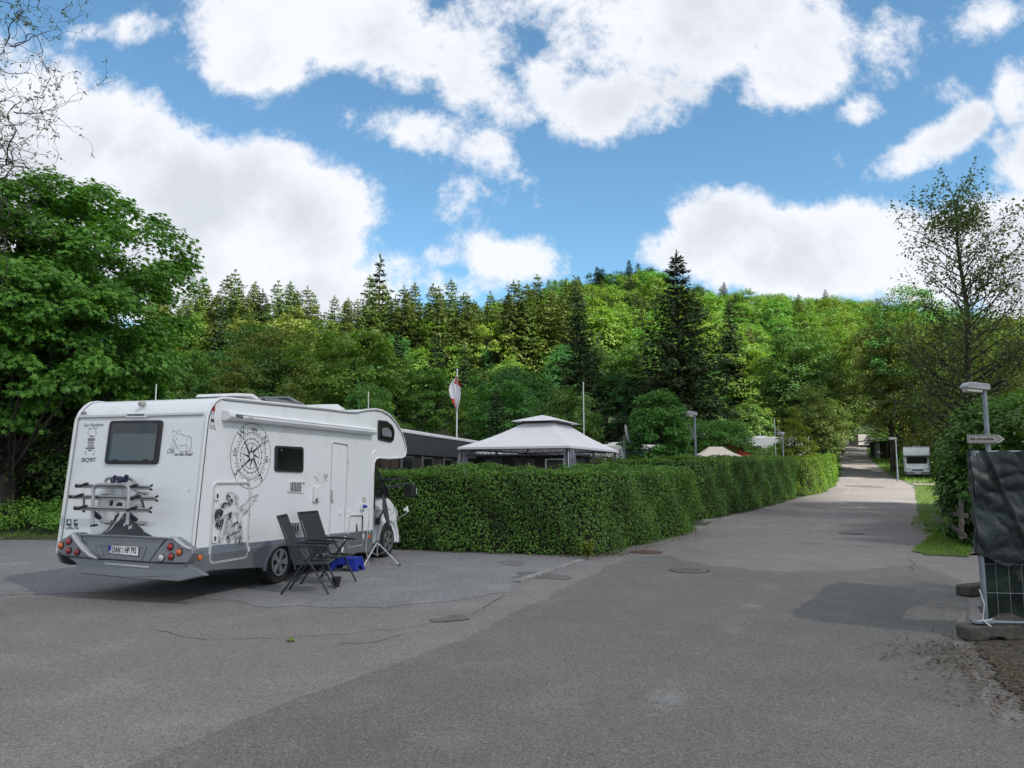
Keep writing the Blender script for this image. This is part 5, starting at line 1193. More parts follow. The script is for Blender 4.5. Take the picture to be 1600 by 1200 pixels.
cq = RP(*Q1(745, 160)); MB().lathe([(.045, 0), (.05, .03), (.035, .07), (.03, .08)], (cq.x + .06, cq.y, cq.z), (-1, 0, -.2), 14).build('reversing_camera', mat('camera_beige', (.35, .34, .30), .5), van, smooth=True)
panel('grey_badge', [Q1(252, 233), Q1(297, 231), Q1(296, 256), Q1(249, 257)], V_ink2, .004, .001, .004, plane='R', bev=0)
def rtext(nm, s, px, size, **k): c = RP(*px); return text_mesh(nm, s, size, k.pop('m', V_ink), van, c + RN * .0035, RX, RYv, **k)
rtext('club_lettering', 'Team Wendländer', Q1(352, 343), .066, shear=.35, bold=.0, sx_=.74); rtext('club_lettering', 'on Tour', Q1(350, 369), .062, shear=.35, bold=.0, sx_=.8)
rtext('club_lettering', 'SBQ90T', Q1(313, 634), .085, bold=.0008, sx_=.9); rtext('moose_lettering', 'on the Road', Q1(1100, 585), .072, shear=.3, bold=.001, sx_=.82); rtext('moose_lettering', 'Olé', Q1(994, 560), .10, shear=.35, sx_=.8)
b = MB()
for p_ in [[(318, 430), (306, 410), (318, 390), (345, 378), (370, 392), (378, 412), (366, 430)], [(324, 425), (318, 445)], [(362, 428), (370, 445)], [(285, 550), (288, 575), (296, 595)], [(365, 548), (360, 575), (346, 597)]]: ink(b, RP, RN, [Q1(*q) for q in p_], .012)
for y0, y1, x0, x1 in [(430, 444, 326, 356), (452, 466, 308, 370), (468, 478, 308, 364), (484, 492, 306, 358), (496, 503, 306, 358), (508, 515, 306, 358), (520, 527, 306, 358), (530, 542, 288, 366)]: blob(b, RP, RN, [Q1(x0, y0), Q1(x1, y0), Q1(x1 - 3, y1), Q1(x0 - 3, y1)])
blob(b, RP, RN, [Q1(300, 548), Q1(350, 548), Q1(336, 560), Q1(312, 560)]); b.build('crest_decal', V_ink2 if False else mat('grey_ink', (.13, .13, .135), .5), van)
b = MB()
for p_ in [[(1040, 425), (1045, 400), (1028, 395), (1010, 405), (1012, 380), (1025, 385), (1030, 368), (1042, 378), (1048, 360), (1055, 385), (1072, 362), (1083, 372), (1070, 395), (1052, 405), (1050, 425)], [(1050, 425), (1080, 415), (1105, 432), (1140, 435), (1165, 445), (1173, 470), (1170, 510), (1163, 540), (1166, 562)],
           [(1040, 425), (1022, 440), (1015, 470), (1030, 478), (1045, 460), (1052, 445)], [(1030, 478), (1040, 510), (1055, 530), (1062, 560)], [(1062, 520), (1085, 515), (1110, 512), (1130, 500), (1132, 520), (1125, 540), (1132, 560)], [(1148, 520), (1150, 545), (1145, 562)], [(1082, 520), (1080, 558)],
           [(990, 490), (1040, 500)], [(995, 515), (1045, 510)], [(1000, 535), (1048, 520)], [(1000, 545), (1050, 535)], [(985, 525), (1030, 520)], [(1010, 465), (1035, 500)], [(1130, 480), (1135, 455), (1150, 470)], [(1065, 566), (1100, 563), (1170, 564)], [(1145, 560), (1172, 560)]]: ink(b, RP, RN, [Q1(*q) for q in p_], .007)
b.build('moose_decal', V_ink, van)
b = MB(); blob(b, RP, RN, [Q1(1148, 880), Q1(1155, 878), Q1(1150, 905), Q1(1146, 908)]); b.build('scratch_mark', V_ink2, van)
# small motorhome pictogram
b = MB()
for p_ in [[(128, 1128), (170, 1128), (168, 1135), (128, 1137)], [(128, 1137), (137, 1137), (135, 1172), (128, 1172)], [(164, 1135), (170, 1135), (168, 1178), (162, 1178)], [(137, 1164), (162, 1164), (162, 1178), (128, 1178), (128, 1172)], [(190, 1130), (218, 1130), (218, 1142), (190, 1140)], [(190, 1140), (197, 1140), (196, 1178), (188, 1178)], [(196, 1165), (216, 1155), (222, 1165), (220, 1180), (196, 1180)]]: blob(b, RP, RN, [Q1(*q) for q in p_])
for cx_ in (156, 208): ink(b, RP, RN, [Q1(cx_ + 9 * math.cos(a), 1188 + 9 * math.sin(a)) for a in np.arange(10) * .628], .008, .0045, True)
b.build('pictogram_decal', V_ink, van)
rtext('pictogram_lettering', 'CAMPING CAR', Q2(176, 350), .036)
# swoosh decal
b = MB(); blob(b, RP, RN, [Q3(*q) for q in [(490, 966), (560, 955), (640, 910), (720, 840), (800, 770), (850, 680), (900, 650), (960, 700), (1020, 775), (1090, 860), (1160, 930), (1290, 1000), (1300, 1010), (490, 985)]])
b.build('swoosh_decal', mat('slate_grey_film', (.055, .062, .072), .5), van)
b = MB()
for p_, w_ in (([(560, 945), (640, 895), (720, 790), (780, 700), (800, 675)], .02), ([(720, 780), (760, 705), (800, 665)], .05), ([(1000, 745), (1060, 830), (1150, 910)], .012)): ink(b, RP, RN, [Q3(*q) for q in p_], w_, .0042)
b.build('swoosh_line', V_ink, van)
b = MB()
for p_, w_ in (([(590, 948), (690, 880), (740, 815), (820, 740)], .014), ([(770, 790), (800, 740), (830, 700)], .018), ([(845, 680), (850, 745)], .02), ([(870, 860), (872, 830), (900, 790)], .03), ([(985, 830), (970, 870), (935, 880), (940, 865), (965, 850)], .03)): ink(b, RP, RN, [Q3(*q) for q in p_], w_, .0048)
b.build('swoosh_highlight', V_plate, van)
# --- rear bumper
bo = .10
def RPo(q, off): return RP(q[0], q[1], off)
def bsolid(name, pts, o0, o1, m, bev=.012, parent=van):
    A_ = [RPo(q, o1) for q in pts]; return MB().prism(A_, -RN * (o1 - o0)).build(name, m, parent, bevel=bev, seg=3)
upper = [Q2(222, 402), Q2(600, 412), Q2(975, 432), Q2(930, 470), Q2(905, 500), Q2(812, 632), Q2(420, 602), Q2(360, 560), Q2(300, 500), Q2(250, 440)]
bump = bsolid('rear_bumper', upper, -.02, .10, V_silver)
bsolid('lamp_cluster_panel', [Q2(50, 490), Q2(62, 455), Q2(180, 385), Q2(240, 380), Q2(248, 440), Q2(300, 500), Q2(360, 562), Q2(415, 604), Q2(340, 602), Q2(130, 582), Q2(75, 572)], -.02, .125, V_silver, .02, bump)
bsolid('lamp_cluster_panel', [Q2(972, 432), Q2(1022, 418), Q2(1100, 470), Q2(1178, 520), Q2(1180, 560), Q2(1150, 615), Q2(1130, 642), Q2(812, 634), Q2(905, 505)], -.02, .125, V_silver, .02, bump)
bsolid('lower_valance', [Q2(132, 586), Q2(420, 606), Q2(812, 636), Q2(1128, 645), Q2(1250, 715), Q2(1285, 742), Q2(1055, 792), Q2(620, 765), Q2(250, 728), Q2(205, 640)], -.02, .07, V_silver, .012, bump)
bsolid('valance_ridge', [Q2(445, 634), Q2(815, 664), Q2(815, 682), Q2(445, 650)], .069, .085, V_silver2, .004, bump)
bsolid('valance_panel', [Q2(262, 655), Q2(400, 662), Q2(985, 705), Q2(1010, 745), Q2(620, 755), Q2(252, 722)], .069, .078, V_silver, .004, bump)
bsolid('top_ledge', [Q2(225, 396), Q2(600, 404), Q2(975, 427), Q2(968, 444), Q2(600, 424), Q2(245, 414)], -.02, .14, V_silver, .012, bump)
b = MB(); b.tube([RPo(Q2(*q), .135) for q in [(182, 395), (215, 450), (270, 520), (330, 575), (385, 600)]], [.035, .042, .042, .036, .02], 8); b.build('bumper_rib', V_silver2, bump, smooth=True)
b = MB(); b.tube([RPo(Q2(*q), .125) for q in [(985, 436), (1022, 428), (1060, 460), (1110, 500), (1170, 525)]], [.02, .030, .030, .028, .02], 8); b.build('bumper_rib', V_silver2, bump, smooth=True)
# plate recess frame and plate
b = MB()
O_ = [RPo(Q2(*q), .098) for q in [(375, 475), (800, 497), (760, 622), (420, 598)]]; I_ = [RPo(Q2(*q), .098) for q in [(405, 490), (775, 510), (742, 606), (440, 585)]]
MB().ring(O_, I_, RN * .016).build('plate_recess', V_silver, bump, bevel=.005)
pl_ = bsolid('number_plate', [Q2(476, 486), Q2(731, 501), Q2(726, 585), Q2(472, 560)], .10, .112, V_black, .004)
bsolid('plate_face', [Q2(502, 492), Q2(726, 506), Q2(722, 578), Q2(498, 557)], .112, .115, V_plate, 0, pl_); bsolid('plate_band', [Q2(480, 490), Q2(501, 492), Q2(497, 557), Q2(476, 555)], .112, .115, V_eu, 0, pl_)
pc_ = [RPo(Q2(*q), .1165) for q in [(502, 492), (726, 506), (722, 578), (498, 557)]]; cen = sum(pc_, Vector()) / 4; xd = (pc_[1] - pc_[0]).normalized(); wp = (pc_[1] - pc_[0]).length; xdn = Vector(RX)
text_mesh('plate_letters', 'DAN', .105, V_ink, pl_, cen - xdn * wp * .31, xdn, RYv, bold=.003, sx_=.60); text_mesh('plate_letters', 'HP 792', .105, V_ink, pl_, cen + xdn * wp * .215, xdn, RYv, bold=.003, sx_=.62)
sl_ = MB(); 
for dz in (-.02, .022): sl_.lathe([(.014, 0), (.014, .002)], cen - xdn * wp * .075 + RYv * dz, RN, 12)
sl_.build('plate_seals', V_ink2, pl_)
text_mesh('plate_letters', 'D', .04, V_plate, pl_, RPo(Q2(489, 546), .1165), xdn, RYv, bold=.002)
for nm, q, m in [('tail_lamp', (148, 458), V_red), ('tail_lamp', (148, 535), V_red), ('tail_lamp', (219, 548), V_red), ('tail_lamp', (995, 503), V_red), ('tail_lamp', (1000, 585), V_red), ('indicator_lamp', (84, 493), V_orange), ('indicator_lamp', (1070, 548), V_orange), ('reversing_lamp', (922, 595), V_clear)]:
    c = RPo(Q2(*q), .122); l_ = MB().lathe([(.052, 0), (.052, .012), (.046, .018)], c, RN, 20).build(nm, V_black, van, smooth=True); MB().lathe([(.045, .010), (.043, .022), (.030, .032), (.010, .038)], c, RN, 20).build('lens', m, l_, smooth=True)
# corner of bumper wrapping onto the side
MB().prism([(-.20, -.03, .44), (-.21, -.03, .70), (.06, -.03, .70), (.10, -.03, .62), (.24, -.03, .40), (.0, -.03, .38)], (0, .07, 0)).build('bumper_corner', V_silver, van, bevel=.012)
# --- bike rack
def tb(b, pts, o, r): b.tube([RPo(Q3(*q), o) for q in pts], r, 8)
rack = MB(); tb(rack, [(600, 235), (600, 190), (640, 155), (720, 155), (900, 160), (960, 170), (1010, 215), (1030, 260), (1020, 330), (1110, 365), (1200, 380)], .10, .021); tb(rack, [(600, 235), (640, 330), (660, 380), (560, 390), (510, 450), (505, 560), (500, 700), (540, 780), (600, 800), (680, 795)], .08, .021)
tb(rack, [(1030, 330), (1080, 370), (1010, 430), (1000, 560), (985, 700), (1030, 780), (1090, 812), (1180, 812)], .08, .021); tb(rack, [(700, 300), (705, 410)], .1, .016); tb(rack, [(850, 290), (860, 350), (830, 470)], .1, .016)
rk = rack.build('bike_rack', V_alu, van, smooth=True)
b = MB(); tb(b, [(415, 835), (415, 640), (425, 330), (440, 285), (480, 258), (520, 252), (840, 252), (890, 258), (925, 290), (935, 340), (925, 640), (912, 830)], .42, .023); b.build('front_hoop', V_alu, rk, smooth=True)
for (a_, c_, o_) in (((195, 268), (1245, 296), .26), ((105, 425), (1325, 455), .36), ((175, 590), (1235, 620), .46)):
    A_ = RPo(Q3(*a_), o_); B_ = RPo(Q3(*c_), o_); rl = MB().bar(A_, B_, .04, .058).build('wheel_rail', V_alu, rk, bevel=.008)
    MB().bar(A_ + RN * .03, B_ + RN * .03, .004, .012).build('rail_groove', V_black, rl)
    d_ = (B_ - A_).normalized(); b = MB(); b.lathe([(.028, 0), (.03, .05), (.022, .06)], A_ + d_ * .03, -d_, 10)
    b.bar(B_ - d_ * .03, B_ + d_ * .03 + RYv * .04, .025, .02); b.bar(B_ - d_ * .03, B_ + d_ * .03 - RYv * .03, .025, .02); b.build('rail_end', V_black, rl)
    for t in (.12, .80): 
        p_ = A_.lerp(B_, t); MB().bar(p_ + RN * .01 - d_ * .10 - RYv * .01, p_ + RN * .03 + d_ * .05 + RYv * .035, .05, .03).build('strap_buckle', V_black, rl, bevel=.006)
b = MB(); b.bar(RPo(Q3(290, 420), .40), RPo(Q3(285, 650), .45), .03, .012); b.bar(RPo(Q3(1120, 470), .40), RPo(Q3(1150, 580), .45), .03, .012); b.bar(RPo(Q3(690, 480), .12), RPo(Q3(675, 560), .12), .03, .03); b.build('strap', V_black, rk)
b = MB()
for q0, q1, w_, o_ in (((700, 150), (715, 225), .06, .13), ((735, 115), (735, 150), .03, .13), ((780, 150), (880, 200), .11, .16), ((850, 210), (915, 115), .05, .17), ((795, 190), (785, 265), .05, .2)): b.bar(RPo(Q3(*q0), o_), RPo(Q3(*q1), o_), w_, .05)
b.build('frame_clamp', V_navy, rk, bevel=.012)
for q0, q1 in (((410, 640), (520, 740)), ((905, 650), (1050, 770))): MB().bar(RPo(Q3(*q0), .38), RPo(Q3(*q1), .24), .065, .05).build('pivot_bracket', V_navy, rk, bevel=.014)
MB().bar(RPo(Q3(390, 845), .42), RPo(Q3(475, 835), .42), .03, .03).build('hoop_foot', V_black, rk)
b = MB(); b.prism([RPo(Q3(*q), .14) for q in ((770, 560), (840, 565), (845, 510), (805, 505))], RN * .03); b.build('rack_foot', V_black, rk)
b = MB(); b.tube([RPo(Q3(610, 795), .08), RPo(Q3(690, 795), .08)], .03, 10); b.tube([RPo(Q3(1100, 812), .08), RPo(Q3(1185, 812), .08)], .03, 10); b.tube([RPo(Q3(1150, 378), .11), RPo(Q3(1208, 382), .11)], .026, 10); b.build('mount_cap', V_alu, rk, smooth=True)
b = MB(); b.tube([RPo(Q3(740, 620), .1), RPo(Q3(755, 650), .1), RPo(Q3(785, 655), .1), RPo(Q3(815, 625), .1)], .005, 5); b.build('cord_loop', V_black, rk)
# ================================================================== things around the motorhome
M_chair = mat('anthracite_tube', (.035, .037, .040), .45, .3, var=.1)
M_mesh = mat('dark_mesh_fabric', (.020, .022, .025), .8, var=.2, scale=90)
def folding_chair(label, x, y, rz, back=20):
    t = thing('folding_chair', label, 'folding chair', (x, y, .004), rz, 'folding garden chairs by the motorhome')
    # local: x forward, y sideways
    W = .27
    def P(s, q): return Vector((q[0], s * W, q[1]))
    bt = Vector((-.46, 0, 1.10)); bb = Vector((-.20, 0, .43))
    for s in (-1, 1):
        MB().tube([P(s, (.30, .0)), P(s, (.08, .36)), P(s, (-.16, .66))], .0145, 8).build('leg', M_chair, t, smooth=True)
        MB().tube([P(s * .93, (-.38, .0)), P(s * .93, (-.10, .40)), P(s * .93, (.12, .66))], .0145, 8).build('leg', M_chair, t, smooth=True)
        MB().tube([P(s, (-.18, .35)), P(s, (-.20, .43)), P(s, (-.33, .78)), P(s, (-.46, 1.10))], .015, 8).build('back_tube', M_chair, t, smooth=True)
        b = MB(); b.prism([(-.30, s * W * 1.02 - .024, .672), (-.10, s * W * 1.02 - .028, .676), (.20, s * W * 1.02 - .026, .67), (.27, s * W * 1.02 - .012, .655), (.27, s * W * 1.02 + .012, .655), (.20, s * W * 1.02 + .026, .67), (-.10, s * W * 1.02 + .028, .676), (-.30, s * W * 1.02 + .024, .672)], (0, 0, .022)); b.build('armrest', M_chair, t, bevel=.006)
    MB().bar((bt.x, -W, bt.z), (bt.x, W, bt.z), .03, .03).bar((-.43, -W, 1.02), (-.43, W, 1.02), .012, .014).build('top_rail', M_chair, t, bevel=.006)
    pts = [(-.205, .445), (-.27, .62), (-.345, .80), (-.415, .98), (-.455, 1.085)]
    b = MB(); b.add([(x_ + .02 * math.sin(i * .8) + .004, s * (W - .012), z_) for i, (x_, z_) in enumerate(pts) for s in (-1, 1)], [(2 * i, 2 * i + 1, 2 * i + 3, 2 * i + 2) for i in range(4)])
    b.build('backrest', M_mesh, t)
    b = MB(); b.add([(x_, s * (W - .02), z_) for (x_, z_) in [(-.19, .425), (-.05, .41), (.10, .41), (.24, .43)] for s in (-1, 1)], [(2 * i, 2 * i + 1, 2 * i + 3, 2 * i + 2) for i in range(3)]); b.build('seat', M_mesh, t)
    b = MB()
    for s in (-1, 1): b.bar((-.20, s * (W - .02), .425), (.26, s * (W - .02), .43), .022, .028)
    b.bar((.26, -W, .43), (.26, W, .43), .03, .022); b.build('seat_frame', M_chair, t, bevel=.005)
    MB().bar((.16, -W, .22), (.16, W, .22), .02, .012).build('stretcher', M_chair, t)
    return t
g = (G(443, 930) + G(690 * .175 + 400, 921)) / 2
folding_chair('high-backed dark folding chair seen side-on beside the rear wheel', g.x + .03, g.y + .02, R_(3))
folding_chair('high-backed dark folding chair nearer the entrance door, behind the other one', -2.86, 12.42, R_(-19))
# blue step stool
g = G(536, 893); t = thing('step_stool', 'blue plastic step stool standing behind the folding chairs', 'step stool', (g.x + .03, g.y + .15, .004), R_(-14))
b = MB().box(-.24, .24, -.15, .15, .205, .235); b.build('top', V_blue, t, bevel=.012)
for s in (-1, 1):
    pts = [(-.27, 0), (-.235, .21), (.235, .21), (.27, 0), (.17, 0), (.14, .07), (.08, .12), (-.08, .12), (-.14, .07), (-.17, 0)]
    MB().prism([(x_, s * (.15 + .02 * (1 - z_ / .21)) - .01, z_) for x_, z_ in pts], (0, .02, 0)).build('side_panel', V_blue, t, bevel=.004)
    pts = [(-.17, 0), (-.14, .21), (.14, .21), (.17, 0), (.10, 0), (.06, .09), (-.06, .09), (-.10, 0)]
    MB().prism([(s * (.235 + .03 * (1 - z_ / .21)) - .01, x_, z_) for x_, z_ in pts], (.02, 0, 0)).build('side_panel', V_blue, t, bevel=.004)
g = G(521, 919); t = thing('plant_pot', 'small black plastic pot standing under the folding chair', 'pot', (g.x + .02, g.y + .1, .004))
MB().lathe([(.045, 0), (.07, .13), (.078, .13), (.078, .15), (.066, .15), (.05, .03)], (0, 0, 0), n=16).build('pot', V_black, t)
# satellite dish on tripod
M_white_metal = mat('white_tube', (.66, .67, .68), .35, .2, var=.05); M_dish = mat('grey_dish', (.06, .065, .07), .4, var=.1)
c = G(589, 876); t = thing('satellite_dish_tripod', 'dark satellite dish on a white folding tripod beside the front wheel', 'satellite dish', (c.x, c.y, .004))
for (u, v) in ((566, 889), (623.5, 884), (587, 868)):
    f = G(u, v) - Vector((c.x, c.y, 0)); f.z = .01
    lg = MB().tube([(0, 0, .36), tuple(f)], .013, 7).build('leg', M_white_metal, t, smooth=True); MB().tube([tuple(f), tuple(f + f.normalized() * .04)], .018, 7).build('foot', V_black, lg)
    MB().tube([(0, 0, .10), (f.x * .42, f.y * .42, .22)], .007, 5).build('brace', M_white_metal, t)
MB().tube([(0, 0, .08), (0, 0, .80)], .018, 8).build('mast', V_alu, t, smooth=True)
MB().box(-.035, .035, -.035, .035, .32, .38).build('collar', V_black, t, bevel=.006)
dz = .98; dc = Vector((.16, .0, dz)); nrm = Vector((.985, .06, .20)).normalized()
bm_ = MB(); q = nrm; xx = Vector((0, 0, 1)).cross(q).normalized(); yy = q.cross(xx); n_ = 28; vs = []; fs = []
for i in range(7):
    r_ = .31 * i / 6
    for k in range(n_): a = 6.2832 * k / n_; vs.append(dc + xx * r_ * .94 * math.cos(a) + yy * r_ * 1.05 * math.sin(a) + q * (.065 * (r_ / .31) ** 2 - .06))
for i in range(6):
    for k in range(n_): fs.append((i * n_ + k, i * n_ + (k + 1) % n_, (i + 1) * n_ + (k + 1) % n_, (i + 1) * n_ + k))
bm_.add(vs, fs); dsh = bm_.build('dish', M_dish, t, smooth=True); sm = dsh.modifiers.new('shell', 'SOLIDIFY'); sm.thickness = .008
MB().bar((0, 0, .78), tuple(dc - q * .06), .03, .03).box(-.05, .05, -.03, .03, .70, .84).build('bracket', V_black, t)
e = dc + q * .42 - yy * .06; MB().bar(tuple(dc - yy * .30), tuple(e - yy * .06), .014, .014).build('feed_arm', V_alu, t)
MB().tube([tuple(e - yy * .05), tuple(e + yy * .06)], .022, 8).tube([tuple(e), tuple(e - q * .07)], .028, 8).build('receiver', V_plate, t, smooth=True)
MB().tube([(0, 0, .6), (-.10, .03, .62), (-.14, .0, .40), (-.2, .1, .02)], .005, 5).build('signal_cable', M_white_metal, t)

# ================================================================== campsite behind the hedge
M_canvas = mat('pale_gazebo_canvas', (.71, .705, .74), .8, var=.03, scale=2, trans=.12)
M_frame = mat('dark_gazebo_frame', (.05, .045, .042), .6)
def gazebo():
    c0 = Vector((1.53, 20.6, 0)); dx = Vector((-.92, .39, 0)); dy = Vector((.39, .92, 0)); W_, L_ = 3.35, 5.0; ze = 2.46
    t = thing('party_gazebo', 'large grey-white pavilion gazebo with two-tier roof behind the hedge', 'gazebo', c0 + dx * W_ / 2 + dy * L_ / 2)
    o = Vector(t.location)
    def q(a, b_, z): return c0 + dx * (a * W_) + dy * (b_ * L_) + Vector((0, 0, z)) - o
    E = [q(0, 0, ze), q(1, 0, ze), q(1, 1, ze), q(0, 1, ze)]; T = [q(.36, .40, 3.23), q(.64, .40, 3.23), q(.64, .72, 3.23), q(.36, .72, 3.23)]
    bm = MB()
    def curved(A, B, C, D_, n=8, m=6, sag=.06):
        vs = []; 
        for j in range(m + 1):
            s_ = j / m
            for i in range(n + 1):
                r_ = i / n; p = A.lerp(B, r_).lerp(D_.lerp(C, r_), s_); p = p - Vector((0, 0, sag * math.sin(math.pi * s_) * (1 + .6 * math.sin(math.pi * r_)))); vs.append(p)
        bm.add(vs, [(j * (n + 1) + i, j * (n + 1) + i + 1, (j + 1) * (n + 1) + i + 1, (j + 1) * (n + 1) + i) for j in range(m) for i in range(n)])
    for i in range(4): curved(E[i], E[(i + 1) % 4], T[(i + 1) % 4], T[i])
    cz_ = bm.build('canopy', M_canvas, t, smooth=True)
    b = MB(); b.add([E[i] for i in range(4)] + [p - Vector((0, 0, .06)) for p in E], [(i, (i + 1) % 4, (i + 1) % 4 + 4, i + 4) for i in range(4)]); b.build('eave_trim', M_canvas, cz_)
    U = [q(.28, .33, 3.28), q(.72, .33, 3.28), q(.72, .79, 3.28), q(.28, .79, 3.28)]; pk = [q(.5, .48, 3.50), q(.5, .62, 3.50)]
    b = MB(); b.add(U + pk, [(0, 1, 4), (1, 2, 5, 4), (2, 3, 5), (3, 0, 4, 5)]); b.build('top_tier', M_canvas, t)
    b = MB(); TT = [p + Vector((0, 0, -.02)) for p in T]; TU = [p * .8 + U[i] * .2 + Vector((0, 0, .05)) for i, p in enumerate(T)]
    b.add(TT + TU, [(i, (i + 1) % 4, (i + 1) % 4 + 4, i + 4) for i in range(4)])
    for i in range(4): b.bar(T[i], U[i].lerp(T[i], .5), .03, .03)
    b.build('vent_band', M_frame, t)
    ps = [(0.03, .02), (.97, .02), (.97, .98), (.03, .98), (.03, .5), (.97, .5)]
    for a, b_ in ps:
        MB().bar(q(a, b_, 0), q(a, b_, ze - .03), .06, .06).build('post', M_frame, t)
    MB().bar(q(.02, .02, 0), q(.02, .02, 2.38), .03, .03).build('pale_pole', V_trim, t)
    tr = MB()
    for (a0, b0, a1, b1) in ((.03, .02, .97, .02), (.97, .02, .97, .98), (.03, .98, .97, .98), (.03, .02, .03, .98)):
        A_ = q(a0, b0, ze - .06); B_ = q(a1, b1, ze - .06); A2 = A_ - Vector((0, 0, .17)); B2 = B_ - Vector((0, 0, .17)); tr.bar(A_, B_, .04, .04); tr.bar(A2, B2, .025, .025); n = 8
        for i in range(n): tr.bar(A_.lerp(B_, i / n), A2.lerp(B2, (i + .5) / n), .012, .012); tr.bar(A2.lerp(B2, (i + .5) / n), A_.lerp(B_, (i + 1) / n), .012, .012)
    tr.build('eave_truss', M_frame, t, kind='stuff')
    rf = MB()
    for i in range(4): rf.bar(E[i] - Vector((0, 0, .14)), T[i] - Vector((0, 0, .18)), .03, .03)
    rf.build('rafter', M_frame, t)
    # lattice side at the right
    lt = MB(); A_ = q(.02, .52, .2); B_ = q(.02, .97, .2); Hh = Vector((0, 0, 1.9)); n = 7
    for i in range(n + 1):
        for j in range(6):
            p = A_.lerp(B_, i / n) + Hh * (j / 6)
            if i < n: lt.bar(p, A_.lerp(B_, (i + 1) / n) + Hh * ((j + 1) / 6), .018, .014); lt.bar(p + Hh / 6, A_.lerp(B_, (i + 1) / n) + Hh * (j / 6), .018, .014)
    lt.build('lattice_panel', M_frame, t, kind='stuff')
    M_cur = mat('lilac_curtain', (.38, .37, .44), .85, var=.12, scale=5, trans=.2)
    for (a, b_, sw) in ((.97, .03, .11), (.04, .03, .13)):
        cc_ = q(a, b_, 0); bb = MB(); n = 14; rows_ = [(2.36, sw * .8), (2.1, sw * 1.3), (1.8, sw * 1.2), (1.55, sw * .7), (1.3, sw * .9)]
        vs = []
        for z_, w2 in rows_:
            for k in range(n + 1): a_ = k / n; vs.append(cc_ + Vector(((a_ - .5) * 2 * w2 + (.08 if a < .5 else -.0), -.05 + .035 * math.sin(k * 2.3 + z_ * 2), z_)))
        bb.add(vs, [(j * (n + 1) + i, j * (n + 1) + i + 1, (j + 1) * (n + 1) + i + 1, (j + 1) * (n + 1) + i) for j in range(4) for i in range(n)]); cu = bb.build('curtain', M_cur, t, smooth=True); so_ = cu.modifiers.new('cloth', 'SOLIDIFY'); so_.thickness = .006
gazebo()
# dark shelter with white sloping roof edge behind the motorhome
M_dwood = mat('dark_timber', (.030, .024, .020), .85, var=.35, scale=3, bump=.4, bscale=12)
M_tarp_d = mat('charcoal_fascia', (.055, .06, .07), .6, var=.1, scale=3)
M_roofw = mat('white_sheet_roof', (.68, .70, .72), .5, var=.06, scale=2)
p1 = D(628, 672, 21.4); p2 = D(742, 689, 29.0); zt = p1.z
t = thing('camping_shelter', 'long dark timber shelter with white roof edge and charcoal fascia behind the hedge', 'shelter', (p1.x, p1.y, 0)); o = Vector(t.location)
dd = Vector((p2.x - p1.x, p2.y - p1.y, 0)); ln = dd.length; dd.normalize(); nn = Vector((dd.y, -dd.x, 0)); a0 = Vector((0, 0, 0)) - dd * 1.5
b = MB(); Lf = -nn * 3.2
b.prism([a0 + nn * .25 + Vector((0, 0, zt - .10)), a0 + nn * .25 + Vector((0, 0, zt)), a0 + Lf + Vector((0, 0, zt + .22)), a0 + Lf + Vector((0, 0, zt + .1))], dd * (ln + 1.5)); b.build('roof', M_roofw, t, bevel=.02)
b = MB(); b.prism([a0 + nn * .22 + Vector((0, 0, zt - .11)), a0 + nn * .10 + Vector((0, 0, zt - .66)), a0 + nn * .08 + Vector((0, 0, zt - .66)), a0 + nn * .19 + Vector((0, 0, zt - .11))], dd * (ln + 1.3)); b.build('fascia', M_tarp_d, t)
npl = 26
for i in range(npl):
    A_ = a0 + dd * (ln + 1.4) * i / npl; B_ = a0 + dd * (ln + 1.4) * ((i + .93) / npl); k = random.uniform(-.012, .012)
    MB().bar(A_ + nn * k + Vector((0, 0, 1.2)), B_ + nn * k + Vector((0, 0, 1.2)), .03, 2.4).build('board', M_dwood, t)
for i in (4, 9, 15, 20):
    A_ = a0 + dd * (ln + 1.4) * i / npl + nn * .03; B_ = A_ + dd * .95
    f_ = MB().bar(A_ + Vector((0, 0, 1.85)), B_ + Vector((0, 0, 1.85)), .04, .75).build('window', V_seam, t); MB().bar(A_ + dd * .08 + nn * .022 + Vector((0, 0, 1.85)), B_ - dd * .08 + nn * .022 + Vector((0, 0, 1.85)), .01, .62).build('pane', V_glass, f_)
    MB().bar(A_ - dd * .06 + nn * .02 + Vector((0, 0, 1.2)), A_ - dd * .06 + nn * .02 + Vector((0, 0, 2.35)), .05, .05).build('post', mat('grey_post', (.12, .12, .12), .7), t)
MB().prism([a0 + Lf, a0 + Lf + Vector((0, 0, zt)), a0 + Vector((0, 0, zt - .12)), a0], dd * .03).build('end_wall', M_dwood, t)
# dark timber cabin behind the gazebo
t = thing('timber_cabin', 'dark timber cabin with pale-framed window under the gazebo roof', 'cabin', (-1.6, 29.2, 0)); b = MB()
for i in range(24):
    MB().box(i * .19, i * .19 + .178, random.uniform(-.01, .01), .03, 0, 2.5).build('board', M_dwood, t)
MB().prism([(-.2, -.5, 2.55), (-.2, -.5, 2.63), (-.2, 3, 2.85), (-.2, 3, 2.77)], (5.0, 0, 0)).build('roof', mat('felt_roof', (.10, .10, .105), .9), t)
MB().box(0, 4.5, .04, 2.6, 0, 2.5).build('inner_wall', M_dwood, t)
for (x0, w_, m_) in ((.55, .7, V_glass), (1.7, .75, V_glass), (2.85, .95, V_glass), (4.02, .4, V_glass)):
    f_ = MB().box(x0, x0 + w_, -.03, .0, 1.45, 2.3).build('window', V_trim if x0 > 2.8 and x0 < 3 else M_frame, t); MB().box(x0 + .06, x0 + w_ - .06, -.035, -.031, 1.51, 2.24).build('pane', m_, f_)
MB().bar((-.2, -.52, 2.49), (4.8, -.52, 2.49), .05, .10).build('eave_board', M_roofw, t)
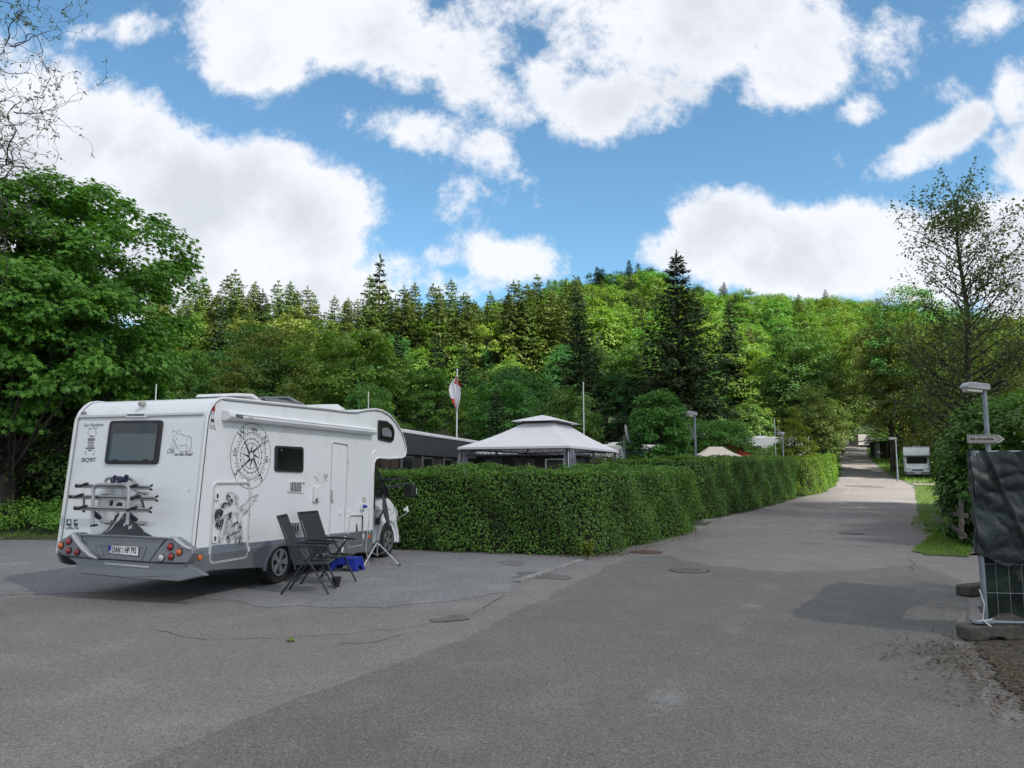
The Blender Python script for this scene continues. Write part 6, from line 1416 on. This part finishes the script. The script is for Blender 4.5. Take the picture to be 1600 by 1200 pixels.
# poles
M_pole = mat('white_pole', (.62, .63, .64), .4, var=.05)
def pole(name, label, u, v0, Y, r, cat):
    p = D(u, v0, Y); g0 = hz(p.x, Y); t = thing(name, label, cat, (p.x, Y, g0)); MB().tube([(0, 0, 0), (0, 0, p.z - g0)], [r, r * .7], 8).build('pole', M_pole, t, smooth=True); MB().lathe([(r, 0), (r * 1.5, .03), (r * .5, .07)], (0, 0, p.z - g0), n=10).build('cap', M_pole, t); return t, p.z - g0
t, hh = pole('flagpole', 'white flagpole with a limp white and red flag', 714.5, 579, 29.5, .034, 'flagpole')
fl = MB(); rgd = random.Random(2); rows_ = 12; cols = 8; vs = []; 
for j in range(rows_ + 1):
    for i in range(cols + 1):
        a_ = i / cols; z_ = hh - .15 - 1.42 * j / rows_ * (1 - .15 * a_); sp_x = (.05 + .26 * math.sin(math.pi * (j / rows_) ** .8)) * a_
        vs.append((-sp_x + .0, .05 * math.sin(a_ * 9 + j * .5) - .02, z_ - .12 * a_))
vs2 = [(v[0] * -.45, v[1] - .03, v[2] - .06) for v in vs]
M_flagw = mat('flag_white', (.68, .66, .70), .8, var=.04); M_flagr = mat('flag_red', (.52, .03, .03), .8, var=.1)
fl.add(vs, [(j * (cols + 1) + i, j * (cols + 1) + i + 1, (j + 1) * (cols + 1) + i + 1, (j + 1) * (cols + 1) + i) for j in range(rows_) for i in range(cols)])
fl.add(vs2, [(j * (cols + 1) + i, j * (cols + 1) + i + 1, (j + 1) * (cols + 1) + i + 1, (j + 1) * (cols + 1) + i) for j in range(rows_) for i in range(cols)])
fo = fl.build('flag', M_flagw, t, smooth=True, fix=False); fo.data.materials.append(M_flagr)
for k, p_ in enumerate(fo.data.polygons):
    j = (k % (rows_ * cols)) // cols; i = k % cols
    if (j > 7 and i > 3 and k < rows_ * cols) or (j < 3 and (i < 3 or k >= rows_ * cols)): p_.material_index = 1
pole('flagpole', 'bare thin white flagpole right of the pavilion peak', 911.5, 600, 30, .03, 'flagpole')
pole('antenna_mast', 'thin white mast between the white caravan roofs and small lamp', 1210, 655, 50, .03, 'mast')
pole('antenna_mast', 'thin grey mast right of the small yellow-green tree', 1263, 684, 55, .03, 'mast')
# caravans
V_car = mat('caravan_white', (.66, .66, .64), .4, var=.03, scale=2, dirt=(.5, .5, .47), dscale=1.5)
def caravan(label, x, y, z, rz, Lc=4.6, Wc=2.2, Hc=2.55, group=None, name='caravan'):
    t = thing(name, label, 'caravan', (x, y, z), rz, group); pr = [(-Lc / 2, .45), (-Lc / 2 - .12, 1.4), (-Lc / 2 + .1, 2.2), (-Lc / 2 + .5, Hc - .05), (0, Hc), (Lc / 2 - .6, Hc - .04), (Lc / 2 - .1, 2.1), (Lc / 2 + .1, 1.3), (Lc / 2, .45)]
    MB().prism([(a, -Wc / 2, b_) for a, b_ in pr], (0, Wc, 0)).build('body', V_car, t, smooth=True, bevel=.07, seg=3)
    for sx_ in (-1.3, .7): w_ = MB().box(sx_, sx_ + 1.0, -Wc / 2 - .02, -Wc / 2 + .01, 1.25, 1.85).build('window', V_black, t, bevel=.02); MB().box(sx_ + .06, sx_ + .94, -Wc / 2 - .026, -Wc / 2 - .021, 1.31, 1.79).build('pane', V_glass, w_)
    MB().box(-Lc / 2 - .08, Lc / 2 + .02, -Wc / 2 - .012, -Wc / 2 + .01, .95, 1.02).build('stripe', V_ink2, t)
    for s in (-1, 1): MB().lathe([(.1, -.08), (.30, -.09), (.32, 0), (.30, .09), (.1, .09)], (0, s * (Wc / 2 - .1), .32), (0, 1, 0), 20).build('wheel', V_tyre, t)
    MB().prism([(-.4, -.35, Hc - .02), (-.35, -.35, Hc + .10), (.35, -.35, Hc + .10), (.4, -.35, Hc - .02)], (0, .7, 0)).build('skylight', V_car, t, bevel=.02)
    MB().bar((Lc / 2, 0, .45), (Lc / 2 + 1.1, 0, .42), .08, .08).build('drawbar', V_seam, t); return t
caravan('white caravan half hidden behind the right corner of the pavilion', D(966, 720, 34.5).x, 34.5, .45, R_(8))
caravan('white caravan whose roof shows above the trees near the small lamp post', D(1188, 700, 60).x, 60, 1.72 + (740 - 682.5) * 60 / 1209 - 2.6, R_(3), 6.0)
# little shed and dishes
t = thing('garden_shed', 'small blue-grey shed with flat grey roof beside the dish pole', 'shed', (D(975, 720, 31).x, 31, 0)); MB().box(.0, .9, 0, 1.5, 0, 2.72).build('wall', mat('shed_blue_grey', (.17, .19, .21), .7, var=.1), t)
MB().prism([(-.12, -.1, 2.92), (-.12, -.1, 2.99), (.75, -.1, 2.87), (.75, -.1, 2.80)], (0, 1.7, 0)).build('roof', mat('shed_roof', (.26, .28, .29), .6), t)
MB().box(-.14, -.04, -.12, -.02, 0, 2.75).build('corner_post', M_roofw, t)
def dish_on_pole(label, u, v, Y, r, m, face):
    p = D(u, v, Y); g0 = hz(p.x, Y); t = thing('satellite_dish', label, 'satellite dish', (p.x, Y, g0)); z = p.z - g0
    MB().tube([(0, 0, 0), (0, 0, z)], .03, 7).build('pole', M_conc, t); q = Vector(face).normalized(); xx = Vector((0, 0, 1)).cross(q).normalized(); yy = q.cross(xx); c0 = Vector((.06, -.03, z)); b = MB(); vs = []; n = 20
    for i in range(5):
        for k in range(n): a = 6.2832 * k / n; rr = r * i / 4; vs.append(c0 + xx * rr * math.cos(a) + yy * rr * math.sin(a) + q * (.12 * (rr / r) ** 2 * r * 2))
    b.add(vs, [(i * n + k, i * n + (k + 1) % n, (i + 1) * n + (k + 1) % n, (i + 1) * n + k) for i in range(4) for k in range(n)]); d_ = b.build('dish', m, t, smooth=True); s_ = d_.modifiers.new('s', 'SOLIDIFY'); s_.thickness = .01
    MB().bar(c0 - yy * r, c0 + q * r * 1.3 - yy * r * .3, .02, .02).build('feed_arm', V_seam, t); MB().tube([c0 + q * r * 1.3 - yy * r * .35, c0 + q * r * 1.3 - yy * r * .15], .035, 8).build('receiver', V_ink2, t)
dish_on_pole('pale satellite dish on a pole by the small shed', 975, 680, 30.4, .42, mat('pale_dish', (.40, .42, .42), .5), (.95, -.25, .25))
dish_on_pole('dark satellite dish showing just left of the nearest lamp post', 1077, 681, 33, .42, M_dish, (.85, -.35, .3))
# party tents
def party_tent(label, u0, u1, vtop, veave, Y, colr, Ld=3.0, name='party_tent', band=None):
    A_ = D(u0, veave, Y); B_ = D(u1, veave, Y + .5); g0 = hz(A_.x, Y); W_ = B_.x - A_.x; t = thing(name, label, 'party tent', (A_.x, Y, g0)); ze = A_.z - g0; zp = D(u0, vtop, Y + Ld / 2).z - g0
    E = [Vector((0, 0, ze)), Vector((W_, .4, ze)), Vector((W_ + .3, Ld, ze)), Vector((.2, Ld, ze))]; rg0 = Vector((W_ * .38, Ld * .5, zp)); rg1 = Vector((W_ * .62, Ld * .5 + .1, zp + .0)); b = MB(); rr = random.Random(3)
    def side(P0, P1, Q1_, Q0):
        vs = []; n, m = 10, 6
        for j in range(m + 1):
            for i in range(n + 1): p = P0.lerp(P1, i / n).lerp(Q0.lerp(Q1_, i / n), j / m); p.z -= .07 * math.sin(math.pi * j / m) - .012 * math.sin(i * 2.1 + j); vs.append(p)
        b.add(vs, [(j * (n + 1) + i, j * (n + 1) + i + 1, (j + 1) * (n + 1) + i + 1, (j + 1) * (n + 1) + i) for j in range(m) for i in range(n)])
    side(E[0], E[1], rg1, rg0); side(E[1], E[2], rg1, rg1); side(E[2], E[3], rg0, rg1); side(E[3], E[0], rg0, rg0); cn = b.build('canopy', colr, t, smooth=True, fix=False)
    b = MB(); b.add([E[i] for i in range(4)] + [p - Vector((0, 0, .2)) for p in E], [(i, (i + 1) % 4, (i + 1) % 4 + 4, i + 4) for i in range(4)]); b.build('valance', band or colr, t)
    for p in E: MB().bar((p.x, p.y, 0), p, .04, .04).build('post', M_white_metal, t)
M_cream = mat('cream_canvas', (.62, .56, .48), .85, var=.06, scale=3, trans=.15); M_redc = mat('red_canvas', (.42, .035, .025), .8, var=.08, trans=.15)
party_tent('red canvas party tent peeking out behind the cream one', 1124, 1188, 696, 718, 47.5, M_redc)
party_tent('cream canvas party tent with yellow valance showing above the hedge', 1084, 1172, 698, 716, 43, M_cream, band=mat('yellow_valance', (.55, .46, .25), .8))
# ================================================================== street lamps
M_galv = mat('galvanised_steel', (.22, .25, .29), .5, .45, var=.15, scale=6); M_head = mat('lamp_housing_grey', (.34, .36, .38), .55, var=.1); M_diff = mat('lamp_diffuser', (.42, .42, .36), .3, var=.1)
def street_lamp(label, u, vtop, Y, hw, face, pr=.05, group='street lamps along the site road'):
    p = D(u, vtop, Y); g0 = hz(p.x, Y); t = thing('street_lamp', label, 'street lamp', (p.x, Y, g0), face, group); z = p.z - g0
    MB().tube([(0, 0, 0), (0, 0, .9), (0, 0, .92), (0, 0, z - .1)], [pr * 1.3, pr * 1.3, pr, pr * .85], 12).build('pole', M_galv, t, smooth=True)
    h_ = MB().prism([(-.12 * hw, -.13, z - .12), (-.14 * hw, -.14, z - .03), (-.08 * hw, -.12, z + .02), (hw * .84, -.10, z + .06), (hw * .98, -.12, z - .01), (hw * .98, -.13, z - .07)], (0, .26, 0)).build('lamp_head', M_head, t, bevel=.015)
    MB().prism([(.18 * hw, -.10, z - .10), (.94 * hw, -.10, z - .075), (.90 * hw, -.09, z - .155), (.22 * hw, -.09, z - .175)], (0, .20, 0)).build('diffuser', M_diff, h_, bevel=.02); return t
street_lamp('tall grey street lamp with a square head behind the near end of the second hedge', 1085, 645, 30.2, .44, R_(200), .055)
street_lamp('small thin street lamp beside the yellow-green tree', 1222.5, 676, 47, .40, R_(110), .05)
street_lamp('slim pale street lamp on the grass verge left of the far camper', 1399, 684, 66, .55, R_(150), .06)
lp = street_lamp('street lamp at right carrying the arrow-shaped sign over the tarp fence', 1537, 602, 17, .50, R_(185), .058)
# arrow sign on that lamp
M_sign = mat('weathered_sign_face', (.30, .285, .26), .6, var=.08, dirt=(.20, .19, .17), dscale=6); M_signk = mat('sign_black', (.03, .03, .03), .6)
p0 = D(1509, 686, 16.93); zc = p0.z; t = thing('arrow_sign', 'pale arrow-shaped sign pointing right, clamped to the lamp post', 'sign', (D(1537, 686, 16.93).x, 16.90, zc)); 
def sx_(u): return D(u, 686, 16.93).x - t.location.x
hz2 = 6.6 / 1209 * 17
ar = [(sx_(1509.5), -hz2), (sx_(1557), -hz2), (sx_(1562), -hz2 * .7), (sx_(1568), 0), (sx_(1562), hz2 * .7), (sx_(1557), hz2), (sx_(1509.5), hz2)]
MB().prism([(x_, -.02, z_) for x_, z_ in ar], (0, .018, 0)).build('sign_board', M_sign, t, bevel=.002)
ou = [(sx_(1510.6), -hz2 * .82), (sx_(1553), -hz2 * .82), (sx_(1563.2), 0), (sx_(1553), hz2 * .82), (sx_(1510.6), hz2 * .82)]; inn = [(sx_(1511.3), -hz2 * .70), (sx_(1552.6), -hz2 * .70), (sx_(1561.8), 0), (sx_(1552.6), hz2 * .70), (sx_(1511.3), hz2 * .70)]
MB().ring([(x_, -.0225, z_) for x_, z_ in ou], [(x_, -.0225, z_) for x_, z_ in inn], (0, .002, 0)).build('sign_border', M_signk, t)
text_mesh('sign_lettering', 'Müll-u.Wertstoffstelle', .092, M_signk, t, Vector((sx_(1532.2), -.023, -.003)), Vector((1, 0, 0)), Vector((0, 0, 1)), bold=.0018, sx_=.63)
MB().box(-.07, .07, -.0, .12, -.03, .0).box(-.07, .07, -.0, .12, .05, .08).build('clamp', M_galv, t)
# ================================================================== tarp fence
M_tarp = bpy.data.materials.new('dark_green_tarp'); M_tarp.use_nodes = True; _t = M_tarp.node_tree; _p = _t.nodes['Principled BSDF']
_c = N(_t, 'ShaderNodeTexCoord'); _n = N(_t, 'ShaderNodeTexNoise'); _n.inputs['Scale'].default_value = 4.5; _n.inputs['Detail'].default_value = 6; L(_t, _c.outputs['Object'], _n.inputs['Vector'])
L(_t, MIX(_t, RAMP(_t, _n.outputs['Fac'], .35, .65), (.008, .015, .014), (.022, .033, .033)), _p.inputs['Base Color']); _p.inputs['Roughness'].default_value = .5
_w = N(_t, 'ShaderNodeTexNoise'); _w.inputs['Scale'].default_value = 260; L(_t, _c.outputs['Object'], _w.inputs['Vector']); _b = N(_t, 'ShaderNodeBump'); _b.inputs['Strength'].default_value = .3; _b.inputs['Distance'].default_value = .004; L(_t, _w.outputs['Fac'], _b.inputs['Height']); L(_t, _b.outputs[0], _p.inputs['Normal'])
M_net = mat('dark_green_screen', (.008, .020, .014), .8, var=.25, scale=12)
import mathutils.noise as mn
def tarp(parent, A_, B_, z0, z1, bulge, seed, nx_=80, nz_=70, m=M_tarp, name='tarp', lean=0.):
    A_ = Vector(A_); B_ = Vector(B_); d = (B_ - A_); nrm = Vector((d.y, -d.x, 0)).normalized(); vs = []
    for j in range(nz_ + 1):
        for i in range(nx_ + 1):
            s_ = i / nx_; r_ = j / nz_; p = A_.lerp(B_, s_); zb = z0 + .05 * math.sin(s_ * 7 + seed); zt_ = z1 - .02 * abs(math.sin(s_ * 9 + seed)) - (.05 if s_ < .12 else 0)
            z = zb + (zt_ - zb) * r_; q_ = Vector((s_ * d.length * 2.2, z * 2.2, seed))
            k = mn.noise(q_ * 1.1) * .06 + abs(mn.noise(q_ * 2.6 + Vector((z * 1.5, 0, 0)))) * .04 + abs(mn.noise(q_ * 5)) * .010 + abs(mn.noise(q_ * 11)) * .005 + bulge * math.sin(math.pi * r_) * .5
            fold = .05 * max(0, 1 - abs((s_ - .25 - .65 * (1 - r_)) / .06)) if r_ > .05 else 0
            vs.append(p + nrm * (k + fold + .03) + Vector((0, 0, z)))
    b = MB(); b.add(vs, [(j * (nx_ + 1) + i, j * (nx_ + 1) + i + 1, (j + 1) * (nx_ + 1) + i + 1, (j + 1) * (nx_ + 1) + i) for j in range(nz_) for i in range(nx_)])
    return b.build(name, m, parent, smooth=True, fix=False)
def fence_panel(label, A_, B_, tarp_to, seed, hh=1.95):
    t = thing('construction_fence', label, 'fence panel', (A_[0], A_[1], .015)); d = Vector((B_[0] - A_[0], B_[1] - A_[1], 0)); ln = d.length; u_ = d.normalized(); Z = Vector((0, 0, 1))
    for q_ in (0, ln): MB().tube([u_ * q_ + Z * .10, u_ * q_ + Z * hh], .021, 10).build('post', M_galv, t, smooth=True)
    MB().tube([u_ * 0 + Z * .17, d + Z * .17], .016, 8).build('bottom_rail', M_galv, t); MB().tube([Z * (hh - .02), d + Z * (hh - .02)], .018, 8).build('top_rail', M_galv, t)
    b = MB()
    for k in range(1, int(ln / .125)): b.tube([u_ * (k * .125) + Z * .17, u_ * (k * .125) + Z * (hh - .02)], .0028, 4, cap=False)
    for k in range(1, 6): b.tube([Z * (.17 + k * .295), d + Z * (.17 + k * .295)], .0028, 4, cap=False)
    b.build('wire_mesh', M_galv, t, kind='stuff'); return t, u_, ln
FA = (4.95, 8.26); FB = (8.3, 7.75); FC = (5.03, 8.42); FD = (6.76, 11.25)
t1, u1, l1 = fence_panel('wire construction fence panel with crumpled dark tarp at the right edge', FA, FB, 0, 1)
tarp(t1, (-.06, 0, 0), u1 * .52, .80, 1.955, .04, 1.3)
tarp(t1, u1 * .50 + Vector((0, .06, 0)), u1 * l1 + Vector((0, .06, 0)), .2, 1.86, .02, 4.4, m=M_net, name='screen_net')
tarp(t1, Vector((.05, .10, 0)), u1 * .66 + Vector((0, .10, 0)), .2, .9, .02, 5.4, 16, 16, m=M_net, name='screen_net')
t2, u2, l2 = fence_panel('wire construction fence panel running back beside the road, seen edge-on under dark tarp', FC, FD, 0, 2)
tarp(t2, u2 * l2 + Vector((0, 0, 0)), Vector((-.05, -.12, 0)), .78, 2.0, .0, 7.7)
for (x_, y_, rz, lb) in ((4.98, 8.27, .1, 'concrete block foot holding the nearest corner of the tarp fence'), (6.62, 11.25, .5, 'concrete block foot holding the far end of the tarp fence')):
    t = thing('concrete_block', lb, 'concrete foot', (x_, y_, .014), rz); b = MB(); b.prism([(-.30, -.11, 0), (-.30, -.11, .12), (-.26, -.11, .14), (.26, -.11, .14), (.30, -.11, .12), (.30, -.11, 0), (.10, -.11, 0), (.08, -.11, .03), (-.08, -.11, .03), (-.10, -.11, 0)], (0, .22, 0)); b.build('block', mat('dark_mossy_concrete', (.07, .07, .058), .95, var=.3, scale=10, bump=.6, bscale=40, dirt=(.035, .045, .02), dscale=6), t, bevel=.015)
t = thing('fence_clamp', 'steel clamp joining the two fence posts above the nearest foot', 'clamp', (4.89, 8.27, .17)); MB().box(-.08, .12, -.05, .06, 0, .03).build('plate', M_galv, t, bevel=.005)
b = MB(); b.tube([(-.02, -.06, .35), (.01, -.08, .2), (.0, -.05, .04), (.06, -.09, -.02)], .006, 5); b.tube([(-.09, -.03, .02), (.08, -.08, .05)], .005, 5); b.build('cable_tie', V_plate, t)
# wooden rail fence
M_gw = mat('silvery_weathered_wood', (.10, .09, .075), .9, var=.3, scale=6, bump=.6, bscale=25)
f0 = D(1482, 800, 21.5); 
t = thing('rail_fence', 'broken weathered wooden rail fence half buried in ivy on the right verge', 'rail fence', (f0.x, f0.y, 0))
o = Vector(t.location)
def PF_(u, v, Y): p = D(u, v, Y); return Vector((p.x, p.y, max(-.02, p.z))) - o
for (u, v, v2, Y) in ((1490, 785, 838, 19.2), (1502, 778, 842, 18.2), (1473, 770, 806, 23)): MB().bar(PF_(u, v2, Y), PF_(u, v, Y), .10, .08).build('post', M_gw, t, bevel=.008)
for (a_, b_) in (((1458, 806, 22.5), (1482, 824, 19.4)), ((1484, 820, 19.2), (1510, 838, 17.6)), ((1483, 802, 19.2), (1512, 806, 17.6)), ((1464, 785, 23), (1488, 800, 20))): MB().bar(PF_(*a_), PF_(*b_), .03, .10).build('rail', M_gw, t, bevel=.006)
MB().bar(PF_(1489, 780, 19.1), PF_(1506, 822, 17.9), .03, .08).build('broken_rail', M_gw, t)
# plank fence beneath the maple
t = thing('plank_fence', 'weathered plank fence in the shade at the far left edge', 'plank fence', (-22.5, 28.5, hz(-22, 28.5)))
for i in range(34): MB().box(i * .16, i * .16 + .145, -.01 + random.uniform(-.008, .008), .012, 0, 1.75 + random.uniform(-.03, .03)).build('plank', M_gw, t)
MB().box(-.05, 5.5, .02, .07, .5, .6).box(-.05, 5.5, .02, .07, 1.3, 1.4).build('rail', M_gw, t)
# ================================================================== far camper, trailer, hut
cx_, cyy = D(1439, 755, 72).x, 72.5; cz0 = hz(cx_, cyy) + .03
t = thing('motorhome', 'distant white alcove motorhome facing the camera in sunlight at right', 'motorhome', (cx_, cyy, cz0), R_(-117))
W2 = 1.1
# built facing +x locally
pr = [(-5.6, .5), (-5.6, 2.75), (-1.4, 2.85), (.35, 2.88), (.85, 2.75), (1.0, 2.25), (.95, 2.02), (.0, 1.98), (-.4, 1.9), (-.4, .5)]
MB().prism([(x_, -W2, z_) for x_, z_ in pr], (0, 2 * W2, 0)).build('coachwork', V_white, t, smooth=True, bevel=.05, seg=3)
cb = [(-.4, .3), (-.4, 1.95), (.15, 1.95), (.62, 1.28), (1.15, 1.02), (1.25, .75), (1.26, .32)]
cbo = MB().prism([(x_, -.95, z_) for x_, z_ in cb], (0, 1.9, 0)).build('cab', V_white, t, smooth=True, bevel=.08, seg=3)
MB().add([(.24, -.84, 1.90), (.24, .84, 1.90), (.67, .86, 1.30), (.67, -.86, 1.30)], [(0, 1, 2, 3)]).build('windscreen', V_glass, cbo)
MB().box(1.20, 1.31, -.96, .96, .26, .55).build('bumper', V_grey, cbo, bevel=.04); MB().box(1.22, 1.275, -.5, .5, .62, .76).build('grille', V_black, cbo, bevel=.01)
for s in (-1, 1):
    MB().box(1.12, 1.28, s * .74 - .17, s * .74 + .17, .72, .92).build('headlight', V_clear, cbo, bevel=.03)
    MB().bar((.4, s * .9, 1.4), (.45, s * 1.2, 1.5), .05, .05).box(.4, .5, s * 1.2 - .10, s * 1.2 + .10, 1.32, 1.62).build('mirror', V_black, t)
    for x_ in (.55, -3.9): MB().lathe([(.15, -.1), (.30, -.11), (.33, 0), (.30, .11), (.15, .1)], (x_, s * .85, .33), (0, 1, 0), 20).build('wheel', V_tyre, t, smooth=True)
MB().box(1.31, 1.316, -.26, .26, .36, .47).build('number_plate', V_plate, t)
MB().prism([(-1.2, -.3, 2.85), (-1.1, -.3, 2.98), (-.5, -.3, 2.98), (-.3, -.3, 2.86)], (0, .6, 0)).build('skylight', V_trim, t)
# box trailer at the road top
bx = D(1347, 699, 122).x; t = thing('box_trailer', 'grey and white box trailer parked where the road disappears', 'trailer', (bx, 122, hz(bx, 122)), R_(4))
MB().box(-1.1, .75, -1, 2, .55, 2.05).build('box', mat('trailer_grey', (.30, .30, .29), .6, var=.1), t, bevel=.03); MB().box(.76, 1.5, -.8, 1.6, .5, 1.5).build('front_box', V_car, t, bevel=.05); MB().box(-1.1, 1.5, -1.02, -.98, .42, .54).build('sill', V_car, t)
for x_ in (-.5, .7): MB().lathe([(.1, -.08), (.28, -.08), (.28, .08), (.1, .08)], (x_, -.9, .28), (0, 1, 0), 16).build('wheel', V_tyre, t)
# wooden hut right of the road top
hx = D(1386, 695, 98).x; t = thing('hut', 'dark open-fronted hut with a sloping roof on the bank right of the road', 'hut', (hx, 98, hz(hx, 98) - .1), R_(0))
MB().box(-.6, 2.6, .6, 3.4, 0, 2.45).build('wall', M_dwood, t); MB().box(-1.35, -.7, .5, .6, .2, 2.25).build('side_panel', mat('pale_panel', (.30, .33, .35), .7), t)
for x_ in (-1.5, 0, 2.5): MB().box(x_ - .06, x_ + .06, -.06, .06, 0, 2.45).build('post', M_gw, t)
MB().prism([(-1.95, -.5, 2.45), (-1.95, -.5, 2.57), (3.2, -.5, 3.15), (3.2, -.5, 3.03)], (0, 4.4, 0)).build('roof', mat('hut_roof', (.09, .09, .09), .8), t)
MB().bar((-1.5, 0, .9), (2.5, 0, .9), .05, .08).build('railing', M_gw, t)
# ================================================================== unseen cloud mesh, added and outlined to shade the camera and the lot
ALT = 420.0; k_ = ALT / SUNV.z
foot = [(-160, -120), (24, -120), (20, 4), (16, 28), (16.3, 43), (21, 60), (18, 82), (2, 83), (-34, 89), (-90, 98), (-160, 105)]
M_cloud = bpy.data.materials.new('cloud_blocker_skin'); M_cloud.use_nodes = True; _t = M_cloud.node_tree; _t.nodes.remove(_t.nodes['Principled BSDF'])
_d = N(_t, 'ShaderNodeBsdfDiffuse'); _d.inputs[0].default_value = (.92, .92, .93, 1); _r = N(_t, 'ShaderNodeBsdfTranslucent'); _r.inputs[0].default_value = (.92, .92, .93, 1); _m = N(_t, 'ShaderNodeMixShader'); _m.inputs[0].default_value = .5
_q = N(_t, 'ShaderNodeBsdfTransparent'); _k = N(_t, 'ShaderNodeMixShader'); _k.inputs[0].default_value = .34
L(_t, _d.outputs[0], _m.inputs[1]); L(_t, _r.outputs[0], _m.inputs[2]); L(_t, _m.outputs[0], _k.inputs[1]); L(_t, _q.outputs[0], _k.inputs[2]); L(_t, _k.outputs[0], _t.nodes['Material Output'].inputs[0])
foot2 = [(-15 + 62 * math.cos(a_ * .5236), 377 + 40 * math.sin(a_ * .5236)) for a_ in range(12)]      # second unseen cloud, added to shade the hilltop
layers = [(0, 1.0), (10, 1.01), (24, .96), (36, .82), (46, .58), (52, .28)]
for ft_, wob in ((foot, 1.6), (foot2, 4.0)):
    fx = [p[0] + SUNV.x * k_ for p in ft_]; fy = [p[1] + SUNV.y * k_ for p in ft_]; ccx, ccy = sum(fx) / len(fx), sum(fy) / len(fy)
    ring_ = wobble_poly(list(zip(fx, fy)), wob, 7, 12); n_ = len(ring_); b = MB(); vs = []
    for zz_, s_ in layers:
        for i, p in enumerate(ring_):
            q_ = Vector((ccx + (p.x - ccx) * s_, ccy + (p.y - ccy) * s_, ALT + zz_)); nn_ = mn.noise(Vector((q_.x, q_.y, zz_)) * .03)
            if s_ < .99: q_ += Vector((0, 0, nn_ * 14)); q_.x += nn_ * 6
            vs.append(q_)
    fs = [(j * n_ + i, j * n_ + (i + 1) % n_, (j + 1) * n_ + (i + 1) % n_, (j + 1) * n_ + i) for j in range(len(layers) - 1) for i in range(n_)] + [tuple(range(n_))[::-1], tuple((len(layers) - 1) * n_ + i for i in range(n_))]
    b.add(vs, fs); co = b.build('cloud_blocker', M_cloud, None, smooth=True); co['kind'] = 'structure'
